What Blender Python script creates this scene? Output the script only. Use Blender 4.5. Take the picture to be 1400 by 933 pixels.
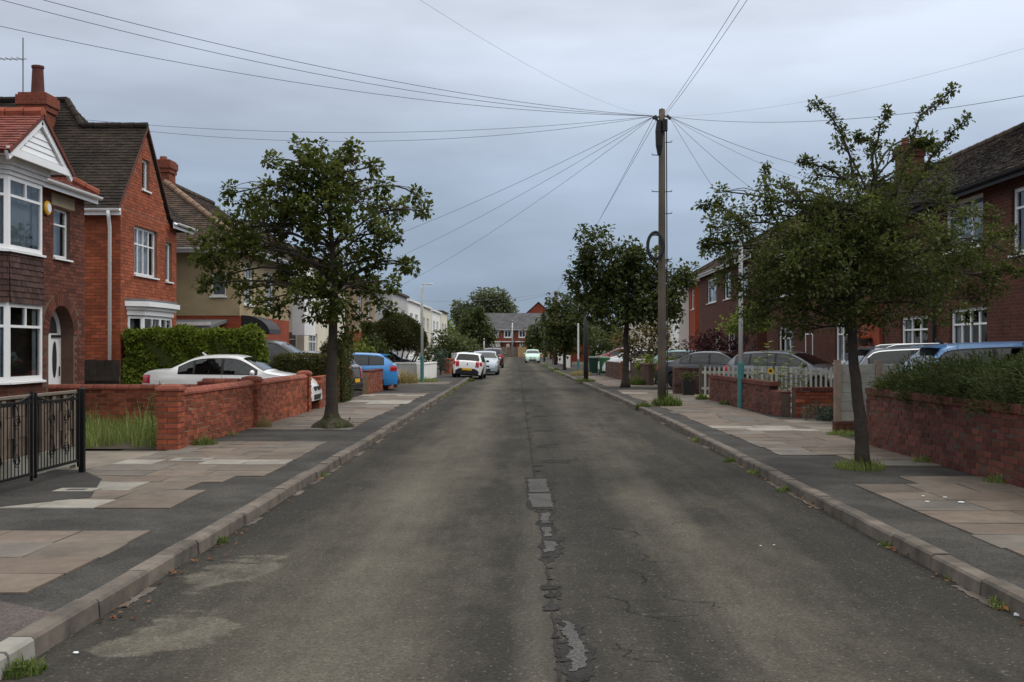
import bpy, bmesh, math, random
from mathutils import Vector, Matrix

scene = bpy.context.scene
for o in list(bpy.data.objects):
    bpy.data.objects.remove(o)
COL = scene.collection
R = random.Random(7)
PI = math.pi

# ------------------------------------------------------------------ camera
cam_d = bpy.data.cameras.new("camera")
cam = bpy.data.objects.new("camera", cam_d)
COL.objects.link(cam)
cam.location = (0, 0, 1.7)
cam.rotation_euler = (math.radians(90), 0, 0)
cam_d.sensor_width = 36.0
cam_d.lens = 36.0 * 1500 / 1400
cam_d.shift_x = -19 / 1400
cam_d.shift_y = 8.5 / 1400
cam_d.clip_end = 3000
scene.camera = cam

# ------------------------------------------------------------------ sky (overcast)
SUN_EL, SUN_AZ = math.radians(54), math.radians(88)   # azimuth clockwise from +Y
world = bpy.data.worlds.new("World")
scene.world = world
world.use_nodes = True
wt = world.node_tree
wt.nodes.clear()
w_out = wt.nodes.new('ShaderNodeOutputWorld')
w_bg = wt.nodes.new('ShaderNodeBackground')
w_sky = wt.nodes.new('ShaderNodeTexSky')
w_sky.sky_type = 'NISHITA'
w_sky.sun_disc = False
w_sky.sun_elevation = SUN_EL
w_sky.sun_rotation = SUN_AZ
w_tc = wt.nodes.new('ShaderNodeTexCoord')
w_sep = wt.nodes.new('ShaderNodeSeparateXYZ')
wt.links.new(w_tc.outputs['Generated'], w_sep.inputs[0])
w_ramp = wt.nodes.new('ShaderNodeValToRGB')
els = w_ramp.color_ramp.elements
els[0].position = 0.0
els[0].color = (0.285, 0.368, 0.485, 1)
els[1].position = 1.0
els[1].color = (1.60, 1.56, 1.47, 1)
for p, c in ((0.05, (0.303, 0.390, 0.515)), (0.15, (0.420, 0.509, 0.650)), (0.30, (0.660, 0.718, 0.820)), (0.55, (1.14, 1.15, 1.15))):
    e = els.new(p)
    e.color = (*c, 1)
wt.links.new(w_sep.outputs['Z'], w_ramp.inputs[0])
# layered cloud: direction flattened so bands stretch along the horizon
w_map = wt.nodes.new('ShaderNodeMapping')
w_map.inputs['Scale'].default_value = (1.0, 1.0, 4.0)
w_map.inputs['Location'].default_value = (0.35, 0.1, 0.3)
wt.links.new(w_tc.outputs['Generated'], w_map.inputs['Vector'])
w_n = wt.nodes.new('ShaderNodeTexNoise')
w_n.inputs['Scale'].default_value = 2.6
w_n.inputs['Detail'].default_value = 5
w_n.inputs['Roughness'].default_value = 0.5
wt.links.new(w_map.outputs[0], w_n.inputs['Vector'])
w_mr = wt.nodes.new('ShaderNodeMapRange')
w_mr.inputs['From Min'].default_value = 0.3
w_mr.inputs['From Max'].default_value = 0.7
w_mr.inputs['To Min'].default_value = 0.78
w_mr.inputs['To Max'].default_value = 1.24
wt.links.new(w_n.outputs['Fac'], w_mr.inputs['Value'])
w_mul = wt.nodes.new('ShaderNodeMix')
w_mul.data_type = 'RGBA'
w_mul.blend_type = 'MULTIPLY'
w_mul.inputs['Factor'].default_value = 1.0
wt.links.new(w_ramp.outputs[0], w_mul.inputs['A'])
w_cc = wt.nodes.new('ShaderNodeCombineColor')
for k in range(3):
    wt.links.new(w_mr.outputs[0], w_cc.inputs[k])
wt.links.new(w_cc.outputs[0], w_mul.inputs['B'])
w_sc = wt.nodes.new('ShaderNodeMix')       # clear-sky light filtering through the cloud sheet
w_sc.data_type = 'RGBA'
w_sc.blend_type = 'ADD'
w_sc.inputs['Factor'].default_value = 0.006
wt.links.new(w_mul.outputs['Result'], w_sc.inputs['A'])
wt.links.new(w_sky.outputs[0], w_sc.inputs['B'])
wt.links.new(w_sc.outputs['Result'], w_bg.inputs['Color'])
w_bg.inputs['Strength'].default_value = 1.0
wt.links.new(w_bg.outputs[0], w_out.inputs[0])

sun_d = bpy.data.lights.new("sun", 'SUN')
sun_d.energy = 1.5
sun_d.angle = math.radians(42)
sun_d.color = (1.0, 0.96, 0.9)
sun = bpy.data.objects.new("sun", sun_d)
COL.objects.link(sun)
sdir = Vector((math.sin(SUN_AZ) * math.cos(SUN_EL), math.cos(SUN_AZ) * math.cos(SUN_EL), math.sin(SUN_EL)))
sun.rotation_euler = sdir.to_track_quat('Z', 'Y').to_euler()
sun.location = sdir * 60

scene.view_settings.view_transform = 'Standard'
scene.view_settings.look = 'None'
scene.view_settings.gamma = 1.0
scene.view_settings.exposure = 0.0
scene.view_settings.use_curve_mapping = False
scene.render.engine = 'CYCLES'
scene.cycles.max_bounces = 6
scene.cycles.transparent_max_bounces = 12

# ------------------------------------------------------------------ materials
MATS = {}


class NT:
    def __init__(s, name):
        m = bpy.data.materials.new(name)
        m.use_nodes = True
        s.m, s.t = m, m.node_tree
        s.t.nodes.clear()
        s.out = s.n('OutputMaterial')

    def n(s, k, **kw):
        nd = s.t.nodes.new('ShaderNode' + k)
        for a, v in kw.items():
            setattr(nd, a, v)
        return nd

    def l(s, a, b):
        s.t.links.new(a, b)

    def noise(s, vec, scale, detail=4, rough=0.55):
        nd = s.n('TexNoise')
        nd.inputs['Scale'].default_value = scale
        nd.inputs['Detail'].default_value = detail
        nd.inputs['Roughness'].default_value = rough
        s.l(vec, nd.inputs['Vector'])
        return nd.outputs['Fac']

    def math(s, op, a, b=None, c=None):
        nd = s.n('Math', operation=op)
        for i, v in enumerate((a, b, c)):
            if v is None:
                continue
            if isinstance(v, (int, float)):
                nd.inputs[i].default_value = v
            else:
                s.l(v, nd.inputs[i])
        return nd.outputs[0]

    def rng(s, v, a, b, c, d):
        nd = s.n('MapRange')
        nd.clamp = True
        for k, x in zip(('From Min', 'From Max', 'To Min', 'To Max'), (a, b, c, d)):
            nd.inputs[k].default_value = x
        s.l(v, nd.inputs['Value'])
        return nd.outputs[0]

    def mix(s, fac, a, b, blend='MIX'):
        nd = s.n('Mix', data_type='RGBA', blend_type=blend)
        if isinstance(fac, (int, float)):
            nd.inputs['Factor'].default_value = fac
        else:
            s.l(fac, nd.inputs['Factor'])
        for k, v in (('A', a), ('B', b)):
            if isinstance(v, (tuple, list)):
                nd.inputs[k].default_value = (*v[:3], 1)
            else:
                s.l(v, nd.inputs[k])
        return nd.outputs['Result']

    def scalecol(s, col, fac):
        nd = s.n('VectorMath', operation='SCALE')
        if isinstance(col, (tuple, list)):
            nd.inputs[0].default_value = col[:3]
        else:
            s.l(col, nd.inputs[0])
        s.l(fac, nd.inputs['Scale'])
        return nd.outputs[0]

    def rnd(s):
        a = s.n('Attribute', attribute_name='rnd')
        o = s.n('ObjectInfo')
        return s.math('FRACT', s.math('ADD', a.outputs['Fac'], o.outputs['Random']))

    def coord(s):
        return s.n('TexCoord').outputs['Object']

    def bump(s, h, strength=0.3, dist=0.01):
        nd = s.n('Bump')
        nd.inputs['Strength'].default_value = strength
        nd.inputs['Distance'].default_value = dist
        s.l(h, nd.inputs['Height'])
        return nd.outputs[0]

    def bsdf(s, col, rough=0.8, normal=None, spec=0.3, metal=0.0, coat=0.0):
        b = s.n('BsdfPrincipled')
        if isinstance(col, (tuple, list)):
            b.inputs['Base Color'].default_value = (*col[:3], 1)
        else:
            s.l(col, b.inputs['Base Color'])
        if isinstance(rough, (int, float)):
            b.inputs['Roughness'].default_value = rough
        else:
            s.l(rough, b.inputs['Roughness'])
        b.inputs['Specular IOR Level'].default_value = spec
        b.inputs['Metallic'].default_value = metal
        b.inputs['Coat Weight'].default_value = coat
        b.inputs['Coat Roughness'].default_value = 0.04
        if normal is not None:
            s.l(normal, b.inputs['Normal'])
        return b

    def done(s, b):
        s.l(b.outputs[0] if hasattr(b, 'outputs') else b, s.out.inputs['Surface'])
        return s.m


def mat(name, col, rough=0.8, var=0.15, vscale=3.0, bump=0.0, bscale=60.0, rnd=0.0, spec=0.3, metal=0.0, coat=0.0, col2=None, c2scale=1.0, bdist=0.006, weather=0.0, lime=None):
    """plain surface: base colour, soft mottling, per-piece tint, fine relief"""
    if name in MATS:
        return MATS[name]
    t = NT(name)
    v = t.coord()
    c = col
    if col2 is not None:
        f = t.rng(t.noise(v, c2scale, 6, 0.6), 0.42, 0.62, 0, 1)
        c = t.mix(f, col, col2)
    if var > 0:
        c = t.scalecol(c, t.rng(t.noise(v, vscale, 6, 0.65), 0.25, 0.75, 1 - var, 1 + var))
    if rnd > 0:
        c = t.scalecol(c, t.rng(t.rnd(), 0, 1, 1 - rnd, 1 + rnd))
    if weather > 0:
        wp = t.n('NewGeometry').outputs['Position']
        c = t.scalecol(c, t.rng(t.noise(wp, 0.8, 6, 0.65), 0.3, 0.7, 1 - weather, 1 + weather * 0.7))
        if lime:
            c = t.mix(t.rng(t.noise(wp, 1.7, 7, 0.72), 0.60, 0.72, 0, 0.5), c, lime)
            c = t.mix(t.rng(t.noise(wp, 2.6, 6, 0.7), 0.62, 0.74, 0, 0.55), c, (col[0] * 0.35, col[1] * 0.6, col[2] * 0.7))
    nrm = t.bump(t.noise(v, bscale, 4, 0.6), bump, bdist) if bump > 0 else None
    MATS[name] = t.done(t.bsdf(c, rough, nrm, spec, metal, coat))
    return MATS[name]


def brick_mat(name, c1, c2, mortar, bw=0.225, bh=0.075, dirt=0.25):
    t = NT(name)
    tc = t.n('TexCoord')
    g = t.n('NewGeometry')
    sp = t.n('SeparateXYZ'); t.l(tc.outputs['Object'], sp.inputs[0])
    sn = t.n('SeparateXYZ'); t.l(g.outputs['True Normal'], sn.inputs[0])
    side = t.math('GREATER_THAN', t.math('ABSOLUTE', sn.outputs['X']), t.math('ABSOLUTE', sn.outputs['Y']))
    u = t.math('ADD', t.math('MULTIPLY', side, sp.outputs['Y']), t.math('MULTIPLY', t.math('SUBTRACT', 1.0, side), sp.outputs['X']))
    cb = t.n('CombineXYZ'); t.l(u, cb.inputs[0]); t.l(sp.outputs['Z'], cb.inputs[1])
    b = t.n('TexBrick')
    b.inputs['Scale'].default_value = 1.0
    b.inputs['Brick Width'].default_value = bw
    b.inputs['Row Height'].default_value = bh
    b.inputs['Mortar Size'].default_value = 0.006
    b.inputs['Mortar Smooth'].default_value = 0.2
    b.inputs['Color1'].default_value = (*c1, 1)
    b.inputs['Color2'].default_value = (*c2, 1)
    b.inputs['Mortar'].default_value = (*mortar, 1)
    t.l(cb.outputs[0], b.inputs['Vector'])
    c = t.scalecol(b.outputs['Color'], t.rng(t.noise(tc.outputs['Object'], 0.9, 6, 0.65), 0.25, 0.75, 1 - dirt, 1 + dirt))
    c = t.scalecol(c, t.rng(t.noise(cb.outputs[0], 14, 2), 0.2, 0.8, 0.75, 1.25))
    nrm = t.bump(t.math('SUBTRACT', 1.0, b.outputs['Fac']), 0.5, 0.006)
    MATS[name] = t.done(t.bsdf(c, 0.88, nrm, 0.2))
    return MATS[name]


def leaf_mat(name, c1, c2, trans=0.35, rough=0.55, c3=None):
    t = NT(name)
    a = t.n('Attribute', attribute_name='rnd').outputs['Fac']
    c = t.mix(a, c1, c2)
    if c3 is not None:
        c = t.mix(t.rng(a, 0.93, 0.96, 0, 1), c, c3)
    b = t.bsdf(c, rough, None, 0.25)
    tr = t.n('BsdfTranslucent')
    t.l(t.scalecol(c, t.rng(a, 0, 1, 0.9, 1.3)), tr.inputs['Color'])
    ms = t.n('MixShader')
    ms.inputs[0].default_value = trans
    t.l(b.outputs[0], ms.inputs[1]); t.l(tr.outputs[0], ms.inputs[2])
    MATS[name] = t.done(ms)
    return MATS[name]


def glass_mat(name, tint=(0.85, 0.9, 0.92), refl=1.45):
    t = NT(name)
    fr = t.n('Fresnel'); fr.inputs['IOR'].default_value = refl
    v = t.coord()
    nrm = t.bump(t.noise(v, 2.2, 1), 0.06, 0.02)
    gl = t.n('BsdfGlossy'); gl.inputs['Roughness'].default_value = 0.02
    gl.inputs['Color'].default_value = (0.95, 0.97, 1, 1)
    t.l(nrm, gl.inputs['Normal'])
    tr = t.n('BsdfTransparent'); tr.inputs['Color'].default_value = (*tint, 1)
    ms = t.n('MixShader')
    t.l(t.rng(fr.outputs[0], 0, 1, 0.012, 1), ms.inputs[0]); t.l(tr.outputs[0], ms.inputs[1]); t.l(gl.outputs[0], ms.inputs[2])
    MATS[name] = t.done(ms)
    return MATS[name]


def paint(name, col, rough=0.3, metal=0.0):
    return mat(name, col, rough, 0.03, 2.0, spec=0.5, coat=0.8, metal=metal)


def road_mat():
    t = NT('asphalt')
    v = t.coord()
    sp = t.n('SeparateXYZ'); t.l(v, sp.inputs[0])
    x = t.math('ADD', sp.outputs['X'], t.math('MULTIPLY', t.math('MAXIMUM', t.math('SUBTRACT', sp.outputs['Y'], 25.0), 0.0), 0.0095))
    y = sp.outputs['Y']

    def near(val, c, r0, r1):
        return t.rng(t.math('ABSOLUTE', t.math('SUBTRACT', val, c)), r0, r1, 1, 0)
    mp = t.n('Mapping'); mp.inputs['Scale'].default_value = (1.6, 0.13, 1); t.l(v, mp.inputs['Vector'])
    streak = t.noise(mp.outputs[0], 1.0, 6, 0.62)
    mp2 = t.n('Mapping'); mp2.inputs['Scale'].default_value = (1.0, 0.5, 1); t.l(v, mp2.inputs['Vector'])
    blot = t.noise(mp2.outputs[0], 0.9, 9, 0.7)
    fine = t.noise(mp2.outputs[0], 4.5, 6, 0.7)
    tracks = t.math('MAXIMUM', near(x, -1.2, 0.10, 0.85), t.math('MULTIPLY', near(x, 1.45, 0.05, 0.60), 0.6))
    w = t.math('ADD', t.math('MULTIPLY', tracks, 0.165), t.math('ADD', t.math('MULTIPLY', streak, 0.45), t.math('ADD', t.math('MULTIPLY', blot, 0.38), t.math('MULTIPLY', fine, 0.17))))
    worn = t.rng(w, 0.46, 0.80, 0, 1)
    c = t.mix(worn, (0.034, 0.0318, 0.0272), (0.122, 0.112, 0.090))
    # oily darker strips down the lane centres and along the channels
    dark = t.math('MAXIMUM', near(x, 2.85, 0.2, 0.8), t.math('MAXIMUM', near(x, -2.5, 0.1, 0.6), near(x, 0.45, 0.1, 0.6)))
    c = t.mix(t.math('MULTIPLY', t.math('MULTIPLY', dark, t.rng(blot, 0.3, 0.65, 0.2, 1)), 0.55), c, (0.032, 0.030, 0.028))
    # scuffed pale surface by the left channel
    mp3 = t.n('Mapping'); mp3.inputs['Scale'].default_value = (0.8, 1.25, 1); mp3.inputs['Location'].default_value = (0.0, 1.3, 0.0); mp3.inputs['Rotation'].default_value = (0, 0, 0.35); t.l(v, mp3.inputs['Vector'])
    pm = t.math('MULTIPLY', near(x, -2.15, 0.15, 0.75), near(y, 7.4, 1.2, 3.0))
    pz = t.rng(t.math('ADD', t.math('MULTIPLY', pm, 0.30), t.noise(mp3.outputs[0], 1.0, 8, 0.62)), 0.785, 0.835, 0, 1)
    c = t.mix(t.math('MULTIPLY', pz, t.rng(fine, 0.35, 0.6, 0.25, 0.8)), c, (0.135, 0.124, 0.100))
    # pale lip on the left of the joint
    lip = t.math('MULTIPLY', near(x, 0.06, 0.02, 0.16), near(y, 4.0, 2.0, 9.0))
    c = t.mix(t.math('MULTIPLY', lip, 0.35), c, (0.115, 0.107, 0.09))
    vo = t.n('TexVoronoi'); vo.inputs['Scale'].default_value = 85; t.l(v, vo.inputs['Vector'])
    st = t.n('SeparateColor'); t.l(vo.outputs['Color'], st.inputs[0])
    c = t.scalecol(c, t.rng(st.outputs[0], 0, 1, 0.74, 1.26))
    c = t.scalecol(c, t.rng(t.noise(v, 32, 3, 0.7), 0.3, 0.7, 0.82, 1.18))
    pale = t.math('GREATER_THAN', st.outputs[1], 0.985)
    c = t.mix(t.math('MULTIPLY', pale, 0.45), c, (0.20, 0.19, 0.16))
    # crazing right of the joint
    wv = t.n('VectorMath', operation='ADD'); t.l(mp2.outputs[0], wv.inputs[0])
    nz = t.n('TexNoise'); nz.inputs['Scale'].default_value = 3.0; nz.inputs['Detail'].default_value = 5; t.l(v, nz.inputs['Vector'])
    ns = t.n('VectorMath', operation='SCALE'); ns.inputs['Scale'].default_value = 0.55; t.l(nz.outputs['Color'], ns.inputs[0]); t.l(ns.outputs[0], wv.inputs[1])
    vc = t.n('TexVoronoi', feature='DISTANCE_TO_EDGE'); vc.inputs['Scale'].default_value = 3.2; t.l(wv.outputs[0], vc.inputs['Vector'])
    cm = t.math('MULTIPLY', t.rng(vc.outputs['Distance'], 0.004, 0.022, 1, 0), t.math('MULTIPLY', near(x, 0.95, 0.45, 0.95), t.rng(t.noise(v, 0.55, 3), 0.46, 0.58, 0, 1)))
    cm = t.math('MULTIPLY', cm, t.rng(t.noise(v, 2.3, 3), 0.42, 0.6, 0, 1))
    c = t.mix(t.math('MULTIPLY', cm, 0.85), c, (0.018, 0.017, 0.016))
    h = t.math('ADD', t.math('MULTIPLY', vo.outputs['Distance'], -1.0), t.math('ADD', t.math('MULTIPLY', t.noise(v, 5, 4), 1.5), t.math('MULTIPLY', cm, -1.5)))
    MATS['asphalt'] = t.done(t.bsdf(c, 0.95, t.bump(h, 0.45, 0.007), 0.12))


def tarmac_mat(name, base, light):
    t = NT(name)
    v = t.coord()
    f = t.rng(t.noise(v, 1.1, 7, 0.68), 0.4, 0.62, 0, 1)
    c = t.mix(f, base, light)
    vo = t.n('TexVoronoi'); vo.inputs['Scale'].default_value = 95; t.l(v, vo.inputs['Vector'])
    st = t.n('SeparateColor'); t.l(vo.outputs['Color'], st.inputs[0])
    c = t.scalecol(c, t.rng(st.outputs[0], 0, 1, 0.6, 1.4))
    MATS[name] = t.done(t.bsdf(c, 0.92, t.bump(vo.outputs['Distance'], 0.4, 0.006), 0.2))


road_mat()
tarmac_mat('footway_tarmac', (0.032, 0.031, 0.029), (0.062, 0.058, 0.053))
tarmac_mat('drive_tarmac', (0.032, 0.031, 0.030), (0.052, 0.050, 0.047))
tarmac_mat('patch_grey', (0.052, 0.051, 0.050), (0.088, 0.086, 0.083))
tarmac_mat('tar_crack', (0.013, 0.0125, 0.012), (0.032, 0.030, 0.028))
tarmac_mat('red_tarmac', (0.066, 0.055, 0.052), (0.092, 0.076, 0.072))
mat('patch_tan', (0.135, 0.126, 0.103), 0.92, 0.25, 2.5, 0.4, 90)
mat('slab_brown', (0.140, 0.114, 0.092), 0.9, 0.20, 7.0, 0.4, 60, rnd=0.17, col2=(0.112, 0.094, 0.078), c2scale=2.2, weather=0.22)
mat('slab_pale', (0.245, 0.230, 0.202), 0.9, 0.34, 2.4, 0.25, 80, rnd=0.15)
mat('slab_pink', (0.142, 0.112, 0.090), 0.9, 0.25, 5, 0.4, 60, rnd=0.15, weather=0.2)
mat('slab_grey', (0.132, 0.119, 0.104), 0.9, 0.34, 2.4, 0.25, 80, rnd=0.15)
mat('kerb_stone', (0.128, 0.108, 0.090), 0.9, 0.35, 3.0, 0.5, 45, rnd=0.15, col2=(0.080, 0.070, 0.060), c2scale=3.5)
mat('kerb_new', (0.25, 0.24, 0.215), 0.9, 0.2, 3, 0.4, 45)
mat('concrete', (0.19, 0.165, 0.135), 0.9, 0.3, 1.5, 0.4, 40, col2=(0.13, 0.115, 0.098), c2scale=0.8)
mat('gravel_tan', (0.30, 0.23, 0.15), 0.95, 0.3, 20, 0.6, 60)
mat('earth', (0.06, 0.048, 0.035), 0.95, 0.35, 4, 0.6, 30)
mat('ground_green', (0.05, 0.062, 0.03), 0.95, 0.4, 0.4, 0.5, 8)
mat('brick_red', (0.345, 0.084, 0.036), 0.9, 0.25, 9, 0.4, 70, rnd=0.38, col2=(0.215, 0.062, 0.036), c2scale=5, weather=0.32, lime=(0.36, 0.24, 0.17))
mat('brick_cap', (0.245, 0.075, 0.050), 0.88, 0.25, 6, 0.4, 70, rnd=0.2, weather=0.35, lime=(0.26, 0.18, 0.13))
mat('brick_dull', (0.132, 0.042, 0.030), 0.9, 0.28, 9, 0.4, 70, rnd=0.35, col2=(0.095, 0.038, 0.030), c2scale=4, weather=0.4, lime=(0.19, 0.12, 0.09))
mat('brick_brown', (0.115, 0.060, 0.045), 0.9, 0.28, 9, 0.4, 70, rnd=0.35, col2=(0.075, 0.045, 0.040), c2scale=4, weather=0.35, lime=(0.15, 0.11, 0.09))
mat('mortar', (0.255, 0.175, 0.120), 0.95, 0.3, 12, 0.5, 60)
mat('mortar_dark', (0.085, 0.062, 0.050), 0.95, 0.3, 12, 0.5, 60)
mat('house_brick_dark', (0.112, 0.036, 0.023), 0.9, 0.22, 7, 0.3, 60, rnd=0.35, weather=0.25)
mat('house_brick_red', (0.290, 0.076, 0.036), 0.9, 0.2, 7, 0.3, 60, rnd=0.25, weather=0.28, lime=(0.30, 0.13, 0.08))
mat('house_mortar', (0.20, 0.105, 0.068), 0.95, 0.2, 6)
mat('house_mortar_dark', (0.125, 0.078, 0.058), 0.95, 0.2, 6)
brick_mat('brick_far_red', (0.22, 0.052, 0.03), (0.17, 0.042, 0.026), (0.16, 0.11, 0.08))
brick_mat('brick_far_dark', (0.098, 0.032, 0.020), (0.062, 0.023, 0.016), (0.095, 0.060, 0.045))
brick_mat('brick_far_orange', (0.29, 0.055, 0.026), (0.24, 0.047, 0.024), (0.20, 0.10, 0.07))
mat('roof_dark', (0.020, 0.015, 0.012), 0.92, 0.3, 2.5, 0.4, 40, rnd=0.30, col2=(0.038, 0.028, 0.020), c2scale=1.0)
mat('roof_brown', (0.080, 0.054, 0.042), 0.92, 0.3, 2.5, 0.4, 40, rnd=0.30, col2=(0.055, 0.046, 0.035), c2scale=1.0)
mat('roof_red', (0.20, 0.060, 0.045), 0.88, 0.25, 3, 0.4, 40, rnd=0.28, col2=(0.15, 0.055, 0.048), c2scale=1.5)
mat('roof_ridge_tan', (0.21, 0.135, 0.095), 0.9, 0.3, 4, 0.4, 40, rnd=0.2)
mat('roof_ridge_red', (0.25, 0.070, 0.040), 0.9, 0.25, 4, 0.4, 40, rnd=0.2)
mat('roof_grey', (0.085, 0.085, 0.09), 0.9, 0.2, 1.0, 0.3, 20, rnd=0.2)
mat('tile_hung', (0.062, 0.034, 0.028), 0.85, 0.25, 4, 0.3, 40, rnd=0.35)
mat('white_upvc', (0.80, 0.81, 0.82), 0.35, 0.04, 2, spec=0.45)
mat('white_paint', (0.74, 0.74, 0.73), 0.6, 0.08, 1.5, 0.1, 40, weather=0.12)
mat('cream_render', (0.62, 0.58, 0.48), 0.9, 0.1, 0.8, 0.3, 60)
mat('white_render', (0.72, 0.72, 0.69), 0.9, 0.1, 0.8, 0.3, 60)
mat('grey_render', (0.40, 0.40, 0.40), 0.9, 0.12, 0.7, 0.3, 60)
mat('tan_render', (0.335, 0.262, 0.155), 0.92, 0.16, 1.2, 0.5, 90, weather=0.2)
mat('brown_render', (0.26, 0.19, 0.12), 0.92, 0.16, 1.2, 0.5, 90)
mat('stone_lintel', (0.30, 0.25, 0.17), 0.9, 0.15, 3, 0.3, 40)
mat('black_paint', (0.006, 0.006, 0.0065), 0.55, 0.1, 4, spec=0.25)
mat('black_plastic', (0.018, 0.018, 0.02), 0.55, 0.1, 4)
mat('lead', (0.13, 0.135, 0.14), 0.7, 0.2, 4)
mat('wood_grey', (0.185, 0.155, 0.125), 0.9, 0.3, 5, 0.5, 30, rnd=0.2)
mat('wood_brown', (0.19, 0.145, 0.112), 0.9, 0.3, 5, 0.5, 30, rnd=0.25)
mat('wood_dark', (0.060, 0.050, 0.043), 0.9, 0.3, 5, 0.5, 30, rnd=0.2)
mat('wood_pole', (0.125, 0.100, 0.076), 0.9, 0.35, 3, 0.5, 25, col2=(0.085, 0.074, 0.062), c2scale=1.5)
mat('wood_pole_red', (0.135, 0.065, 0.045), 0.9, 0.3, 3, 0.4, 25)
mat('concrete_panel', (0.27, 0.265, 0.235), 0.9, 0.25, 3, 0.4, 40, rnd=0.1, col2=(0.20, 0.20, 0.165), c2scale=1.2)
mat('picket_white', (0.38, 0.37, 0.33), 0.8, 0.2, 5, 0.2, 40, rnd=0.12)
mat('tan_fence', (0.42, 0.27, 0.15), 0.85, 0.15, 3, rnd=0.1)
mat('red_fence', (0.17, 0.018, 0.012), 0.8, 0.15, 3, rnd=0.1)
mat('bark', (0.052, 0.042, 0.034), 0.95, 0.35, 7, 0.9, 35, bdist=0.02)
mat('bark_moss', (0.050, 0.045, 0.030), 0.95, 0.4, 7, 0.9, 25, col2=(0.045, 0.048, 0.020), c2scale=5, bdist=0.02)
mat('steel_grey', (0.42, 0.44, 0.45), 0.45, 0.1, 2, metal=0.3, spec=0.5)
mat('lamp_white', (0.62, 0.66, 0.67), 0.45, 0.1, 2, spec=0.4)
mat('lamp_teal', (0.050, 0.185, 0.185), 0.45, 0.15, 2, spec=0.4)
mat('dark_metal', (0.05, 0.05, 0.052), 0.5, 0.15, 3, spec=0.4)
mat('galvanised', (0.25, 0.26, 0.27), 0.5, 0.2, 6, metal=0.4)
mat('wire_black', (0.03, 0.032, 0.036), 0.6, 0.0)
mat('wire_grey', (0.16, 0.18, 0.21), 0.6, 0.0)
mat('yellow_box', (0.75, 0.42, 0.02), 0.4, 0.05, 3, spec=0.45)
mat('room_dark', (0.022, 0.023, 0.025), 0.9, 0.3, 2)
mat('net_curtain', (0.46, 0.50, 0.52), 0.9, 0.2, 7)
mat('blind_grey', (0.30, 0.345, 0.37), 0.9, 0.1, 2)
mat('curtain_pink', (0.30, 0.20, 0.19), 0.9, 0.25, 8)
mat('bin_green', (0.010, 0.085, 0.022), 0.5, 0.1, 3, spec=0.4)
mat('bin_dark_green', (0.008, 0.034, 0.024), 0.5, 0.1, 3, spec=0.4)
mat('terracotta', (0.25, 0.085, 0.05), 0.85, 0.2, 5)
mat('pot_dark', (0.10, 0.035, 0.028), 0.85, 0.25, 5)
mat('litter_white', (0.70, 0.74, 0.74), 0.7, 0.05, 5)
mat('sun_cream', (0.72, 0.72, 0.70), 0.7, 0.05)
mat('tyre', (0.014, 0.014, 0.015), 0.85, 0.15, 8)
mat('alloy', (0.45, 0.46, 0.47), 0.35, 0.05, 4, metal=0.7)
mat('trim_black', (0.016, 0.016, 0.018), 0.5, 0.1, 6)
mat('chrome', (0.7, 0.72, 0.74), 0.15, 0.0, metal=1.0)
mat('tail_red', (0.42, 0.012, 0.016), 0.15, 0.1, 8, spec=0.6, coat=0.6)
mat('lamp_clear', (0.55, 0.58, 0.60), 0.12, 0.2, 12, spec=0.7, coat=0.8)
mat('plate_yellow', (0.72, 0.42, 0.02), 0.4, 0.05)
mat('plate_white', (0.75, 0.75, 0.74), 0.4, 0.05)
mat('car_inside', (0.02, 0.021, 0.023), 0.8, 0.2, 4)
paint('paint_white', (0.78, 0.79, 0.80))
paint('paint_black', (0.012, 0.013, 0.015))
paint('paint_blue', (0.045, 0.28, 0.68))
paint('paint_mid_blue', (0.10, 0.24, 0.48), 0.32)
paint('paint_silver_blue', (0.36, 0.43, 0.49), 0.32, 0.25)
paint('paint_silver', (0.13, 0.15, 0.175), 0.32, 0.3)
paint('paint_grey', (0.10, 0.115, 0.145), 0.3, 0.2)
paint('paint_navy', (0.022, 0.026, 0.036))
paint('paint_dark_red', (0.03, 0.012, 0.012))
paint('paint_red', (0.36, 0.05, 0.06))
paint('paint_mint', (0.50, 0.74, 0.63), 0.35)
paint('paint_teal', (0.18, 0.33, 0.36))
glass_mat('window_glass')
glass_mat('car_glass', (0.30, 0.36, 0.36), 1.5)
glass_mat('car_glass_dark', (0.10, 0.12, 0.12), 1.5)
leaf_mat('leaf_maple', (0.036, 0.055, 0.009), (0.128, 0.150, 0.030), 0.42, 0.5, (0.18, 0.09, 0.03))
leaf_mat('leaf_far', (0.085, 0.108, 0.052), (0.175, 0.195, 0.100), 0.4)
leaf_mat('leaf_thorn', (0.036, 0.053, 0.013), (0.118, 0.138, 0.034), 0.42, 0.55)
leaf_mat('leaf_dark', (0.027, 0.042, 0.009), (0.082, 0.102, 0.026), 0.38)
leaf_mat('leaf_mid', (0.045, 0.062, 0.018), (0.105, 0.122, 0.040), 0.3)
leaf_mat('leaf_hedge_bright', (0.070, 0.105, 0.008), (0.200, 0.245, 0.034), 0.35, 0.42)
leaf_mat('leaf_hedge_dull', (0.040, 0.044, 0.010), (0.090, 0.088, 0.024), 0.25)
leaf_mat('leaf_olive', (0.042, 0.046, 0.014), (0.085, 0.082, 0.026), 0.25)
leaf_mat('leaf_juniper', (0.024, 0.040, 0.010), (0.090, 0.112, 0.032), 0.25, 0.6)
leaf_mat('leaf_lime', (0.10, 0.15, 0.018), (0.19, 0.24, 0.04), 0.4)
leaf_mat('leaf_yellow', (0.33, 0.26, 0.02), (0.52, 0.42, 0.04), 0.35)
leaf_mat('leaf_purple', (0.035, 0.010, 0.014), (0.075, 0.022, 0.028), 0.25)
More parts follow.
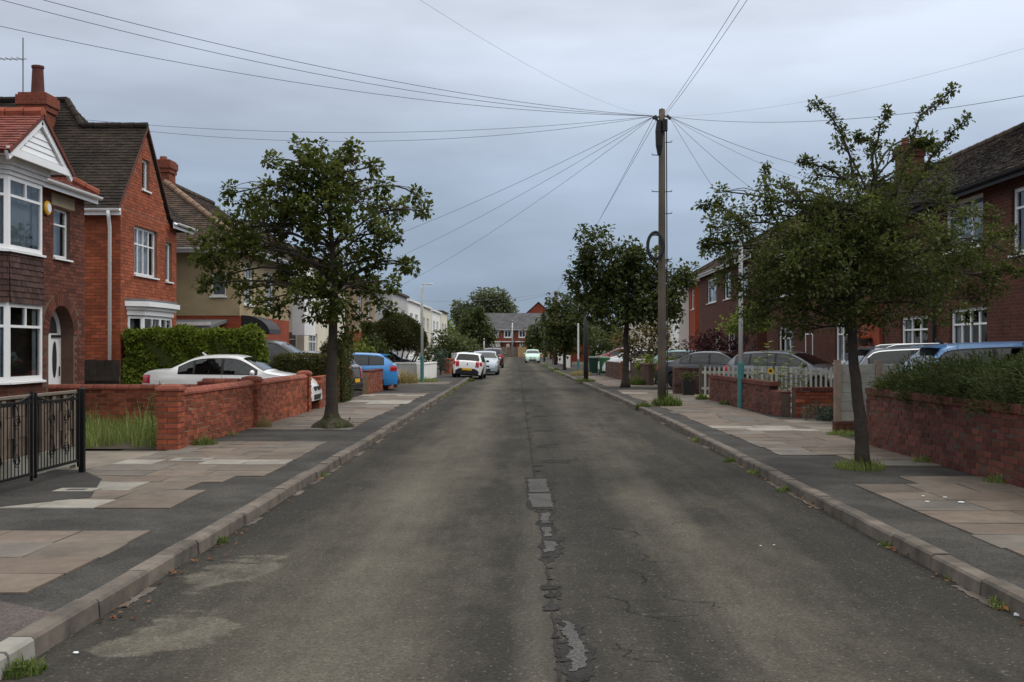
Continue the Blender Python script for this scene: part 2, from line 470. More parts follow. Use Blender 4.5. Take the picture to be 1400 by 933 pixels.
leaf_mat('leaf_autumn', (0.070, 0.070, 0.020), (0.17, 0.12, 0.04), 0.3)
leaf_mat('leaf_pale', (0.085, 0.125, 0.075), (0.16, 0.20, 0.12), 0.3)
leaf_mat('leaf_bluegreen', (0.055, 0.085, 0.062), (0.095, 0.125, 0.09), 0.3)
leaf_mat('grass_green', (0.055, 0.100, 0.018), (0.150, 0.185, 0.045), 0.35)
leaf_mat('grass_straw', (0.20, 0.165, 0.070), (0.36, 0.29, 0.13), 0.35)
leaf_mat('grass_mixed', (0.110, 0.170, 0.034), (0.270, 0.300, 0.100), 0.38)
leaf_mat('leaf_litter', (0.13, 0.055, 0.02), (0.30, 0.12, 0.04), 0.2)
leaf_mat('petal_yellow', (0.65, 0.40, 0.01), (0.75, 0.50, 0.02), 0.3)
leaf_mat('flower_orange', (0.55, 0.09, 0.01), (0.65, 0.14, 0.02), 0.3)


# ------------------------------------------------------------------ mesh builder
class MB:
    def __init__(s):
        s.v, s.f, s.r, s.m = [], [], [], []

    def face(s, pts, r=None, m=0):
        i = len(s.v)
        s.v.extend([tuple(p) for p in pts])
        s.f.append(tuple(range(i, i + len(pts))))
        s.r.append(R.random() if r is None else r)
        s.m.append(m)

    def raw(s, vs, fs, r=None, m=0):
        i = len(s.v)
        s.v.extend([tuple(p) for p in vs])
        for f in fs:
            s.f.append(tuple(i + k for k in f))
            s.r.append(R.random() if r is None else r)
            s.m.append(m)

    def hexa(s, p, r=None, m=0):
        """8 corners: bottom 0-3 counter-clockwise seen from above, top 4-7"""
        rr = R.random() if r is None else r
        s.raw(p, [(3, 2, 1, 0), (4, 5, 6, 7), (0, 1, 5, 4), (1, 2, 6, 5), (2, 3, 7, 6), (3, 0, 4, 7)], rr, m)

    def box(s, x0, x1, y0, y1, z0, z1, r=None, m=0, j=0.0):
        p = [(x0, y0, z0), (x1, y0, z0), (x1, y1, z0), (x0, y1, z0), (x0, y0, z1), (x1, y0, z1), (x1, y1, z1), (x0, y1, z1)]
        if j:
            p = [tuple(c + R.uniform(-j, j) for c in q) for q in p]
        s.hexa(p, r, m)

    def bar(s, a, b, w, h, up=(0, 0, 1), r=None, m=0):
        """rectangular bar from a to b, w across, h along up"""
        a, b = Vector(a), Vector(b)
        d = (b - a).normalized()
        up = Vector(up)
        sx = d.cross(up)
        if sx.length < 1e-5:
            sx = d.cross(Vector((1, 0, 0)))
        sx.normalize()
        uy = sx.cross(d).normalized()
        q = []
        for c in (a, b):
            q.append([c + sx * (w / 2 * i) + uy * (h / 2 * k) for i, k in ((-1, -1), (1, -1), (1, 1), (-1, 1))])
        vs = q[0] + q[1]
        s.raw(vs, [(0, 1, 2, 3), (7, 6, 5, 4), (0, 4, 5, 1), (1, 5, 6, 2), (2, 6, 7, 3), (3, 7, 4, 0)], r, m)

    def tube(s, pts, rad, n=8, cap=True, r=None, m=0):
        pts = [Vector(p) for p in pts]
        if isinstance(rad, (int, float)):
            rad = [rad] * len(pts)
        rr = R.random() if r is None else r
        base = len(s.v)
        ref = Vector((0.31, 0.17, 0.93))
        for i, p in enumerate(pts):
            if i == 0:
                d = pts[1] - p
            elif i == len(pts) - 1:
                d = p - pts[i - 1]
            else:
                d = pts[i + 1] - pts[i - 1]
            d = d.normalized() if d.length > 1e-9 else Vector((0, 0, 1))
            if abs(d.dot(ref)) > 0.97:
                ref = Vector((0.9, 0.3, 0.1))
            a = d.cross(ref).normalized()
            b = a.cross(d)
            ref = b
            for k in range(n):
                t = 2 * PI * k / n
                s.v.append(tuple(p + (a * math.cos(t) + b * math.sin(t)) * rad[i]))
        for i in range(len(pts) - 1):
            for k in range(n):
                k2 = (k + 1) % n
                s.f.append((base + i * n + k, base + i * n + k2, base + (i + 1) * n + k2, base + (i + 1) * n + k))
                s.r.append(rr); s.m.append(m)
        if cap:
            s.f.append(tuple(base + k for k in reversed(range(n)))); s.r.append(rr); s.m.append(m)
            e = base + (len(pts) - 1) * n
            s.f.append(tuple(e + k for k in range(n))); s.r.append(rr); s.m.append(m)

    def lathe(s, prof, c=(0, 0, 0), n=16, axis='z', r=None, m=0):
        rr = R.random() if r is None else r
        base = len(s.v)
        for (q, h) in prof:
            for k in range(n):
                t = 2 * PI * k / n
                x, y = q * math.cos(t), q * math.sin(t)
                if axis == 'z':
                    p = (x, y, h)
                elif axis == 'y':
                    p = (x, h, y)
                else:
                    p = (h, x, y)
                s.v.append((p[0] + c[0], p[1] + c[1], p[2] + c[2]))
        for i in range(len(prof) - 1):
            for k in range(n):
                k2 = (k + 1) % n
                s.f.append((base + i * n + k, base + i * n + k2, base + (i + 1) * n + k2, base + (i + 1) * n + k))
                s.r.append(rr); s.m.append(m)
        for i, rev in ((0, True), (len(prof) - 1, False)):
            if prof[i][0] > 1e-4:
                q = [base + i * n + k for k in range(n)]
                s.f.append(tuple(reversed(q) if rev else q)); s.r.append(rr); s.m.append(m)

    def prism(s, poly, z0, z1, r=None, m=0):
        n = len(poly)
        vs = [(x, y, z0) for x, y in poly] + [(x, y, z1) for x, y in poly]
        fs = [tuple(reversed(range(n))), tuple(range(n, 2 * n))]
        for i in range(n):
            k = (i + 1) % n
            fs.append((i, k, n + k, n + i))
        s.raw(vs, fs, R.random() if r is None else r, m)

    def data(s, name, mats, smooth=False):
        me = bpy.data.meshes.new(name)
        me.from_pydata(s.v, [], s.f)
        for mt in (mats if isinstance(mats, (list, tuple)) else [mats]):
            me.materials.append(MATS[mt])
        a = me.attributes.new('rnd', 'FLOAT', 'FACE')
        a.data.foreach_set('value', s.r)
        if any(s.m):
            me.polygons.foreach_set('material_index', s.m)
        if smooth:
            me.polygons.foreach_set('use_smooth', [True] * len(s.f))
        me.update()
        return me

    def build(s, name, mats, parent=None, smooth=False, **props):
        o = bpy.data.objects.new(name, s.data(name, mats, smooth))
        return link(o, parent, **props)


def link(o, parent=None, **props):
    COL.objects.link(o)
    if parent is not None:
        o.parent = parent
        o.matrix_parent_inverse = WINV.get(parent.name, Matrix.Identity(4))
    for k, v in props.items():
        if v is not None:
            o[k] = v
    return o


WINV = {}   # parents built in world coordinates


def thing(name, label, cat, loc=(0, 0, 0), rz=0.0, group=None, world_children=True, kind=None):
    o = bpy.data.objects.new(name, None)
    o.empty_display_size = 0.2
    COL.objects.link(o)
    o.location = loc
    o.rotation_euler = (0, 0, rz)
    if label:
        o['label'] = label
        o['category'] = cat
    if group:
        o['group'] = group
    if kind:
        o['kind'] = kind
    if world_children:
        WINV[o.name] = (Matrix.Translation(Vector(loc)) @ Matrix.Rotation(rz, 4, 'Z')).inverted()
    return o


def tag(o, label, cat, group=None):
    o['label'] = label
    o['category'] = cat
    if group:
        o['group'] = group
    return o


def at(x, y, d):
    """photo pixel at depth d -> world point"""
    return Vector(((x - 719) * d / 1500.0, d, 1.7 - (y - 475) * d / 1500.0))


def gp(x, y, z=0.0):
    """photo pixel on the horizontal plane z"""
    d = 1500.0 * (1.7 - z) / (y - 475)
    return Vector(((x - 719) * d / 1500.0, d, z))


def lerp(tab, t):
    if t <= tab[0][0]:
        return tab[0][1]
    for (a, va), (b, vb) in zip(tab, tab[1:]):
        if t <= b:
            return va + (vb - va) * (t - a) / (b - a)
    return tab[-1][1]


# ------------------------------------------------------------------ ground, road, pavements
KL = [(-12, -2.68), (20, -2.68), (30, -2.76), (48, -2.85), (78, -3.2), (105, -3.5), (141, -4.1), (183, -4.9)]
KR = [(-12, 3.10), (25, 3.10), (38, 2.85), (56, 2.45), (78, 1.97), (106, 1.64), (141, 1.1), (183, 0.4)]
CJ = [(-12, 0.22), (5, 0.18), (8.5, 0.16), (14, 0.12), (30, -0.02), (40, -0.09), (72, -0.40), (141, -1.19), (183, -2.0)]
FZ = 0.10      # pavement level
YZ = 0.12      # yard level

m = MB()
m.face([(-900, -300, -0.05), (900, -300, -0.05), (900, 1500, -0.05), (-900, 1500, -0.05)])
m.build('ground', 'ground_green', kind='structure')

ys = [-12 + k for k in range(0, 73, 1)] + list(range(62, 184, 4)) + [183]
ys = sorted(set(ys))
m = MB()
for a, b in zip(ys, ys[1:]):
    m.face([(lerp(KL, a) - 0.02, a, 0), (lerp(KR, a) + 0.02, a, 0), (lerp(KR, b) + 0.02, b, 0), (lerp(KL, b) - 0.02, b, 0)])
m.face([(-60, 183, 0), (60, 183, 0), (60, 190, 0), (-60, 190, 0)])
road = m.build('road', 'asphalt', kind='structure')


def wobble_line(pts, step=0.12, amp=0.02):
    out = []
    for a, b in zip(pts, pts[1:]):
        a, b = Vector(a), Vector(b)
        n = max(1, int((b - a).length / step))
        for k in range(n):
            p = a.lerp(b, k / n)
            out.append(Vector((p.x + R.uniform(-amp, amp), p.y + R.uniform(-amp, amp), p.z)))
    out.append(Vector(pts[-1]))
    return out


def sheet(poly, z, name, mt, parent, jag=0.0, **kw):
    pp = [Vector(p) for p in poly]
    if jag:
        # midpoint displacement gives a crumbled outline
        for it in range(6):
            q = []
            for a, b in zip(pp, pp[1:] + pp[:1]):
                q.append(a)
                L = (b - a).length
                if L > 0.03:
                    n = Vector((-(b - a).y, (b - a).x, 0)) / L
                    q.append((a + b) / 2 + n * R.uniform(-1, 1) * min(jag * 1.6, L * 0.22) + (b - a) * R.uniform(-0.08, 0.08))
            pp = q
    mm = MB()
    mm.face([(p.x, p.y, z) for p in pp])
    return mm.build(name, mt, parent, **kw)


RZ = [0]


def ribbon(pts, w0, w1, z, name, mt, parent, **kw):
    mm = MB()
    RZ[0] += 1
    z = z + 0.00003 * (RZ[0] % 40)
    prev = None
    for i, p in enumerate(pts):
        d = (pts[min(i + 1, len(pts) - 1)] - pts[max(i - 1, 0)])
        nrm = Vector((-d.y, d.x, 0))
        if nrm.length < 1e-6:
            continue
        nrm.normalize()
        w = R.uniform(w0, w1)
        w2 = R.uniform(w0, w1)
        cur = (p + nrm * w + Vector((0, 0, z)), p - nrm * w2 + Vector((0, 0, z)))
        if prev:
            mm.face([prev[1], cur[1], cur[0], prev[0]])
        prev = cur
    return mm.build(name, mt, parent, **kw)


# centre joint of the two asphalt lanes, cracked open
pts = wobble_line([(lerp(CJ, y), y, 0) for y in (3, 5, 8.5, 14, 22, 30)], 0.11, 0.010)
ribbon(pts, 0.004, 0.014, 0.004, 'joint_crack', 'tar_crack', road)
pts = wobble_line([(lerp(CJ, y), y, 0) for y in (30, 40, 55, 72, 100, 141)], 0.3, 0.02)
ribbon(pts, 0.015, 0.04, 0.004, 'joint_crack', 'tar_crack', road)


def crack(x0, y0, dx, dy, n, w=0.012, branch=0.3):
    p = Vector((x0, y0, 0))
    line = [p.copy()]
    for k in range(n):
        p = p + Vector((dx + R.uniform(-0.09, 0.09), dy + R.uniform(-0.07, 0.07), 0))
        line.append(p.copy())
        if R.random() < branch:
            q = [p.copy()]
            s = R.choice((-1, 1))
            for j in range(R.randint(2, 4)):
                q.append(q[-1] + Vector((s * R.uniform(0.05, 0.14), R.uniform(-0.05, 0.06), 0)))
            ribbon(q, w * 0.2, w * 0.5, 0.0045, 'crack', 'tar_crack', road)
    ribbon(line, w * 0.25, w, 0.005, 'crack', 'tar_crack', road)


# crumbled bits of the joint
for k in range(46):
    y = 4.5 + 40 * R.random() ** 1.4
    x = lerp(CJ, y) + R.uniform(-0.02, 0.05)
    s = R.uniform(0.02, 0.06) * (1 + y / 40)
    ln = s * R.uniform(1.2, 4.0)
    sheet([(x - s * R.uniform(.3, .8), y, 0), (x + s, y + ln * 0.2, 0), (x + s * R.uniform(.3, 1.6), y + ln * 0.7, 0), (x - s * R.uniform(0, .5), y + ln, 0)], 0.0056 + 0.00006 * k, 'joint_crumb', 'tar_crack', road, 0.02)
# spreading cracks right of the joint
for px, py, n in ((835, 700, 6), (870, 735, 9), (890, 770, 6), (930, 850, 8), (795, 632, 5), (770, 628, 4), (905, 905, 7), (975, 830, 6), (880, 800, 5)):
    p = gp(px, py)
    crack(p.x, p.y, -0.03, 0.10 * p.y / 10, n, 0.006, 0.5)
for px, py in ((728, 590), (731, 612), (727, 570), (738, 632), (725, 556)):
    p = gp(px, py)
    for k in range(2):
        ln = [p + Vector((0.02 + 0.02 * k, 0.25 * k, 0))]
        for j in range(5):
            ln.append(ln[-1] + Vector((R.uniform(0.04, 0.11), R.uniform(-0.09, 0.09), 0)))
        ribbon(ln, 0.012, 0.05, 0.0047, 'crack', 'tar_crack', road)


# potholes and patched holes along the joint
def hole(px_poly, name, mt, z, jag):
    sheet([gp(x, y) for x, y in px_poly][::-1], z, name, mt, road, jag)


hole([(718, 653), (752, 655), (760, 684), (758, 698), (724, 697)], 'repair_edge', 'tar_crack', 0.004, 0.012)
hole([(721, 656), (746, 656), (752, 673), (724, 674)], 'asphalt_patch', 'patch_grey', 0.008, 0.006)
hole([(723, 676), (753, 676), (757, 694), (728, 695)], 'asphalt_patch', 'patch_grey', 0.008, 0.006)
hole([(733, 697), (756, 697), (760, 730), (770, 748), (758, 768), (746, 770), (738, 745)], 'pothole', 'tar_crack', 0.004, 0.03)
for q in ([(740, 703), (751, 702), (753, 716), (742, 717)], [(742, 722), (754, 722), (755, 734), (744, 735)], [(743, 740), (759, 742), (757, 755), (745, 757)]):
    hole(q, 'asphalt_patch', 'patch_grey', 0.008, 0.014)
hole([(764, 842), (785, 848), (812, 895), (800, 932), (772, 940), (766, 890)], 'pothole', 'tar_crack', 0.004, 0.03)
hole([(770, 850), (786, 860), (805, 893), (795, 915), (776, 920)], 'asphalt_patch', 'patch_grey', 0.008, 0.025)
hole([(762, 806), (772, 805), (768, 822), (762, 820)], 'pothole', 'tar_crack', 0.004, 0.02)

# pavement bases (asphalt) with the kerbs as single stones near by
def strip(tab, off0, off1, z, y0, y1, name, mt, parent=None, **kw):
    mm = MB()
    yy = [y for y in ys if y0 < y < y1]
    yy = [y0] + yy + [y1]
    for a, b in zip(yy, yy[1:]):
        q = [(lerp(tab, a) + off0, a), (lerp(tab, a) + off1, a), (lerp(tab, b) + off1, b), (lerp(tab, b) + off0, b)]
        mm.face([(x, y, z) for x, y in q])
    return mm.build(name, mt, parent, **kw)


foot_l = strip(KL, -3.6, -0.14, FZ, -12, 183, 'footpath_left', 'footway_tarmac', kind='structure')
foot_r = strip(KR, 0.14, 3.4, FZ, -12, 183, 'footpath_right', 'footway_tarmac', kind='structure')
sheet([(-12.0, -12, 0), (-2.84, -12, 0), (-2.84, 6.6, 0), (-3.6, 7.1, 0), (-12, 7.3, 0)], FZ + 0.004, 'crossover', 'red_tarmac', foot_l)


def kerb(tab, sgn, name):
    far = strip(tab, 0.14 * sgn if sgn < 0 else 0.0, 0.0 if sgn < 0 else 0.14, FZ + 0.008, 60, 183, name, 'kerb_stone', kind='structure')
    mm = MB()
    for a, b in zip([y for y in ys if y >= 60], [y for y in ys if y > 60]):
        xa, xb = lerp(tab, a), lerp(tab, b)
        q = [(xa, a, 0), (xb, b, 0), (xb, b, FZ + 0.008), (xa, a, FZ + 0.008)]
        mm.face(q if sgn > 0 else q[::-1])
    mm.build('kerb_face', 'kerb_stone', far)
    y = -9.0
    while y < 60:
        L = 0.9 if R.random() < 0.8 else 0.6
        if sgn < 0 and y < 5.93 < y + L:
            L = max(0.3, 5.95 - y)
        xa, xb = lerp(tab, y + 0.004), lerp(tab, y + L - 0.004)
        dz = R.uniform(-0.008, 0.010)
        dx = R.uniform(-0.008, 0.008)
        w = 0.145
        mm = MB()
        c = 0.018
        sec = [(0, -0.03), (0.010, FZ + 0.012 - c + dz), (0.010 + c, FZ + 0.012 + dz), (w, FZ + 0.012 + dz), (w, -0.03)]
        pr = []
        for yy, xx in ((y + 0.005, xa), (y + L - 0.005, xb)):
            pr.append([(xx + dx + sgn * o, yy, z) for o, z in sec])
        n = len(sec)
        vs = pr[0] + pr[1]
        fs = []
        for i in range(n):
            k = (i + 1) % n
            fs.append((i, k, n + k, n + i))
        fs += [tuple(range(n))[::-1], tuple(range(n, 2 * n))]
        if sgn < 0:
            fs = [f[::-1] for f in fs]
        mm.raw(vs, fs, R.random())
        new = sgn < 0 and 4.0 < y + L / 2 < 5.95
        mm.build('kerb_stone', 'kerb_new' if new else 'kerb_stone', far)
        y += L
    # flat channel stones at the foot of the kerb
    y = 6.0
    while y < 40:
        L = R.uniform(0.5, 0.9)
        if R.random() < (0.42 if sgn < 0 else 0.3):
            xa, xb = lerp(tab, y), lerp(tab, y + L)
            w = R.uniform(0.05, 0.085)
            sheet([(xa - sgn * 0.005, y, 0), (xb - sgn * 0.005, y + L * 0.96, 0), (xb - sgn * w, y + L * 0.95, 0), (xa - sgn * w, y + 0.02, 0)][::(1 if sgn > 0 else -1)], 0.005, 'channel_stone', 'kerb_stone', far, 0.008)
        y += L


kerb(KL, -1, 'kerb_left')
kerb(KR, 1, 'kerb_right')


def slabs(parent, rows, x_in, x_out, pale, dark_rows, sgn):
    """rows of flags laid across the path, each flag an object"""
    count = 0
    y = rows[0]
    k = 0
    while y < rows[1]:
        d = R.choice((0.6, 0.6, 0.75)) if y < 24 else R.choice((0.6, 0.75, 0.9))
        if not any(a <= y + d / 2 <= b for a, b in dark_rows):
            x = x_in(y)
            xo = x_out(y)
            jit = R.uniform(-0.02, 0.02) if y < 24 else R.uniform(-0.1, 0.1)
            x += jit
            while (xo - x) * sgn > 0.15:
                w = R.choice((0.6, 0.6, 0.75, 0.9)) if y < 24 else R.choice((0.75, 0.9, 1.2))
                x2 = x + sgn * w
                if (xo - x2) * sgn < 0.25:
                    x2 = xo
                if count < 296:
                    xa, xb = min(x, x2), max(x, x2)
                    mm = MB()
                    g = 0.006
                    tilt = [FZ + 0.012 + R.uniform(-0.004, 0.005) for q in range(4)]
                    p = [(xa + g, y + g), (xb - g, y + g), (xb - g, y + d - g), (xa + g, y + d - g)]
                    p = [(a + R.uniform(-0.006, 0.006), b + R.uniform(-0.006, 0.006)) for a, b in p]
                    mm.hexa([(a, b, FZ - 0.04) for a, b in p] + [(a, b, t) for (a, b), t in zip(p, tilt)])
                    pl = any(a <= y + d / 2 <= b and R.random() < pr for a, b, pr in pale)
                    mm.build('paving_slab', 'slab_pale' if pl else R.choice(('slab_brown', 'slab_brown', 'slab_brown', 'slab_brown', 'slab_pink', 'slab_pink', 'slab_grey')), parent)
                    count += 1
                x = x2
        y += d
        k += 1
    return count


def lx_in(y):
    b = lerp([(0, -3.22), (14, -3.24), (19, -3.36), (24, -3.45), (40, -3.35), (60, -3.5)], y)
    if 9.9 < y < 11.6:
        b -= 0.3
    if 11.6 <= y < 12.6:
        b -= 0.6
    if 12.6 <= y < 13.5:
        b -= 0.35
    return b


slabs(foot_l, (7.1, 50), lx_in, lambda y: lerp([(7, -6.3), (13, -5.75), (17, -5.5), (50, -5.45)], y),
      [(10.7, 11.5, 0.85), (12.5, 13.2, 0.4), (14.8, 15.5, 0.75), (31, 33, 0.7), (35.5, 37.5, 0.8)],
      [(9.55, 10.5), (18.6, 21.2), (37.8, 47)], -1)
slabs(foot_r, (3, 60), lambda y: lerp([(0, 3.78), (15, 3.78), (25, 3.62), (37, 3.36), (60, 3.0)], y) + (0.8 if 12.6 < y < 15.6 else 0),
      lambda y: lerp([(0, 5.6), (20, 5.6), (33, 5.55), (60, 5.3)], y), [(20.5, 22.5, 0.55), (37.5, 38.5, 0.5)], [(13.6, 14.9), (40.8, 43.5)], 1)

# yards behind the front walls
m = MB()
m.face([(-40, -12, 0.06), (-5.45, -12, 0.06), (-5.45, 183, 0.06), (-40, 183, 0.06)])
yard_l = m.build('front_gardens_left', 'concrete', kind='structure')
m = MB()
m.face([(5.55, -12, 0.06), (40, -12, 0.06), (40, 183, 0.06), (5.55, 60, 0.06)])
yard_r = m.build('front_gardens_right', 'concrete', kind='structure')
sheet([(-12, 10.6, 0), (-5.5, 10.6, 0), (-4.6, 11.6, 0), (-5.1, 13.2, 0), (-5.75, 14.2, 0), (-12, 14.2, 0)], FZ + 0.017, 'driveway', 'drive_tarmac', yard_l)
sheet([(-12, 14.2, 0), (-5.75, 14.2, 0), (-5.5, 16.9, 0), (-12, 16.9, 0)], FZ + 0.003, 'driveway', 'concrete', yard_l)
sheet([(-12, 22.2, 0), (-5.5, 22.2, 0), (-5.5, 29.3, 0), (-12, 29.3, 0)], FZ + 0.002, 'driveway', 'concrete', yard_l)
sheet([(-12, 33, 0), (-5.45, 33, 0), (-5.45, 47, 0), (-12, 47, 0)], FZ + 0.002, 'driveway', 'drive_tarmac', yard_l)
sheet([(5.6, 20.6, 0), (12, 20.6, 0), (12, 24.2, 0), (5.6, 24.2, 0)], FZ + 0.003, 'driveway', 'concrete', yard_r)
sheet([(5.3, 34.5, 0), (12, 34.5, 0), (12, 37.0, 0), (5.3, 37.0, 0)], FZ + 0.003, 'driveway', 'gravel_tan', yard_r)
sheet([(-10, 17.2, 0), (-5.62, 17.2, 0), (-5.62, 21.9, 0), (-10, 21.9, 0)], FZ + 0.006, 'garden_bed', 'earth', yard_l)
# ------------------------------------------------------------------ brick garden walls
BL, BH = 0.236, 0.084


def brick_variants(name, L, T, H, mt, n=5, chip=0.005):
    out = []
    for k in range(n):
        mm = MB()
        e = 0.006
        lx, ly, lz = L / 2 - 0.008, T / 2, H / 2 - 0.0075
        p = []
        for z, s in ((-lz, 1), (lz, 1)):
            for x, y in ((-lx, -ly), (lx, -ly), (lx, ly), (-lx, ly)):
                p.append((x + R.uniform(-chip, chip) * 0.6, y + R.uniform(-chip, chip), z + R.uniform(-chip, chip) * 0.5))
        mm.hexa(p, 0.0)
        out.append(mm.data(name, mt))
    return out


def put(me, name, loc, rz, parent, rx=0):
    o = bpy.data.objects.new(name, me)
    o.location = loc
    o.rotation_euler = (rx, 0, rz)
    return link(o, parent)


def coping_mesh(L, T, H, mt, flat=False):
    mm = MB()
    w = T / 2 + 0.02
    if flat:
        sec = [(-w, 0), (w, 0), (w, H), (-w, H)]
    else:
        sec = [(-w, 0), (w, 0), (w, H * 0.35), (w * 0.75, H * 0.8), (w * 0.3, H), (-w * 0.3, H), (-w * 0.75, H * 0.8), (-w, H * 0.35)]
    n = len(sec)
    l = L / 2 - 0.004
    vs = [(-l, y, z) for y, z in sec] + [(l, y, z) for y, z in sec]
    fs = [tuple(range(n))[::-1], tuple(range(n, 2 * n))]
    for i in range(n):
        k = (i + 1) % n
        fs.append((i, n + i, n + k, k)[::-1])
    mm.raw(vs, fs, 0.0)
    return mm.data('coping', mt)


def brick_wall(name, label, p0, p1, z0, h, T=0.215, mt='brick_red', mortar='mortar', cap='round', cap_mt='brick_cap', parts=295, lim=None, group=None, height=None, cat='wall', jag=None):
    """p0->p1 in plan; bricks are objects, nearest first, the rest joined"""
    p0, p1 = Vector((*p0, 0)), Vector((*p1, 0))
    u = (p1 - p0)
    L = u.length
    u.normalize()
    rz = math.atan2(u.y, u.x)
    mid = (p0 + p1) / 2
    root = thing(name, label, cat, (mid.x, mid.y, z0), 0, group)
    nrm = Vector((-u.y, u.x, 0))
    rows = int(round(h / BH))
    hf = height or (lambda t: 1.0)
    # mortar core
    core = MB()
    cols = max(1, int(L / 0.5))
    for c in range(cols):
        a, b = L * c / cols, L * (c + 1) / cols
        hh = rows * BH * hf((a + b) / 2 / L)
        q = [p0 + u * a - nrm * (T / 2 - 0.007), p0 + u * b - nrm * (T / 2 - 0.007), p0 + u * b + nrm * (T / 2 - 0.007), p0 + u * a + nrm * (T / 2 - 0.007)]
        core.hexa([(v.x, v.y, z0 - 0.05) for v in q] + [(v.x, v.y, z0 + hh - 0.012) for v in q])
    core.build('mortar', mortar, root)
    full = brick_variants('brick', BL, T, BH, mt)
    half = brick_variants('brick', BL / 2, T, BH, mt, 2)
    lst = []
    rmax = int(math.ceil(rows * max(hf(k / 40) for k in range(41))))
    for r in range(rmax):
        s = 0.0
        first = r % 2 == 1
        while s < L - 0.05:
            l = BL / 2 if first else BL
            first = False
            if s + l > L + 0.01:
                l = BL / 2
                if s + l > L + 0.03:
                    break
            c = p0 + u * (s + l / 2)
            if r * BH < rows * BH * hf((s + l / 2) / L) - 0.02:
                lst.append((c.x, c.y, z0 + (r + 0.5) * BH, l < BL * 0.9))
            s += l
    vis = [b for b in lst if lim is None or lim(b)]
    hid = [b for b in lst if not (lim is None or lim(b))]
    vis.sort(key=lambda b: b[0] ** 2 + b[1] ** 2)
    single, rest = vis[:parts], vis[parts:] + hid
    for x, y, z, hb in single:
        o = R.uniform(-0.004, 0.006)
        put(R.choice(half if hb else full), 'brick', (x - nrm.x * o, y - nrm.y * o, z), rz + R.uniform(-0.008, 0.008), root)
    if rest:
        mm = MB()
        for x, y, z, hb in rest:
            l = (BL / 2 if hb else BL) / 2 - 0.008
            c = Vector((x, y, 0))
            o = R.uniform(-0.003, 0.005)
            q = [c - u * l - nrm * (T / 2 + o), c + u * l - nrm * (T / 2 + o), c + u * l + nrm * (T / 2 + o), c - u * l + nrm * (T / 2 + o)]
            mm.hexa([(v.x, v.y, z - BH / 2 + 0.0075) for v in q] + [(v.x, v.y, z + BH / 2 - 0.0075) for v in q])
        mm.build('bricks', mt, root, kind='stuff')
    if cap:
        if cap == 'round':
            cl, ch, fl = 0.235, 0.10, False
        elif cap == 'edge':
            cl, ch, fl = 0.085, 0.10, True
        else:
            cl, ch, fl = 0.45, 0.055, True
        me = [coping_mesh(cl, T, ch, cap_mt, fl) for k in range(1)]
        n = int(L / cl)
        for k in range(n):
            t = (k + 0.5) / n
            if hf(t) < 0.97:
                continue
            c = p0 + u * (L * t)
            if hf(t) > 1.0:
                zz = z0 + rows * BH * hf(t)
            else:
                zz = z0 + rows * BH
            put(me[0], 'coping_brick', (c.x, c.y, zz + R.uniform(-0.003, 0.003) + 0.001), rz + R.uniform(-0.01, 0.01), root)
    return root


def pier(root, c, w, z0, h, mt, cap_mt='brick_cap', mortar='mortar', cap=True):
    """square brick pillar that belongs to a wall"""
    rows = int(round(h / BH))
    mm = MB()
    g = 0.022
    mm.box(c[0] - w / 2 + g, c[0] + w / 2 - g, c[1] - w / 2 + g, c[1] + w / 2 - g, z0 - 0.05, z0 + rows * BH - 0.01)
    mm.build('mortar', mortar, root)
    V = brick_variants('brick', w * 0.66, w / 2 - 0.004, BH, mt, 4)
    V2 = brick_variants('brick', w * 0.34, w / 2 - 0.004, BH, mt, 3)
    for r in range(rows):
        z = z0 + (r + 0.5) * BH
        rot = 0 if r % 2 == 0 else PI / 2
        for sd in (-1, 1):
            for (off, VV) in ((-w * 0.17 * sd, V), (w * 0.33 * sd, V2)):
                lx, ly = off, sd * w / 4
                x = c[0] + lx * math.cos(rot) - ly * math.sin(rot)
                y = c[1] + lx * math.sin(rot) + ly * math.cos(rot)
                put(R.choice(VV), 'brick', (x, y, z), rot + R.uniform(-0.008, 0.008), root)
    if cap:
        mm = MB()
        zt = z0 + rows * BH
        w2 = w / 2 + 0.015
        ring = [(w2, zt), (w2, zt + 0.03), (w2 * 0.85, zt + 0.075), (w2 * 0.45, zt + 0.10)]
        for (a, za), (b, zb) in zip(ring, ring[1:]):
            qa = [(c[0] - a, c[1] - a, za), (c[0] + a, c[1] - a, za), (c[0] + a, c[1] + a, za), (c[0] - a, c[1] + a, za)]
            qb = [(c[0] - b, c[1] - b, zb), (c[0] + b, c[1] - b, zb), (c[0] + b, c[1] + b, zb), (c[0] - b, c[1] + b, zb)]
            for i in range(4):
                k = (i + 1) % 4
                mm.face([qa[i], qa[k], qb[k], qb[i]], 0.5)
        a, za = ring[-1]
        mm.face([(c[0] - a, c[1] - a, za), (c[0] + a, c[1] - a, za), (c[0] + a, c[1] + a, za), (c[0] - a, c[1] + a, za)], 0.5)
        mm.build('pillar_cap', cap_mt, root)


# left: front wall of the weedy garden and of the drive with the white saloon
w = brick_wall('garden_wall', 'long red brick front garden wall with rounded coping and end pillar, beside left footpath', (-5.55, 17.35), (-5.48, 27.0), YZ - 0.02, 0.80,
               lim=lambda b: True)
pier(w, (-5.55, 17.15), 0.34, YZ - 0.02, 0.90, 'brick_red')
pier(w, (-5.50, 22.0), 0.34, YZ - 0.02, 0.92, 'brick_red')
pier(w, (-5.47, 27.1), 0.30, YZ - 0.02, 0.90, 'brick_red')
w = brick_wall('garden_wall', 'red brick dividing wall between weedy garden and white saloon drive', (-12.0, 22.0), (-5.75, 22.0), YZ - 0.02, 0.72,
               lim=lambda b: b[0] > -10.8 and b[2] > 0.25, height=lambda t: 1.0 if t < 0.885 else 1.16)
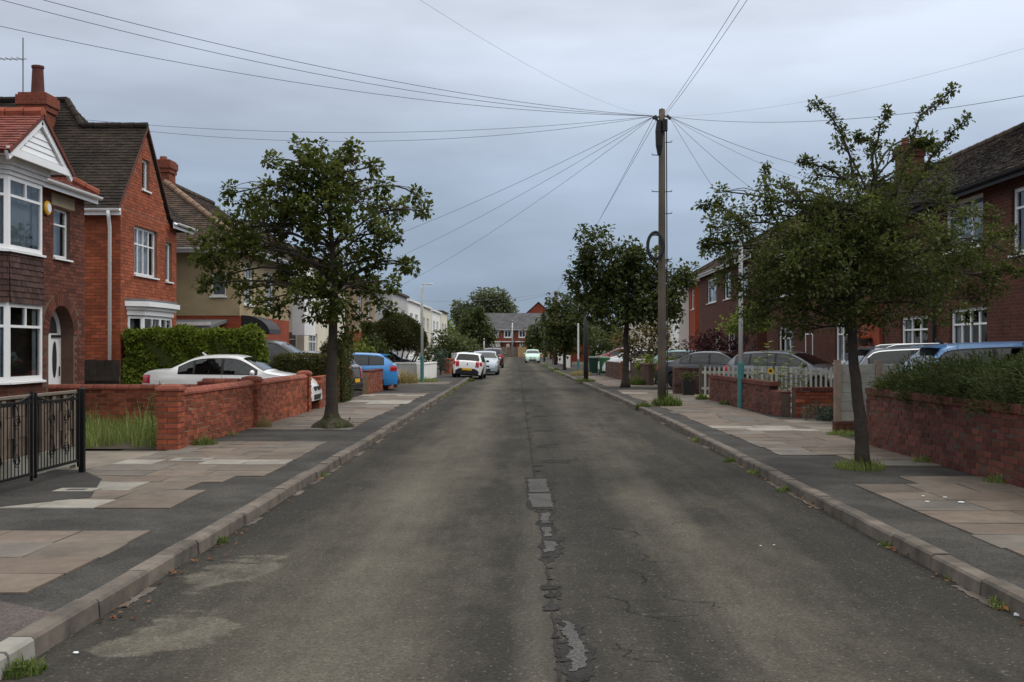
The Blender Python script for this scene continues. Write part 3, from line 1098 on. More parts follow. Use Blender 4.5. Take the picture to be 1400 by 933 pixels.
# left: remains of the next front wall in front of the clipped hedge
w = brick_wall('garden_wall', 'short broken red brick wall under dark clipped hedge behind the left street tree', (-5.5, 28.7), (-5.45, 33.0), YZ - 0.02, 0.84,
               cap=None, parts=200, height=lambda t: 1.0 if t < 0.5 else (0.9 if t < 0.8 else 1.0))
pier(w, (-5.5, 28.55), 0.34, YZ - 0.02, 0.84, 'brick_red', cap=False)
w = brick_wall('garden_wall', 'red brick wall with brown end pillar beside blue hatchback', (-5.42, 37.0), (-5.36, 43.6), YZ - 0.02, 0.72, cap='flat', cap_mt='brick_dull', parts=220)
pier(w, (-5.36, 44.0), 0.42, YZ - 0.02, 0.95, 'brick_brown', cap=False)

# right: near wall under the juniper, low broken wall by the lamp post
w = brick_wall('garden_wall', 'weathered dark red brick wall under spreading juniper at right edge', (5.78, 6.0), (5.66, 17.9), YZ - 0.02, 0.84, mt='brick_dull', mortar='mortar_dark',
               cap='edge', cap_mt='brick_dull', parts=290, lim=lambda b: b[1] > 12.0)
w = brick_wall('garden_wall', 'low crumbling brick wall behind teal-based lamp post on right', (5.95, 25.1), (5.62, 33.0), YZ - 0.02, 0.67, mt='brick_dull', mortar='mortar_dark', cap='edge', cap_mt='brick_dull', parts=280,
               height=lambda t: 1.0 if t > 0.12 else 0.8)
w = brick_wall('garden_wall', 'brick return wall running back from the crumbling wall end to a drive', (6.1, 25.0), (9.6, 25.6), YZ - 0.02, 0.60, mt='brick_red', mortar='mortar_dark', cap='edge', cap_mt='brick_dull', parts=120)
w = brick_wall('garden_wall', 'reddish brown brick wall behind black planter in front of navy saloon', (5.35, 37.6), (9.0, 37.9), YZ - 0.02, 0.84, mt='brick_brown', mortar='mortar_dark', cap='flat', cap_mt='brick_brown', parts=150)
pier(w, (5.3, 37.6), 0.5, YZ - 0.02, 0.92, 'brick_brown', mortar='mortar_dark', cap=False)
w = brick_wall('garden_wall', 'brown brick front wall right behind the middle street tree', (5.2, 45.5), (5.0, 51.5), YZ - 0.02, 0.80, mt='brick_brown', mortar='mortar_dark', cap='flat', cap_mt='brick_brown', parts=80)
w = brick_wall('garden_wall', 'dark brick wall with orange end beside green wheelie bin', (4.75, 53.5), (4.45, 60.0), YZ - 0.02, 0.84, mt='brick_brown', mortar='mortar_dark', cap=None, parts=80)
pier(w, (4.78, 53.2), 0.36, YZ - 0.02, 0.92, 'brick_red', cap=False)


# ------------------------------------------------------------------ house helpers
class Face:
    """a wall plane from p0 to p1 in plan, outward to the right of travel"""
    def __init__(s, p0, p1):
        s.p0 = Vector((*p0, 0)); s.p1 = Vector((*p1, 0))
        d = s.p1 - s.p0
        s.L = d.length
        s.u = d.normalized()
        s.n = Vector((s.u.y, -s.u.x, 0))

    def pt(s, a, z, out=0.0):
        v = s.p0 + s.u * a + s.n * out
        return (v.x, v.y, z)


def wall_mesh(mm, F, a0, a1, z0, z1, holes=(), reveal=0.12, top=None):
    """wall with rectangular openings and their reveals; top(a) clips a gable"""
    xs = sorted(set([a0, a1] + [h[0] for h in holes] + [h[1] for h in holes]))
    zs = sorted(set([z0, z1] + [h[2] for h in holes] + [h[3] for h in holes]))
    xs = [x for x in xs if a0 <= x <= a1]
    zs = [z for z in zs if z0 <= z <= z1]
    for xa, xb in zip(xs, xs[1:]):
        for za, zb in zip(zs, zs[1:]):
            cx, cz = (xa + xb) / 2, (za + zb) / 2
            if any(h[0] < cx < h[1] and h[2] < cz < h[3] for h in holes):
                continue
            mm.face([F.pt(xa, za), F.pt(xb, za), F.pt(xb, zb), F.pt(xa, zb)], 0.5)
    for h in holes:
        a, b, c, d = h[:4]
        for q in (((a, c), (b, c)), ((b, c), (b, d)), ((b, d), (a, d)), ((a, d), (a, c))):
            (x1, y1), (x2, y2) = q
            mm.face([F.pt(x1, y1), F.pt(x2, y2), F.pt(x2, y2, -reveal), F.pt(x1, y1, -reveal)], 0.5)


def brick_skin(mm, F, a0, a1, z0, z1, holes=(), inside=None, bl=0.232, bh=0.0765, proud=0.007):
    rows = int((z1 - z0) / bh)
    for r in range(rows):
        za, zb = z0 + r * bh + 0.006, z0 + (r + 1) * bh - 0.006
        s = a0 - (bl / 2 if r % 2 else 0)
        while s < a1:
            x0, x1 = max(s + 0.005, a0), min(s + bl - 0.005, a1)
            s += bl
            if x1 - x0 < 0.03:
                continue
            if inside and not (inside(x0, zb) and inside(x1, zb)):
                continue
            segs = [(x0, x1)]
            for h in holes:
                if zb > h[2] + 0.02 and za < h[3] - 0.02:
                    ns = []
                    for p, q in segs:
                        if q <= h[0] or p >= h[1]:
                            ns.append((p, q))
                        else:
                            if h[0] - p > 0.02:
                                ns.append((p, h[0]))
                            if q - h[1] > 0.02:
                                ns.append((h[1], q))
                    segs = ns
            for p, q in segs:
                o = proud + R.uniform(-0.002, 0.002)
                rr = R.random()
                f = [F.pt(p, za, o), F.pt(q, za, o), F.pt(q, zb, o), F.pt(p, zb, o)]
                b = [F.pt(p, za), F.pt(q, za), F.pt(q, zb), F.pt(p, zb)]
                mm.raw(f + b, [(0, 1, 2, 3), (4, 5, 1, 0), (5, 6, 2, 1), (6, 7, 3, 2), (7, 4, 0, 3)], rr)


def window(house, F, a0, a1, z0, z1, cols=2, transom=0.28, back='room_dark', set_in=0.07, frame='white_upvc', sill=True, bar=0.055, lights=None, toplights=None, name='window', glass='window_glass', mid=0.6):
    """frame mesh (part) with panes, sill and what hangs behind as sub-parts"""
    mm = MB()
    d0, d1 = -set_in, -set_in - 0.055

    def barq(x0, x1, y0, y1, o0=0.0):
        p = [F.pt(x0, y0, d1), F.pt(x1, y0, d1), F.pt(x1, y0, d0 + o0), F.pt(x0, y0, d0 + o0)]
        q = [F.pt(x0, y1, d1), F.pt(x1, y1, d1), F.pt(x1, y1, d0 + o0), F.pt(x0, y1, d0 + o0)]
        mm.hexa([p[3], p[2], p[1], p[0], q[3], q[2], q[1], q[0]], 0.5)
    b = bar
    barq(a0, a1, z0, z0 + b); barq(a0, a1, z1 - b, z1)
    barq(a0, a0 + b, z0 + b, z1 - b); barq(a1 - b, a1, z0 + b, z1 - b)
    zt = z1 - (z1 - z0) * transom if transom else None
    panes = []
    rows = [(z0 + b, z1 - b)] if not zt else [(z0 + b, zt - b * mid / 2), (zt + b * mid / 2, z1 - b)]
    if zt:
        barq(a0 + b, a1 - b, zt - b * mid / 2, zt + b * mid / 2, 0.004)
    for ri, (ya, yb) in enumerate(rows):
        nc = cols
        if ri == 1 and toplights:
            nc = toplights
        if ri == 0 and lights:
            nc = lights
        wdt = (a1 - a0 - 2 * b) / nc
        for k in range(nc):
            xa, xb = a0 + b + k * wdt, a0 + b + (k + 1) * wdt
            if k > 0:
                barq(xa - b * mid / 2, xa + b * mid / 2, ya, yb, 0.002)
            panes.append((xa + (b * mid / 2 if k else 0), xb - (b * mid / 2 if k < nc - 1 else 0), ya, yb))
    w = mm.build(name, frame, house)
    WINV[w.name] = Matrix.Identity(4)
    for xa, xb, ya, yb in panes:
        pm = MB()
        o = d0 - 0.03
        pm.face([F.pt(xa - 0.01, ya - 0.01, o), F.pt(xb + 0.01, ya - 0.01, o), F.pt(xb + 0.01, yb + 0.01, o), F.pt(xa - 0.01, yb + 0.01, o)], 0.5)
        pm.build('pane', glass, w)
    if sill:
        sm = MB()
        p = [F.pt(a0 - 0.04, z0 - 0.05, d1), F.pt(a1 + 0.04, z0 - 0.05, d1), F.pt(a1 + 0.04, z0 - 0.05, 0.06), F.pt(a0 - 0.04, z0 - 0.05, 0.06)]
        q = [F.pt(a0 - 0.04, z0 + 0.004, d1), F.pt(a1 + 0.04, z0 + 0.004, d1), F.pt(a1 + 0.04, z0 - 0.015, 0.06), F.pt(a0 - 0.04, z0 - 0.015, 0.06)]
        sm.hexa([p[3], p[2], p[1], p[0], q[3], q[2], q[1], q[0]], 0.5)
        sm.build('sill', frame, w)
    # what hangs inside: a gathered curtain or blind, and the dark of the room
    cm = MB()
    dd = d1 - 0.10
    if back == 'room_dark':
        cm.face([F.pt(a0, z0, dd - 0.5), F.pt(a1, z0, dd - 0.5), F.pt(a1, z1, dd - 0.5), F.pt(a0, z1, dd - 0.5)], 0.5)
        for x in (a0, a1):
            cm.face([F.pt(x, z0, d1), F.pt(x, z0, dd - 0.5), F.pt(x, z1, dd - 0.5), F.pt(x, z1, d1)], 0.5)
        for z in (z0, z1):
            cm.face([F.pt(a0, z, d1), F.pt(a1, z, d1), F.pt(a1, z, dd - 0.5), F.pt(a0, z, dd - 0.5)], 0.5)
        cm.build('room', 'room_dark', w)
        cm = MB()
        for s0, s1 in ((a0 + 0.02, a0 + (a1 - a0) * 0.14), (a1 - (a1 - a0) * 0.14, a1 - 0.02)):
            n = 6
            for k in range(n):
                xa, xb = s0 + (s1 - s0) * k / n, s0 + (s1 - s0) * (k + 1) / n
                oa, ob = (0.0 if k % 2 else 0.03), (0.03 if k % 2 else 0.0)
                cm.face([F.pt(xa, z0, d1 - 0.02 - oa), F.pt(xb, z0, d1 - 0.02 - ob), F.pt(xb, z1, d1 - 0.02 - ob), F.pt(xa, z1, d1 - 0.02 - oa)], 0.5)
            cm.build('curtain', 'net_curtain', w)
            cm = MB()
    else:
        n = max(6, int((a1 - a0) / 0.07))
        for k in range(n):
            xa, xb = a0 + (a1 - a0) * k / n, a0 + (a1 - a0) * (k + 1) / n
            oa, ob = (0.0 if k % 2 else 0.025), (0.025 if k % 2 else 0.0)
            cm.face([F.pt(xa, z0, dd - oa), F.pt(xb, z0, dd - ob), F.pt(xb, z1, dd - ob), F.pt(xa, z1, dd - oa)], 0.5)
        cm.build('curtain', back, w)
    return w


def tile_slope(mm, poly, course=0.105, tw=0.175, lift=0.022, jit=0.004):
    """covers a planar polygon with overlapping tiles laid in courses (first edge = eaves)"""
    P = [Vector(p) for p in poly]
    nrm = Vector((0, 0, 0))
    for a, b in zip(P, P[1:] + P[:1]):
        nrm += a.cross(b)
    nrm.normalize()
    if nrm.z < -0.01 or (abs(nrm.z) <= 0.01 and nrm.dot(Vector((0, 0, 1.7)) - P[0]) < 0 and False):
        nrm = -nrm
    u = (P[1] - P[0]).normalized()
    v = nrm.cross(u).normalized()
    if v.z < 0:
        v = -v
    o = P[0]
    q = [((p - o).dot(u), (p - o).dot(v)) for p in P]
    vmax = max(b for a, b in q)
    r = 0
    y = 0.0
    while y < vmax - 0.01:
        y2 = min(y + course, vmax)
        ym = (y + y2) / 2
        xs = []
        for (a, b), (c, d) in zip(q, q[1:] + q[:1]):
            if (b <= ym < d) or (d <= ym < b):
                xs.append(a + (c - a) * (ym - b) / (d - b))
        xs.sort()
        for xa, xb in zip(xs[0::2], xs[1::2]):
            s = xa - (tw / 2 if r % 2 else 0)
            while s < xb:
                p0, p1 = max(s + 0.003, xa), min(s + tw - 0.003, xb)
                s += tw
                if p1 - p0 < 0.02:
                    continue
                l = lift + R.uniform(-jit, jit)
                sk = R.uniform(-jit, jit)
                A = o + u * p0 + v * (y - 0.012) + nrm * (l + sk)
                B = o + u * p1 + v * (y - 0.012) + nrm * (l - sk)
                C = o + u * p1 + v * (y2 + 0.012) + nrm * 0.004
                D = o + u * p0 + v * (y2 + 0.012) + nrm * 0.004
                E = A - nrm * l
                G = B - nrm * l
                mm.raw([A, B, C, D, E, G], [(0, 1, 2, 3), (4, 5, 1, 0), (4, 0, 3), (1, 5, 2)], R.random())
        y = y2
        r += 1


def slab_poly(mm, poly, t=0.06):
    """thin solid under the tiles"""
    P = [Vector(p) for p in poly]
    nrm = Vector((0, 0, 0))
    for a, b in zip(P, P[1:] + P[:1]):
        nrm += a.cross(b)
    nrm.normalize()
    if nrm.z < 0:
        nrm = -nrm
        P = P[::-1]
    n = len(P)
    vs = P + [p - nrm * t for p in P]
    fs = [tuple(range(n)), tuple(reversed(range(n, 2 * n)))]
    for i in range(n):
        k = (i + 1) % n
        fs.append((i, n + i, n + k, k))
    mm.raw(vs, fs, 0.5)


def roof(house, polys, mt, fine=True, name='roof', course=0.105, tw=0.175):
    base = MB()
    for p in polys:
        slab_poly(base, p)
    rf = base.build(name, mt, house)
    WINV[rf.name] = Matrix.Identity(4)
    tm = MB()
    for p in polys:
        tile_slope(tm, p, course, tw)
    tm.build('tiles', mt, rf, kind='stuff')
    return rf


def ridge_tiles(rf, a, b, mt, r=0.11, step=0.32):
    a, b = Vector(a), Vector(b)
    L = (b - a).length
    n = max(1, int(L / step))
    d = (b - a) / n
    for k in range(n):
        mm = MB()
        p, q = a + d * (k + 0.03), a + d * (k + 0.98)
        mm.tube([p, q], [r * 1.05, r * 0.95], 8)
        mm.build('ridge_tile', mt, rf)


def gutter(house, a, b, out, mt='white_upvc', fascia=0.16):
    a, b = Vector(a), Vector(b)
    out = Vector(out)
    mm = MB()
    d = (b - a).normalized()
    n = 6
    # half-round channel
    ring = []
    for k in range(n + 1):
        t = PI + PI * k / n
        ring.append(out * (0.06 + 0.055 * math.cos(t)) + Vector((0, 0, 0.055 * math.sin(t))))
    for x, y in zip(ring, ring[1:]):
        mm.face([a + x, b + x, b + y, a + y], 0.5)
        mm.face([a + x * 1.0 + Vector((0, 0, 0.006)), a + y + Vector((0, 0, 0.006)), b + y + Vector((0, 0, 0.006)), b + x + Vector((0, 0, 0.006))], 0.5)
    mm.build('gutter', mt, house)
    mm = MB()
    mm.bar(a - out * 0.012 + Vector((0, 0, -0.06)), b - out * 0.012 + Vector((0, 0, -0.06)), 0.025, fascia, (0, 0, 1))
    mm.build('fascia', mt, house)


def chimney(house, c, w, d, z0, z1, mt, pots=1, pot_mt='terracotta', pot_h=0.6, name='chimney', pot_r=0.11):
    mm = MB()
    x, y = c
    mm.box(x - w / 2, x + w / 2, y - d / 2, y + d / 2, z0, z1 - 0.45)
    mm.box(x - w / 2 - 0.04, x + w / 2 + 0.04, y - d / 2 - 0.04, y + d / 2 + 0.04, z1 - 0.45, z1 - 0.30)
    mm.box(x - w / 2 - 0.075, x + w / 2 + 0.075, y - d / 2 - 0.075, y + d / 2 + 0.075, z1 - 0.30, z1 - 0.06)
    mm.box(x - w / 2 - 0.03, x + w / 2 + 0.03, y - d / 2 - 0.03, y + d / 2 + 0.03, z1 - 0.06, z1)
    ch = mm.build(name, mt, house)
    WINV[ch.name] = Matrix.Identity(4)
    for k in range(pots):
        px = x + (k - (pots - 1) / 2) * 0.32
        pm = MB()
        r = pot_r
        pm.lathe([(r * 1.25, z1 - 0.02), (r * 1.2, z1 + 0.1), (r, z1 + pot_h * 0.9), (r * 1.15, z1 + pot_h * 0.92), (r * 1.15, z1 + pot_h), (r * 0.8, z1 + pot_h), (r * 0.75, z1 + pot_h * 0.7)], (px, y, 0), 14)
        pm.build('chimney_pot', pot_mt, ch, smooth=False)
    return ch


def aerial(label, p, h, arms=5, L=0.9, rz=0.0):
    t = thing('television_aerial', label, 'aerial', p)
    mm = MB()
    mm.tube([p, Vector(p) + Vector((0, 0, h))], 0.022, 6)
    mm.build('mast', 'galvanised', t)
    b = MB()
    dx, dy = math.cos(rz), math.sin(rz)
    z = p[2] + h * 0.72
    c = Vector((p[0], p[1], z))
    b.tube([c + Vector((dx, dy, 0)) * -0.1, c + Vector((dx, dy, 0)) * L], 0.014, 5)
    for k in range(arms):
        q = c + Vector((dx, dy, 0)) * (L * (k + 0.5) / arms)
        s = Vector((-dy, dx, 0)) * (0.22 - 0.02 * k)
        b.tube([q - s, q + s], 0.009, 4)
    b.build('boom', 'galvanised', t)
    return t


# ------------------------------------------------------------------ house 1 (left edge)
h1 = thing('brick_house', 'dark brick house with white gabled two-storey bay and arched porch at left edge', 'house', (-9.5, 19, 0))
FX = -9.5
F = Face((FX, 14.2), (FX, 23.6))
def D2a(d): return d - 14.2
ar0, ar1, arz = D2a(21.83), D2a(23.03), 1.95
arc_c, arc_r = (ar0 + ar1) / 2, (ar1 - ar0) / 2
wh = [D2a(22.05), D2a(22.85), 3.52, 4.53]
holes = [tuple(wh), (ar0, ar1, 0.0, arz + arc_r)]
m = MB()
wall_mesh(m, F, 0, F.L, 0.0, 5.0, [tuple(wh)] + [(ar0, ar1, 0.0, arz + arc_r)], 0.26)
# spandrels of the round arch
N = 12
for k in range(N):
    t0, t1 = PI * k / N, PI * (k + 1) / N
    x0, x1 = arc_c + arc_r * math.cos(t0), arc_c + arc_r * math.cos(t1)
    y0, y1 = arz + arc_r * math.sin(t0), arz + arc_r * math.sin(t1)
    m.face([F.pt(x0, y0), F.pt(x0, arz + arc_r), F.pt(x1, arz + arc_r), F.pt(x1, y1)], 0.5)
    m.face([F.pt(x0, y0), F.pt(x1, y1), F.pt(x1, y1, -0.26), F.pt(x0, y0, -0.26)], 0.5)
sideF = Face((FX, 23.6), (-16.5, 23.6))
wall_mesh(m, sideF, 0, sideF.L, 0, 5.0)
nearF = Face((-16.5, 14.2), (FX, 14.2))
wall_mesh(m, nearF, 0, nearF.L, 0, 5.0)
backF = Face((-16.5, 23.6), (-16.5, 14.2))
wall_mesh(m, backF, 0, backF.L, 0, 5.0)
m.build('wall', 'house_mortar_dark', h1)
m = MB()
def not_arch(x, z):
    if ar0 - 0.27 < x < ar1 + 0.27 and z > arz:
        return math.hypot(x - arc_c, z - arz) > arc_r + 0.27
    return not (ar0 < x < ar1 and z <= arz)
brick_skin(m, F, D2a(16.5), F.L, 0.0, 5.0, [tuple(wh), (D2a(17.85), D2a(20.6), 0, 5), (ar0, ar1, 0, arz)], not_arch)
m.build('bricks', 'house_brick_dark', h1, kind='stuff')
# arch ring: headers set on edge
for k in range(22):
    t0, t1 = PI * (k + 0.06) / 22, PI * (k + 0.94) / 22
    mm = MB()
    q = []
    for o in (0.012, -0.1):
        q.append([F.pt(arc_c + r * math.cos(t), arz + r * math.sin(t), o) for r, t in ((arc_r, t0), (arc_r + 0.24, t0), (arc_r + 0.24, t1), (arc_r, t1))])
    mm.raw(q[0] + q[1], [(0, 1, 2, 3), (7, 6, 5, 4), (0, 4, 5, 1), (1, 5, 6, 2), (2, 6, 7, 3), (3, 7, 4, 0)], 0.0)
    mm.build('arch_brick', 'house_brick_dark', h1)
# white door with arched head at the back of the porch
m = MB()
dd = -0.26
m.raw([F.pt(ar0, 0, dd), F.pt(ar1, 0, dd), F.pt(ar1, arz + arc_r, dd), F.pt(ar0, arz + arc_r, dd)], [(0, 1, 2, 3)], 0.5)
door = m.build('door', 'white_upvc', h1)
WINV[door.name] = Matrix.Identity(4)
m = MB()
q = []
for k in range(20):
    t = 2 * PI * k / 20
    q.append(F.pt(arc_c + 0.27 + 0.10 * math.cos(t), 1.45 + 0.38 * math.sin(t), dd + 0.012))
m.face(q, 0.5)
m.build('door_glass', 'room_dark', door)
m = MB()
for k in range(14):
    t0, t1 = PI * k / 14, PI * (k + 1) / 14
    m.raw([F.pt(arc_c + r * math.cos(t), arz + r * math.sin(t), dd + 0.02) for r, t in ((arc_r - 0.14, t0), (arc_r - 0.08, t0), (arc_r - 0.08, t1), (arc_r - 0.14, t1))], [(0, 1, 2, 3)], 0.5)
m.face([F.pt(arc_c + (arc_r - 0.2) * math.cos(PI * k / 12), arz + 0.04 + (arc_r - 0.2) * math.sin(PI * k / 12), dd + 0.008) for k in range(13)], 0.5, 1)
m.build('fanlight', ['white_upvc', 'room_dark'], door)
m = MB()
m.bar(F.pt(arc_c + 0.12, arz - 0.02, dd + 0.015), F.pt(arc_c + 0.54, arz - 0.02, dd + 0.015), 0.03, 0.05)
m.build('letter_rail', 'trim_black', door)
m = MB()
m.bar(F.pt(arc_c + 0.46, 1.1, dd + 0.03), F.pt(arc_c + 0.46, 1.3, dd + 0.03), 0.02, 0.02)
m.build('handle', 'trim_black', door)
window(h1, F, wh[0], wh[1], wh[2], wh[3], 1, 0.33, 'blind_grey')
m = MB()
p = [F.pt(wh[0] - 0.1, 4.56, 0.0), F.pt(wh[1] + 0.22, 4.56, 0.0), F.pt(wh[1] + 0.22, 4.56, 0.014), F.pt(wh[0] - 0.1, 4.56, 0.014)]
m.hexa([p[3], p[2], p[1], p[0]] + [(a, b, 4.80) for a, b, c in (p[3], p[2], p[1], p[0])])
m.build('lintel', 'stone_lintel', h1)
# canted bay
bp = [(FX, 17.75), (-8.75, 18.55), (-8.75, 19.85), (FX, 20.65)]
BFs = [Face(bp[k], bp[k + 1]) for k in range(3)]
m = MB()
for B in BFs:
    wall_mesh(m, B, 0, B.L, 0, 1.10)
m.build('bay_base', 'brick_far_dark', h1)
m = MB()
for B in BFs:
    wall_mesh(m, B, 0, B.L, 2.48, 3.34)
m.build('bay_spandrel', 'tile_hung', h1)
tm = MB()
for B in BFs:
    nv = B.n
    A = [Vector(B.pt(0, 2.47, 0.03)), Vector(B.pt(B.L, 2.47, 0.03)), Vector(B.pt(B.L, 3.34, 0.004)), Vector(B.pt(0, 3.34, 0.004))]
    tile_slope(tm, A, 0.10, 0.165, 0.02)
tm.build('hung_tiles', 'tile_hung', h1, kind='stuff')
for i, B in enumerate(BFs):
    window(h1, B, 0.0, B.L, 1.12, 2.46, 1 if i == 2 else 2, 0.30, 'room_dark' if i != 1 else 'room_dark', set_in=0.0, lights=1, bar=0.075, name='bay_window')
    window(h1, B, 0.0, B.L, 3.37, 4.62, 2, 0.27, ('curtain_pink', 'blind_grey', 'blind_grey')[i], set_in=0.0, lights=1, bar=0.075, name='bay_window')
# cornice under the gable
m = MB()
for z0_, z1_, o in ((4.625, 4.70, 0.03), (4.70, 4.78, 0.07), (4.78, 4.90, 0.12)):
    pl = [(FX, 17.75 - o), (-8.75 + o, 18.55 - o * 0.6), (-8.75 + o, 19.85 + o * 0.6), (FX, 20.65 + o)]
    m.prism(pl, z0_, z1_ - 0.003, 0.5)
m.build('cornice', 'white_paint', h1)
gx, g0, g1, ga, gz0, gz1 = -8.52, 18.02, 20.42, 19.22, 4.905, 5.70
m = MB()
m.raw([(gx, g0, gz0), (gx, g1, gz0), (gx, ga, gz1), (-9.6, g0, gz0), (-9.6, g1, gz0), (-9.6, ga, gz1)], [(0, 1, 2), (3, 5, 4), (0, 3, 4, 1), (1, 4, 5, 2), (2, 5, 3, 0)], 0.5)
gb = m.build('gable', 'white_paint', h1)
WINV[gb.name] = Matrix.Identity(4)
for k in range(5):       # shiplap boards
    za, zb = gz0 + 0.12 + k * 0.105, gz0 + 0.12 + (k + 1) * 0.105 - 0.006
    hw = lambda z: (g1 - g0) / 2 * (1 - (z - gz0) / (gz1 - gz0)) - 0.24
    if hw(zb) < 0.04:
        break
    mm = MB()
    mm.raw([(gx + 0.022, ga - hw(za), za), (gx + 0.022, ga + hw(za), za), (gx + 0.008, ga + hw(zb), zb), (gx + 0.008, ga - hw(zb), zb), (gx, ga - hw(za), za), (gx, ga + hw(za), za)], [(0, 1, 2, 3), (4, 5, 1, 0)], 0.5)
    mm.build('board', 'white_upvc', gb)
for s in (-1, 1):         # barge boards
    mm = MB()
    y0 = ga + s * (g1 - g0) / 2 * 1.06
    a = Vector((gx + 0.03, y0, gz0 - 0.06)); b = Vector((gx + 0.03, ga, gz1 - 0.035))
    mm.bar(a, b, 0.05, 0.15, (1, 0, 0) if False else (0, 0, 1))
    mm.build('barge_board', 'white_upvc', gb)
m = MB()
m.bar((gx + 0.035, g0 - 0.06, gz0 + 0.03), (gx + 0.035, g1 + 0.06, gz0 + 0.03), 0.05, 0.13)
m.build('fascia', 'white_upvc', gb)
ov = 0.10
sl = (gz1 - gz0) / ((g1 - g0) / 2)
def gpoly(s):
    ye = ga + s * ((g1 - g0) / 2 + ov)
    ze = gz0 - ov * sl + 0.09
    zr = gz1 + 0.09
    q = [(gx + 0.09, ye, ze), (-12.2, ye, ze), (-12.2, ga, zr), (gx + 0.09, ga, zr)]
    return q if s > 0 else [q[1], q[0], q[3], q[2]]
rf = roof(h1, [gpoly(1), gpoly(-1)], 'roof_red', name='bay_roof')
ridge_tiles(rf, (gx + 0.08, ga, gz1 + 0.10), (-12.0, ga, gz1 + 0.10), 'roof_ridge_red')
ex, ez, rxx, rz1 = -9.28, 4.98, -12.7, 7.0
e1 = 23.78
hipd = e1 - (ex - rxx)
rf = roof(h1, [[(ex, 13.9, ez), (ex, e1, ez), (rxx, hipd, rz1), (rxx, 13.9, rz1)], [(ex, e1, ez), (-16.1, e1, ez), (rxx, hipd, rz1)]], 'roof_red')
ridge_tiles(rf, (ex, e1, ez + 0.04), (rxx, hipd, rz1 + 0.04), 'roof_ridge_red', 0.10)
gutter(h1, (ex, g1 - 0.05, ez - 0.04), (ex, e1 + 0.02, ez - 0.04), (1, 0, 0))
m = MB()
m.box(FX, ex, 20.5, 23.75, 4.86, 4.885)
m.build('soffit', 'white_upvc', h1)
# alarm box on the wall
t = thing('alarm_box', 'round yellow and white alarm box beside upper bay window', 'alarm box', (FX, 21.3, 4.4))
m = MB()
m.lathe([(0.0, 0.012), (0.135, 0.012), (0.145, 0.05), (0.125, 0.075), (0.0, 0.085)], (FX, 21.68, 4.45), 18, 'x')
m.build('cover', 'yellow_box', t, smooth=False)
m = MB()
m.lathe([(0.0, 0.090), (0.085, 0.089), (0.09, 0.080)], (FX, 21.68, 4.45), 16, 'x')
m.build('badge', 'white_upvc', t)

# ------------------------------------------------------------------ house 2 (red gable)
h2 = thing('brick_house', 'bright red brick gabled house with dark tiled roof and tall side chimney', 'house', (FX, 27.5, 0))
F = Face((FX, 25.7), (FX, 29.8))
S = Face((-16.5, 25.7), (FX, 25.7))
def D2b(d): return d - 25.7
win4 = (D2b(26.6), D2b(28.25), 3.48, 4.66)
winN = (D2b(28.92), D2b(29.42), 3.45, 4.48)
winA = (D2b(27.14), D2b(27.66), 5.62, 6.38)
g_a, g_r, g_b = 0.0, 1.7, 3.4
gtop = lambda x: 5.0 + (7.12 - 5.0) * (1 - abs(x - g_r) / 1.78)
m = MB()
wall_mesh(m, F, 0, F.L, 0, 5.0, [win4, winN, (D2b(26.25), D2b(28.85), 0.9, 2.5)])
# gable triangle round the attic window
az0, az1, aa, ab = winA[2], winA[3], winA[0], winA[1]
m.face([F.pt(0, 5.0), F.pt(aa, 5.0), F.pt(aa, gtop(aa))], 0.5)
m.face([F.pt(ab, 5.0), F.pt(g_b, 5.0), F.pt(ab, gtop(ab))], 0.5)
m.face([F.pt(aa, 5.0), F.pt(ab, 5.0), F.pt(ab, az0), F.pt(aa, az0)], 0.5)
m.face([F.pt(aa, az1), F.pt(ab, az1), F.pt(ab, gtop(ab)), F.pt(g_r, gtop(g_r)), F.pt(aa, gtop(aa))], 0.5)
for q in (((aa, az0), (ab, az0)), ((ab, az0), (ab, az1)), ((ab, az1), (aa, az1)), ((aa, az1), (aa, az0))):
    (x1, y1), (x2, y2) = q
    m.face([F.pt(x1, y1), F.pt(x2, y2), F.pt(x2, y2, -0.12), F.pt(x1, y1, -0.12)], 0.5)
wall_mesh(m, S, 0, S.L, 0, 5.0)
E = Face((FX, 29.8), (-16.5, 29.8))
wall_mesh(m, E, 0, E.L, 0, 5.0)
B_ = Face((-16.5, 29.8), (-16.5, 25.7))
wall_mesh(m, B_, 0, B_.L, 0, 5.0)
m.build('wall', 'house_mortar', h2)
m = MB()
brick_skin(m, F, 0, F.L, 0.0, 5.0, [win4, winN, (D2b(26.25), D2b(28.85), 0, 2.5)])
brick_skin(m, F, 0, g_b, 5.0, 7.1, [winA], lambda x, z: z < gtop(x) - 0.02)
brick_skin(m, S, S.L - 2.2, S.L, 0.0, 5.0)
m.build('bricks', 'house_brick_red', h2, kind='stuff')
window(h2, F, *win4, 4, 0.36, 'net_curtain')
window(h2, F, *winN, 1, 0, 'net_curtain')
window(h2, F, *winA, 1, 0, 'net_curtain')
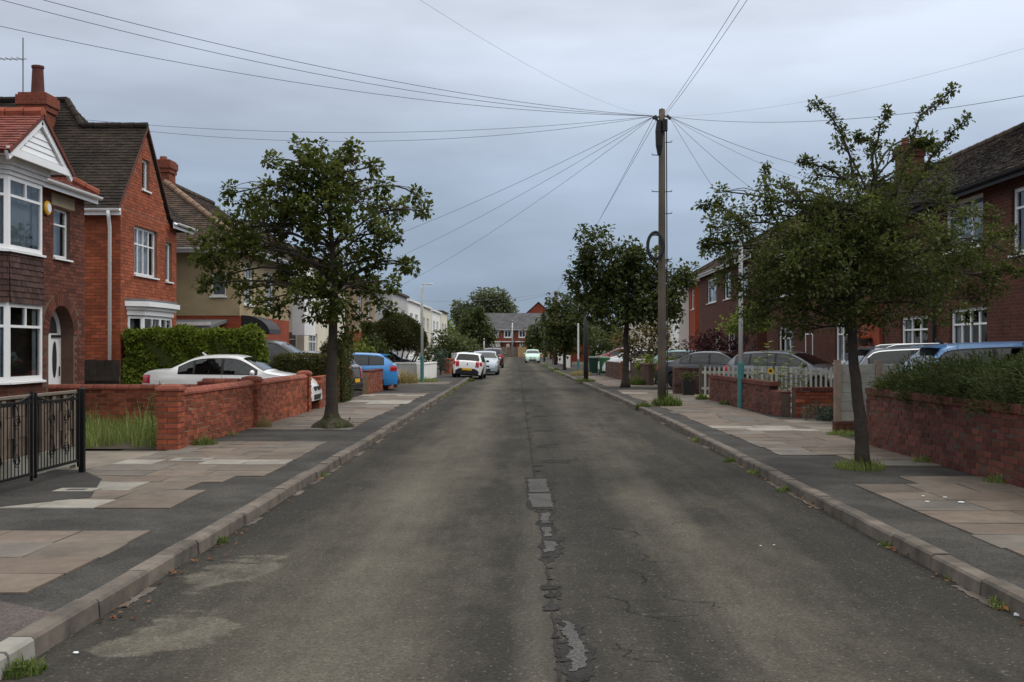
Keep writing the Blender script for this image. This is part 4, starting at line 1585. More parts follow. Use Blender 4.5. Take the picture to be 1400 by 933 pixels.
# bow window with moulded canopy
bw = [(FX, 26.15), (-9.22, 26.45), (-9.16, 27.5), (-9.22, 28.55), (FX, 28.95)]
for k in range(4):
    Bf = Face(bw[k], bw[k + 1])
    window(h2, Bf, 0, Bf.L, 1.25, 2.46, 2 if Bf.L > 0.8 else 1, 0.32, 'room_dark' if k % 2 else 'blind_grey', set_in=0.0, bar=0.07, name='bow_window')
m = MB()
for k in range(4):
    Bf = Face(bw[k], bw[k + 1])
    wall_mesh(m, Bf, 0, Bf.L, 0, 1.22)
m.build('bay_base', 'brick_far_red', h2)
m = MB()
for z0_, z1_, o in ((2.47, 2.60, 0.05), (2.60, 2.68, 0.10), (2.68, 2.80, 0.18)):
    pl = [(FX, 26.15 - o), (-9.22 + o, 26.45 - o * .7), (-9.16 + o, 27.5), (-9.22 + o, 28.55 + o * .7), (FX, 28.95 + o)]
    m.prism(pl, z0_, z1_ - 0.003, 0.5)
m.build('bay_canopy', 'white_upvc', h2)
m = MB()
m.prism([(FX, 26.0), (-9.1, 26.35), (-9.04, 27.5), (-9.1, 28.65), (FX, 29.1)], 2.80, 2.86, 0.5)
m.build('bay_flashing', 'lead', h2)
ev, rz_, rd = 4.94, 7.20, 27.4
wing_n = [(-12.6, 25.45, ev), (FX + 0.06, 25.45, ev), (FX + 0.06, rd, rz_), (-12.6, rd, rz_)]
wing_f = [(FX + 0.06, 29.35, ev), (-12.6, 29.35, ev), (-12.6, rd, rz_), (FX + 0.06, rd, rz_)]
mz, md, mx = 8.0, 28.1, -11.75
main_n = [(-18, 25.45, ev), (-9.3, 25.45, ev), (mx, md, mz), (-18, md, mz)]
# the near slope of the main roof starts behind the wing, in the same plane
main_n = [(-18, 25.45, ev), (-12.6, 25.45, ev), (-12.6, rd, rz_), (-11.1, rd, rz_), (mx, md, mz), (-18, md, mz)]
main_f = [(-9.3, 30.75, ev), (-18, 30.75, ev), (-18, md, mz), (mx, md, mz)]
main_h = [(-9.3, 29.3, ev), (-9.3, 30.75, ev), (mx, md, mz), (-11.06, 27.4, 7.14)]
rf = roof(h2, [wing_n, wing_f, main_n, main_f, main_h], 'roof_dark')
ridge_tiles(rf, (FX + 0.06, rd, rz_ + 0.03), (-11.1, rd, rz_ + 0.03), 'roof_dark', 0.09)
ridge_tiles(rf, (-11.1, rd + .05, rz_ + 0.03), (mx, md, mz + 0.03), 'roof_dark', 0.09)
ridge_tiles(rf, (mx, md, mz + 0.03), (-18, md, mz + 0.03), 'roof_dark', 0.09)
m = MB()
for s, yy in ((-1, 25.45), (1, 29.35)):
    m.bar((FX + 0.068, yy, ev - 0.02), (FX + 0.068, rd, rz_ - 0.02), 0.02, 0.06)
m.build('verge', 'pot_dark', h2)
gutter(h2, (-14, 25.45, ev - 0.03), (FX + 0.10, 25.45, ev - 0.03), (0, -1, 0))
gutter(h2, (-9.3, 29.0, ev + 0.05), (-9.3, 30.75, ev + 0.05), (1, 0, 0))
m = MB()
m.tube([(-9.66, 25.36, 4.86), (-9.66, 25.40, 4.72), (-9.72, 25.62, 4.5), (-9.72, 25.62, 0.3)], 0.042, 8)
m.build('downpipe', 'white_upvc', h2, smooth=True)
chimney(h2, (-12.1, 27.2), 0.62, 0.62, 5.5, 7.95, 'brick_far_red', 1, 'pot_dark', 0.72, pot_r=0.13)
h2.scale = (1.13, 1.13, 1.13)
h2.location = (FX * 1.13, 27.5 * 1.13, 1.7 * (1 - 1.13))
aerial('tall television aerial on grey mast beside the tall red chimney', (-14.3, 31.2, 8.35), 2.15, 6, 1.0, PI)

# ------------------------------------------------------------------ house 3 (tan render)
h3 = thing('rendered_house', 'tan pebbledash house with hipped brown roof behind the left street tree', 'house', (FX, 40, 0))
S = Face((-17, 36.4), (FX, 36.4))
F = Face((FX, 36.4), (FX, 43.9))
m = MB()
w3 = (0.55, 1.9, 3.15, 4.45)
w3b = (S.L - 0.95, S.L - 0.45, 3.4, 4.2)
wall_mesh(m, S, 0, S.L, 2.75, 5.05, [w3b])
wall_mesh(m, F, 0, F.L, 2.75, 5.05, [w3, (3.6, 5.0, 3.15, 4.45)])
b = Face((FX, 43.9), (-17, 43.9)); wall_mesh(m, b, 0, b.L, 2.75, 5.05)
b = Face((-17, 43.9), (-17, 36.4)); wall_mesh(m, b, 0, b.L, 2.75, 5.05)
m.build('wall', 'tan_render', h3)
m = MB()
for p, q in (((-17, 36.42), (FX + .02, 36.42)), ((FX + .02, 36.42), (FX + .02, 43.9)), ((FX, 43.9), (-17, 43.9)), ((-17, 43.9), (-17, 36.4))):
    b = Face(p, q); wall_mesh(m, b, 0, b.L, 0, 2.75)
m.build('lower_wall', 'brick_far_orange', h3)
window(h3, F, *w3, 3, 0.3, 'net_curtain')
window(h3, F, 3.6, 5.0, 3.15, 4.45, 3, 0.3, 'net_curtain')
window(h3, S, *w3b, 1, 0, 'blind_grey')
rX, rZ = -12.6, 7.45
rf = roof(h3, [[(-9.15, 36.05, 5.0), (-9.15, 44.2, 5.0), (rX, 44.2, rZ), (rX, 38.3, rZ)], [(-16.0, 36.05, 5.0), (-9.15, 36.05, 5.0), (rX, 38.3, rZ)]], 'roof_brown')
ridge_tiles(rf, (-9.15, 36.05, 5.04), (rX, 38.3, rZ + 0.04), 'roof_ridge_tan', 0.10)
ridge_tiles(rf, (rX, 38.3, rZ + 0.04), (rX, 44.2, rZ + 0.04), 'roof_brown', 0.10)
gutter(h3, (-16, 36.02, 4.96), (-9.1, 36.02, 4.96), (0, -1, 0))
gutter(h3, (-9.12, 36.0, 4.96), (-9.12, 44.2, 4.96), (1, 0, 0))
# roof light
up = Vector((rX + 9.15, 0, rZ - 5.0)).normalized()
nn = Vector((up.z * 1, 0, -up.x))
for k in range(2):
    c = Vector((-9.15, 40.3 + k * 1.0, 5.0)) + up * 1.75 + nn * 0.07
    mm = MB()
    mm.bar(c - up * 0.45, c + up * 0.45, 0.85, 0.07, nn)
    sk = mm.build('roof_light', 'lead', rf)
    WINV[sk.name] = Matrix.Identity(4)
    mm = MB()
    y_ = Vector((0, 1, 0))
    q = c + nn * 0.04
    mm.face([q - up * 0.38 - y_ * 0.35, q - up * 0.38 + y_ * 0.35, q + up * 0.38 + y_ * 0.35, q + up * 0.38 - y_ * 0.35], 0.5)
    mm.build('pane', 'lamp_clear', sk)
chimney(h3, (-12.75, 38.6), 0.62, 0.7, 6.6, 8.25, 'brick_far_red', 1, 'terracotta', 0.15)
# lean-to canopies by the side door
t = thing('carport', 'grey flat roofed lean-to against tan house wall behind bright hedge', 'carport', (-10.9, 35.2, 0))
m = MB()
m.raw([(-13, 34.4, 2.38), (-9.9, 34.4, 2.38), (-9.9, 36.38, 2.62), (-13, 36.38, 2.62), (-13, 34.4, 2.28), (-9.9, 34.4, 2.28), (-9.9, 36.38, 2.52), (-13, 36.38, 2.52)], [(0, 1, 2, 3), (7, 6, 5, 4), (4, 5, 1, 0), (5, 6, 2, 1), (6, 7, 3, 2), (7, 4, 0, 3)], 0.5)
m.build('roof_sheet', 'lead', t)
m = MB()
m.bar((-13, 34.38, 2.44), (-9.9, 34.38, 2.44), 0.03, 0.10)
m.build('edge_trim', 'white_paint', t)
for xx in (-12.9, -10.0):
    m = MB(); m.box(xx - 0.05, xx + 0.05, 34.45, 34.55, 0.1, 2.30); m.build('post', 'white_paint', t)
t = thing('porch_canopy', 'black sloping porch canopy on front of tan house', 'canopy', (-9.2, 37.3, 2.2))
m = MB()
prev = None
for k in range(7):
    a = PI / 2 * k / 6
    r_, zz = 0.95 * math.sin(a), 2.15 + 0.62 * math.cos(a)
    cur = [(-9.47 + r_, 36.5, zz), (-9.47 + r_, 38.2, zz)]
    if prev:
        m.face([prev[0], cur[0], cur[1], prev[1]], 0.5)
    prev = cur
m.build('cover', 'black_plastic', t, smooth=True)
for yy in (36.5, 38.2):
    m = MB()
    m.face([(-9.47, yy, 2.15)] + [(-9.47 + 0.95 * math.sin(PI / 2 * k / 6), yy, 2.15 + 0.62 * math.cos(PI / 2 * k / 6)) for k in range(7)], 0.5)
    m.build('cheek', 'black_plastic', t)


# ------------------------------------------------------------------ plainer houses further off
def simple_house(label, side, X, d0, d1, depth, eave, ridge, wall_mt, roof_mt, wins, hip0=True, hip1=True, base_mt=None, base_z=2.5, cat='house', name='house', ov=0.35, ridge_back=None, door=None, group=None, gut='white_upvc'):
    """side -1: left of the road, front faces +X; +1: right, front faces -X"""
    h = thing(name, label, cat, (X, (d0 + d1) / 2, 0), 0, group)
    Xb = X + side * depth
    if side < 0:
        F = Face((X, d0), (X, d1)); S = Face((Xb, d0), (X, d0)); E = Face((X, d1), (Xb, d1)); Bk = Face((Xb, d1), (Xb, d0))
        conv = lambda a, b: (a - d0, b - d0)
    else:
        F = Face((X, d1), (X, d0)); S = Face((X, d0), (Xb, d0)); E = Face((Xb, d1), (X, d1)); Bk = Face((Xb, d0), (Xb, d1))
        conv = lambda a, b: (d1 - b, d1 - a)
    hs = []
    for wn in wins:
        a, b = conv(wn[0], wn[1])
        hs.append((a, b, wn[2], wn[3]))
    z0 = base_z if base_mt else 0.0
    up = [q for q in hs if q[2] >= z0]
    lo = [q for q in hs if q[2] < z0]
    m = MB()
    wall_mesh(m, F, 0, F.L, z0, eave, up)
    for W in (S, E, Bk):
        wall_mesh(m, W, 0, W.L, z0, eave)
    if ridge and not (hip0 and hip1):
        rx = X + side * depth / 2
        for W, yy, hp in ((S, d0, hip0), (E, d1, hip1)):
            if not hp:
                m.face([(X, yy, eave), (Xb, yy, eave), (rx, yy, ridge - 0.05)], 0.5)
    m.build('wall', wall_mt, h)
    if base_mt:
        m = MB()
        wall_mesh(m, F, 0, F.L, 0, z0, lo)
        for W in (S, E, Bk):
            wall_mesh(m, W, 0, W.L, 0, z0)
        m.build('lower_wall', base_mt, h)
    for wn, q in zip(wins, hs):
        window(h, F, *q, wn[4] if len(wn) > 4 else 2, 0.3, wn[5] if len(wn) > 5 else 'net_curtain', bar=0.075)
    xe, xb = X - side * ov, Xb + side * ov
    if ridge:
        rx = X + side * depth / 2
        hd = depth / 2 * 0.85
        a0 = d0 - (0.3 if hip0 else 0.12)
        a1 = d1 + (0.3 if hip1 else 0.12)
        r0 = d0 + hd if hip0 else a0
        r1 = d1 - hd if hip1 else a1
        polys = [[(xe, a0, eave), (xe, a1, eave), (rx, r1, ridge), (rx, r0, ridge)], [(xb, a1, eave), (xb, a0, eave), (rx, r0, ridge), (rx, r1, ridge)]]
        if hip0:
            polys.append([(xe, a0, eave), (xb, a0, eave), (rx, r0, ridge)])
        if hip1:
            polys.append([(xb, a1, eave), (xe, a1, eave), (rx, r1, ridge)])
        big = d0 > 45
        rf = roof(h, polys, roof_mt, course=0.2 if big else 0.11, tw=0.4 if big else 0.19)
        ridge_tiles(rf, (rx, r0, ridge + 0.04), (rx, r1, ridge + 0.04), roof_mt, 0.10, 0.6)
        for hp, aa, rr in ((hip0, a0, r0), (hip1, a1, r1)):
            if hp:
                ridge_tiles(rf, (xe, aa, eave + 0.03), (rx, rr, ridge + 0.03), roof_mt, 0.09, 0.6)
        gutter(h, (xe, a0, eave - 0.05), (xe, a1, eave - 0.05), (-side, 0, 0), gut)
    else:
        m = MB()
        m.box(min(xe, xb) + 0.15, max(xe, xb) - 0.15, d0 - 0.15, d1 + 0.15, eave + 0.001, eave + 0.16)
        m.build('flat_roof', roof_mt, h)
    return h


hh = simple_house('cream rendered house half hidden behind the left street tree', -1, -9.5, 47.0, 57.5, 7, 5.1, 7.4, 'cream_render', 'roof_brown',
                  [(48, 50, 3.3, 4.5, 3), (52.5, 54.5, 3.3, 4.5, 3), (48, 50, 1.1, 2.3, 3)], name='rendered_house')
S4 = Face((-16.5, 46.99), (-9.5, 46.99))
window(hh, S4, 4.0, 4.9, 1.4, 2.35, 1, 0, 'room_dark', set_in=-0.02)
window(hh, S4, 5.6, 6.7, 1.2, 2.4, 2, 0.3, 'net_curtain', set_in=-0.02)
m = MB(); m.box(-9.5, -9.0, 44.6, 46.9, 2.2, 5.0); m.build('white_panel', 'white_paint', hh)
hh = simple_house('small brick and brown rendered house before the flat roofed row', -1, -9.5, 60, 69, 7, 5.4, 7.2, 'brown_render', 'roof_brown', [(62, 63.5, 3.4, 4.7, 2), (65.5, 67, 3.4, 4.7, 2), (65, 67, 1.2, 2.3, 2)], base_mt='brick_far_orange', base_z=2.6, name='brick_house')
FR = [(79, 88.5, 5.65, 'grey_render', 'grey walled flat roofed house with dark parapet, nearest of the flat roofed row'), (91, 101, 5.55, 'white_render', 'second white flat roofed house in the left row'),
      (104, 114, 5.6, 'cream_render', 'third flat roofed house in the left row, cream'), (118, 129, 5.6, 'white_render', 'fourth flat roofed house in the left row, far end'), (133, 143, 6.0, 'cream_render', 'farthest flat roofed house of the left row with reddish roof edge')]
for k, (a, b_, ht, mt_, lab) in enumerate(FR):
    hh = simple_house(lab, -1, -9.6 - 0.012 * (a - 79) , a, b_, 9, ht, None, mt_, 'roof_brown' if k in (0, 4) else 'white_paint', [(a + 1.2, a + 3.6, 3.3, 4.6, 3), (a + 5.6, a + 8, 3.3, 4.6, 3), (a + 1.2, a + 3.6, 1.0, 2.3, 3)], name='flat_roofed_house')
    m = MB()
    m.box(-13.6, -12.8, a + 3, a + 3.7, ht + 0.16, ht + 0.55)
    st = m.build('chimney', 'brick_far_red', hh)
    if k < 3:
        aerial(('thin aerial mast on the nearest flat roofed house', 'thin aerial mast on the second flat roofed house', 'thin aerial mast on the third flat roofed house')[k], (-13.0 + 0.2 * k, a + 4.5, ht + 0.16), (3.1, 2.5, 3.4)[k], 3, 0.5, 0.3)

# right side of the road
XR = 10.0
r1 = simple_house('dark brick house with brown tiled roof at right edge', 1, XR, 13.0, 30.6, 7.4, 5.25, 7.75, 'brick_far_dark', 'roof_dark',
                  [(24.0, 26.2, 3.95, 5.1, 3, 'net_curtain'), (21.0, 22.6, 3.6, 4.95, 2, 'blind_grey'), (23.8, 25.9, 1.35, 2.6, 4, 'room_dark'), (27.3, 29.3, 1.35, 2.5, 3, 'room_dark'), (17.5, 19.8, 3.6, 4.95, 3), (17.5, 19.8, 1.2, 2.6, 3)],
                  hip0=False, hip1=False, name='brick_house', gut='black_plastic')
m = MB(); m.tube([(XR - 0.06, 26.75, 5.1), (XR - 0.06, 26.75, 0.2)], 0.045, 6); m.build('downpipe', 'black_plastic', r1)
r2 = simple_house('brick house with tall chimney stack behind the near right tree', 1, XR, 30.75, 45.5, 7.4, 5.25, 7.75, 'brick_far_dark', 'roof_brown',
                  [(33, 35.2, 3.7, 4.95, 3), (37.5, 39, 3.7, 4.95, 2), (41, 43.5, 3.7, 4.95, 3), (33.5, 35.5, 1.2, 2.5, 3, 'room_dark'), (41, 43.5, 1.0, 2.5, 3)], hip0=False, hip1=True, name='brick_house', base_mt='brick_far_dark', base_z=2.6)
m = MB(); m.box(XR - 0.05, XR - 0.003, 30.9, 32.6, 0, 2.9); m.build('painted_bay', 'brick_far_orange', r2)
F = Face((XR - 0.02, 39.2), (XR - 0.02, 38.2))
window(r2, F, 0, 1.0, 0.15, 2.2, 1, 0, 'net_curtain', set_in=0, name='white_door')
chimney(r2, (XR + 3.5, 38.6), 0.72, 0.9, 7.0, 8.8, 'brick_far_dark', 2, 'terracotta', 0.25)
chimney(r2, (XR + 3.7, 44.6 + 6), 0.8, 1.0, 6.2, 8.3, 'brick_far_dark', 2, 'terracotta', 0.3)
r3 = simple_house('brown brick house with plain white sash windows beyond lamp post on right', 1, XR, 47.5, 63.2, 7.4, 5.75, 8.3, 'brick_far_dark', 'roof_brown',
                  [(57.6, 60.6, 4.1, 5.4, 2), (53.6, 55.4, 4.1, 5.4, 2), (49.5, 51.4, 4.1, 5.4, 2), (52.5, 54.5, 1.0, 2.6, 3), (56.5, 58.2, 1.0, 2.4, 3)], hip0=True, hip1=True, name='brick_house', gut='white_paint')
r4 = simple_house('red brick house with white rendered bay beyond the telephone pole', 1, XR + 0.1, 65.5, 83, 7.4, 5.6, 8.0, 'brick_far_orange', 'roof_brown',
                  [(65.9, 67.0, 4.0, 5.2, 1), (78, 80, 1.2, 2.5, 3)], name='brick_house')
BX = XR - 0.5
m = MB()
F = Face((BX, 76.5), (BX, 68.0))
m.box(BX, XR + 0.1, 68.0, 76.5, 0, 5.4)
m.build('white_bay', 'white_render', r4)
F = Face((BX - 0.005, 76.5), (BX - 0.005, 68.0))
for a in (0.8, 3.2, 5.8):
    window(r4, F, a, a + 1.9, 3.7, 5.2, 3, 0.3, 'blind_grey', set_in=-0.02, name='bay_window')
window(r4, F, 1.2, 3.2, 1.0, 2.4, 3, 0.3, 'blind_grey', set_in=-0.02, name='bay_window')
r5 = simple_house('far cream house beyond the middle street tree on right', 1, 10.5, 88, 104, 8, 5.2, 7.2, 'cream_render', 'roof_brown', [(90, 92, 3.3, 4.6, 3), (95, 97.5, 3.3, 4.6, 3), (90, 92.5, 1, 2.3, 3), (98, 100, 1, 2.3, 2)], name='rendered_house')
r6 = simple_house('far pale yellow house near the green wheelie bins', 1, 11, 109, 124, 8, 5.2, 7.2, 'cream_render', 'roof_brown', [(111, 113, 3.3, 4.6, 3), (117, 119.5, 3.3, 4.6, 3), (111, 113.5, 1, 2.3, 3)], base_mt='tan_render', base_z=1.2, name='rendered_house')

# end of the street: terrace with grey slate roof
he = thing('terraced_house', 'red brick terrace with grey slate roof across the end of the street', 'terrace', (-1.5, 198, 0))
F = Face((-9.5, 195), (4.3, 195))
def ex_(px): return (px - 719) * 195 / 1500.0 + 9.5
def ez_(py): return 1.7 - (py - 475) * 195 / 1500.0
m = MB()
wins_e = [(ex_(674.5), ex_(681.5), ez_(462), ez_(451.9)), (ex_(689), ex_(699.5), ez_(462), ez_(451.9)), (ex_(709), ex_(719), ez_(462), ez_(451.9)), (ex_(727), ex_(740.5), ez_(462), ez_(451.9)), (ex_(657), ex_(665), ez_(462), ez_(451.9))]
low_e = [(ex_(665), ex_(684), 0.2, ez_(470)), (ex_(688), ex_(701), 0.2, ez_(470)), (ex_(706), ex_(719.5), 0.2, ez_(470)), (ex_(724), ex_(743), 0.2, ez_(470))]
wall_mesh(m, F, 0, F.L, 0, 4.95, wins_e)
for p, q in (((4.3, 195), (4.3, 203)), ((4.3, 203), (-9.5, 203)), ((-9.5, 203), (-9.5, 195))):
    b = Face(p, q); wall_mesh(m, b, 0, b.L, 0, 4.95)
for xx in (-9.5, 4.3):
    m.face([(xx, 195, 4.95), (xx, 203, 4.95), (xx, 199, 7.7)], 0.5)
m.build('wall', 'brick_far_red', he)
for q in wins_e:
    window(he, F, *q, 2, 0, 'room_dark', set_in=-0.03, bar=0.18)
for k, q in enumerate(low_e):
    F2 = Face((-9.5, 194.7), (4.3, 194.7))
    m = MB()
    m.box(-9.5 + q[0], -9.5 + q[1], 194.6, 194.99, 0.2, q[3] + 0.25)
    m.build('porch_bay', 'cream_render' if k in (0, 3) else 'brick_far_red', he)
    F3 = Face((-9.5, 194.58), (4.3, 194.58))
    window(he, F3, q[0] + 0.6, q[1] - 0.6, 0.9, q[3] - 0.05, 2, 0, 'room_dark', set_in=-0.02, bar=0.14)
    m = MB()
    m.box(-9.5 + q[0] - 0.2, -9.5 + q[1] + 0.2, 194.3, 194.99, q[3] + 0.252, q[3] + 0.42)
    m.build('porch_roof', 'white_paint', he)
rf = roof(he, [[(-9.9, 194.5, 4.9), (4.7, 194.5, 4.9), (4.7, 199, 7.9), (-9.9, 199, 7.9)], [(4.7, 203.5, 4.9), (-9.9, 203.5, 4.9), (-9.9, 199, 7.9), (4.7, 199, 7.9)]], 'roof_grey', course=0.4, tw=0.7)
gutter(he, (-9.9, 194.45, 4.85), (4.7, 194.45, 4.85), (0, -1, 0))
hf_ = thing('brick_house', 'tall red brick gable end rising behind the grey slate roof', 'house', (3.0, 222, 0))
m = MB()
gx0, gx1, gap, gzt = 0.0, 6.6, 2.5, 10.85
m.raw([(-0.9, 218, 0), (5.9, 218, 0), (5.9, 218, 7.6), (2.5, 218, 10.6), (-0.9, 218, 7.6), (-0.9, 228, 0), (5.9, 228, 0), (5.9, 228, 7.6), (2.5, 228, 10.6), (-0.9, 228, 7.6)],
      [(0, 1, 2, 3, 4), (9, 8, 7, 6, 5), (1, 6, 7, 2), (5, 0, 4, 9)], 0.5)
m.build('wall', 'brick_far_orange', hf_)
roof(hf_, [[(6.2, 217.7, 7.4), (6.2, 228.3, 7.4), (2.5, 228.3, 10.75), (2.5, 217.7, 10.75)], [(-1.2, 228.3, 7.4), (-1.2, 217.7, 7.4), (2.5, 217.7, 10.75), (2.5, 228.3, 10.75)]], 'roof_grey', course=0.5, tw=0.8)
# far left small brick houses among the trees
for lab, x, d, w_, e_, r_ in (('small orange brick bungalow with sloping white verge far left', -14.5, 150, 7, 3.4, 6.2), ('distant brick house with grey roof among far left trees', -17, 172, 7, 5.0, 8.0)):
    hb = thing('brick_house', lab, 'house', (x, d, 0))
    m = MB()
    m.raw([(x - w_ / 2, d, 0), (x + w_ / 2, d, 0), (x + w_ / 2, d, e_), (x, d, r_), (x - w_ / 2, d, e_), (x - w_ / 2, d + 9, 0), (x + w_ / 2, d + 9, 0), (x + w_ / 2, d + 9, e_), (x, d + 9, r_), (x - w_ / 2, d + 9, e_)],
          [(0, 1, 2, 3, 4), (9, 8, 7, 6, 5), (1, 6, 7, 2), (5, 0, 4, 9)], 0.5)
    m.build('wall', 'brick_far_orange', hb)
    roof(hb, [[(x + w_ / 2 + .3, d - .3, e_ - .1), (x + w_ / 2 + .3, d + 9, e_ - .1), (x, d + 9, r_ + .15), (x, d - .3, r_ + .15)], [(x - w_ / 2 - .3, d + 9, e_ - .1), (x - w_ / 2 - .3, d - .3, e_ - .1), (x, d - .3, r_ + .15), (x, d + 9, r_ + .15)]], 'roof_grey', course=0.5, tw=0.8)
    m = MB()
    for s in (-1, 1):
        m.bar((x + s * (w_ / 2 + .3), d - .33, e_ - .12), (x, d - .33, r_ + .1), 0.06, 0.25)
    m.build('verge', 'white_paint', hb)
    m = MB()
    FF = Face((x - w_ / 2, d), (x + w_ / 2, d))
    window(hb, FF, 2.4, 4.2, 1.1, 2.4, 2, 0.3, 'net_curtain', set_in=-0.02, bar=0.1)
# ------------------------------------------------------------------ cars
def smooth_tab(tab, n=8):
    """monotone-x Catmull-Rom resample of (x, z) points"""
    out = []
    P = [tab[0]] + list(tab) + [tab[-1]]
    for i in range(1, len(P) - 2):
        p0, p1, p2, p3 = P[i - 1], P[i], P[i + 1], P[i + 2]
        d1 = (p2[1] - p0[1]) / max(1e-6, p2[0] - p0[0]) if i > 1 else (p2[1] - p1[1]) / max(1e-6, p2[0] - p1[0])
        d2 = (p3[1] - p1[1]) / max(1e-6, p3[0] - p1[0]) if i < len(P) - 3 else (p2[1] - p1[1]) / max(1e-6, p2[0] - p1[0])
        h = p2[0] - p1[0]
        m0 = (p2[1] - p1[1]) / h
        lim = 2.2 * abs(m0) + 0.02
        d1 = max(-lim, min(lim, d1)); d2 = max(-lim, min(lim, d2))
        for k in range(n):
            t = k / n
            z = (2 * t ** 3 - 3 * t * t + 1) * p1[1] + (t ** 3 - 2 * t * t + t) * h * d1 + (-2 * t ** 3 + 3 * t * t) * p2[1] + (t ** 3 - t * t) * h * d2
            out.append((p1[0] + h * t, z))
    out.append(tuple(tab[-1]))
    return out


PROF = {
    'saloon': (4.52, 1.80, 1.42, [(-2.26, .58), (-2.22, .92), (-2.12, 1.02), (-1.62, 1.07), (-1.50, 1.09), (-.92, 1.345), (-.45, 1.415), (.05, 1.415), (.38, 1.36), (1.02, 1.03), (1.14, 0.99), (1.75, .89), (2.08, .79), (2.21, .64), (2.26, .48)],
               (-1.50, -.98), (.42, 1.00), [(-1.22, -.86), (-.80, -.12), (-.04, .82)], .90, (-1.40, 1.36)),
    'hatch': (4.30, 1.78, 1.48, [(-2.15, .55), (-2.12, .92), (-2.04, 1.03), (-1.98, 1.06), (-1.62, 1.38), (-1.35, 1.44), (-.5, 1.48), (.05, 1.46), (.35, 1.40), (1.12, 1.04), (1.24, 1.00), (1.70, .90), (1.98, .78), (2.10, .64), (2.15, .48)],
              (-1.97, -1.66), (.38, 1.10), [(-1.62, -1.12), (-1.06, -.22), (-.14, .90)], .95, (-1.27, 1.32)),
    'city': (3.60, 1.65, 1.47, [(-1.80, .55), (-1.78, .90), (-1.73, .98), (-1.68, 1.00), (-1.44, 1.38), (-1.25, 1.44), (-.4, 1.47), (.15, 1.44), (.38, 1.38), (1.05, 1.02), (1.14, .98), (1.48, .88), (1.66, .76), (1.76, .62), (1.80, .48)],
             (-1.67, -1.45), (.42, 1.03), [(-1.42, -.72), (-.64, .74)], .94, (-1.18, 1.18)),
    'estate': (4.70, 1.82, 1.50, [(-2.35, .55), (-2.32, .92), (-2.24, 1.02), (-2.18, 1.05), (-1.86, 1.40), (-1.62, 1.455), (-.5, 1.50), (.1, 1.48), (.42, 1.41), (1.18, 1.05), (1.30, 1.00), (1.85, .90), (2.15, .78), (2.30, .64), (2.35, .48)],
               (-2.17, -1.89), (.45, 1.16), [(-1.92, -1.10), (-1.03, -.16), (-.08, .96)], .96, (-1.36, 1.40)),
    'suv': (4.35, 1.82, 1.66, [(-2.17, .62), (-2.14, 1.02), (-2.08, 1.12), (-2.03, 1.15), (-1.80, 1.54), (-1.60, 1.61), (-.5, 1.66), (.15, 1.63), (.42, 1.57), (1.05, 1.15), (1.18, 1.11), (1.75, 1.02), (2.02, .90), (2.13, .74), (2.17, .56)],
            (-2.02, -1.82), (.46, 1.04), [(-1.82, -1.10), (-1.03, -.16), (-.08, .86)], 1.08, (-1.28, 1.34)),
    'mpv': (4.70, 1.88, 1.78, [(-2.35, .60), (-2.33, 1.05), (-2.29, 1.15), (-2.24, 1.18), (-2.08, 1.66), (-1.88, 1.74), (-.5, 1.78), (.35, 1.75), (.62, 1.68), (1.42, 1.18), (1.52, 1.13), (1.95, 1.00), (2.18, .86), (2.31, .68), (2.35, .52)],
            (-2.23, -2.10), (.68, 1.40), [(-2.02, -1.10), (-1.02, -.08), (.0, 1.15)], 1.10, (-1.40, 1.48)),
}


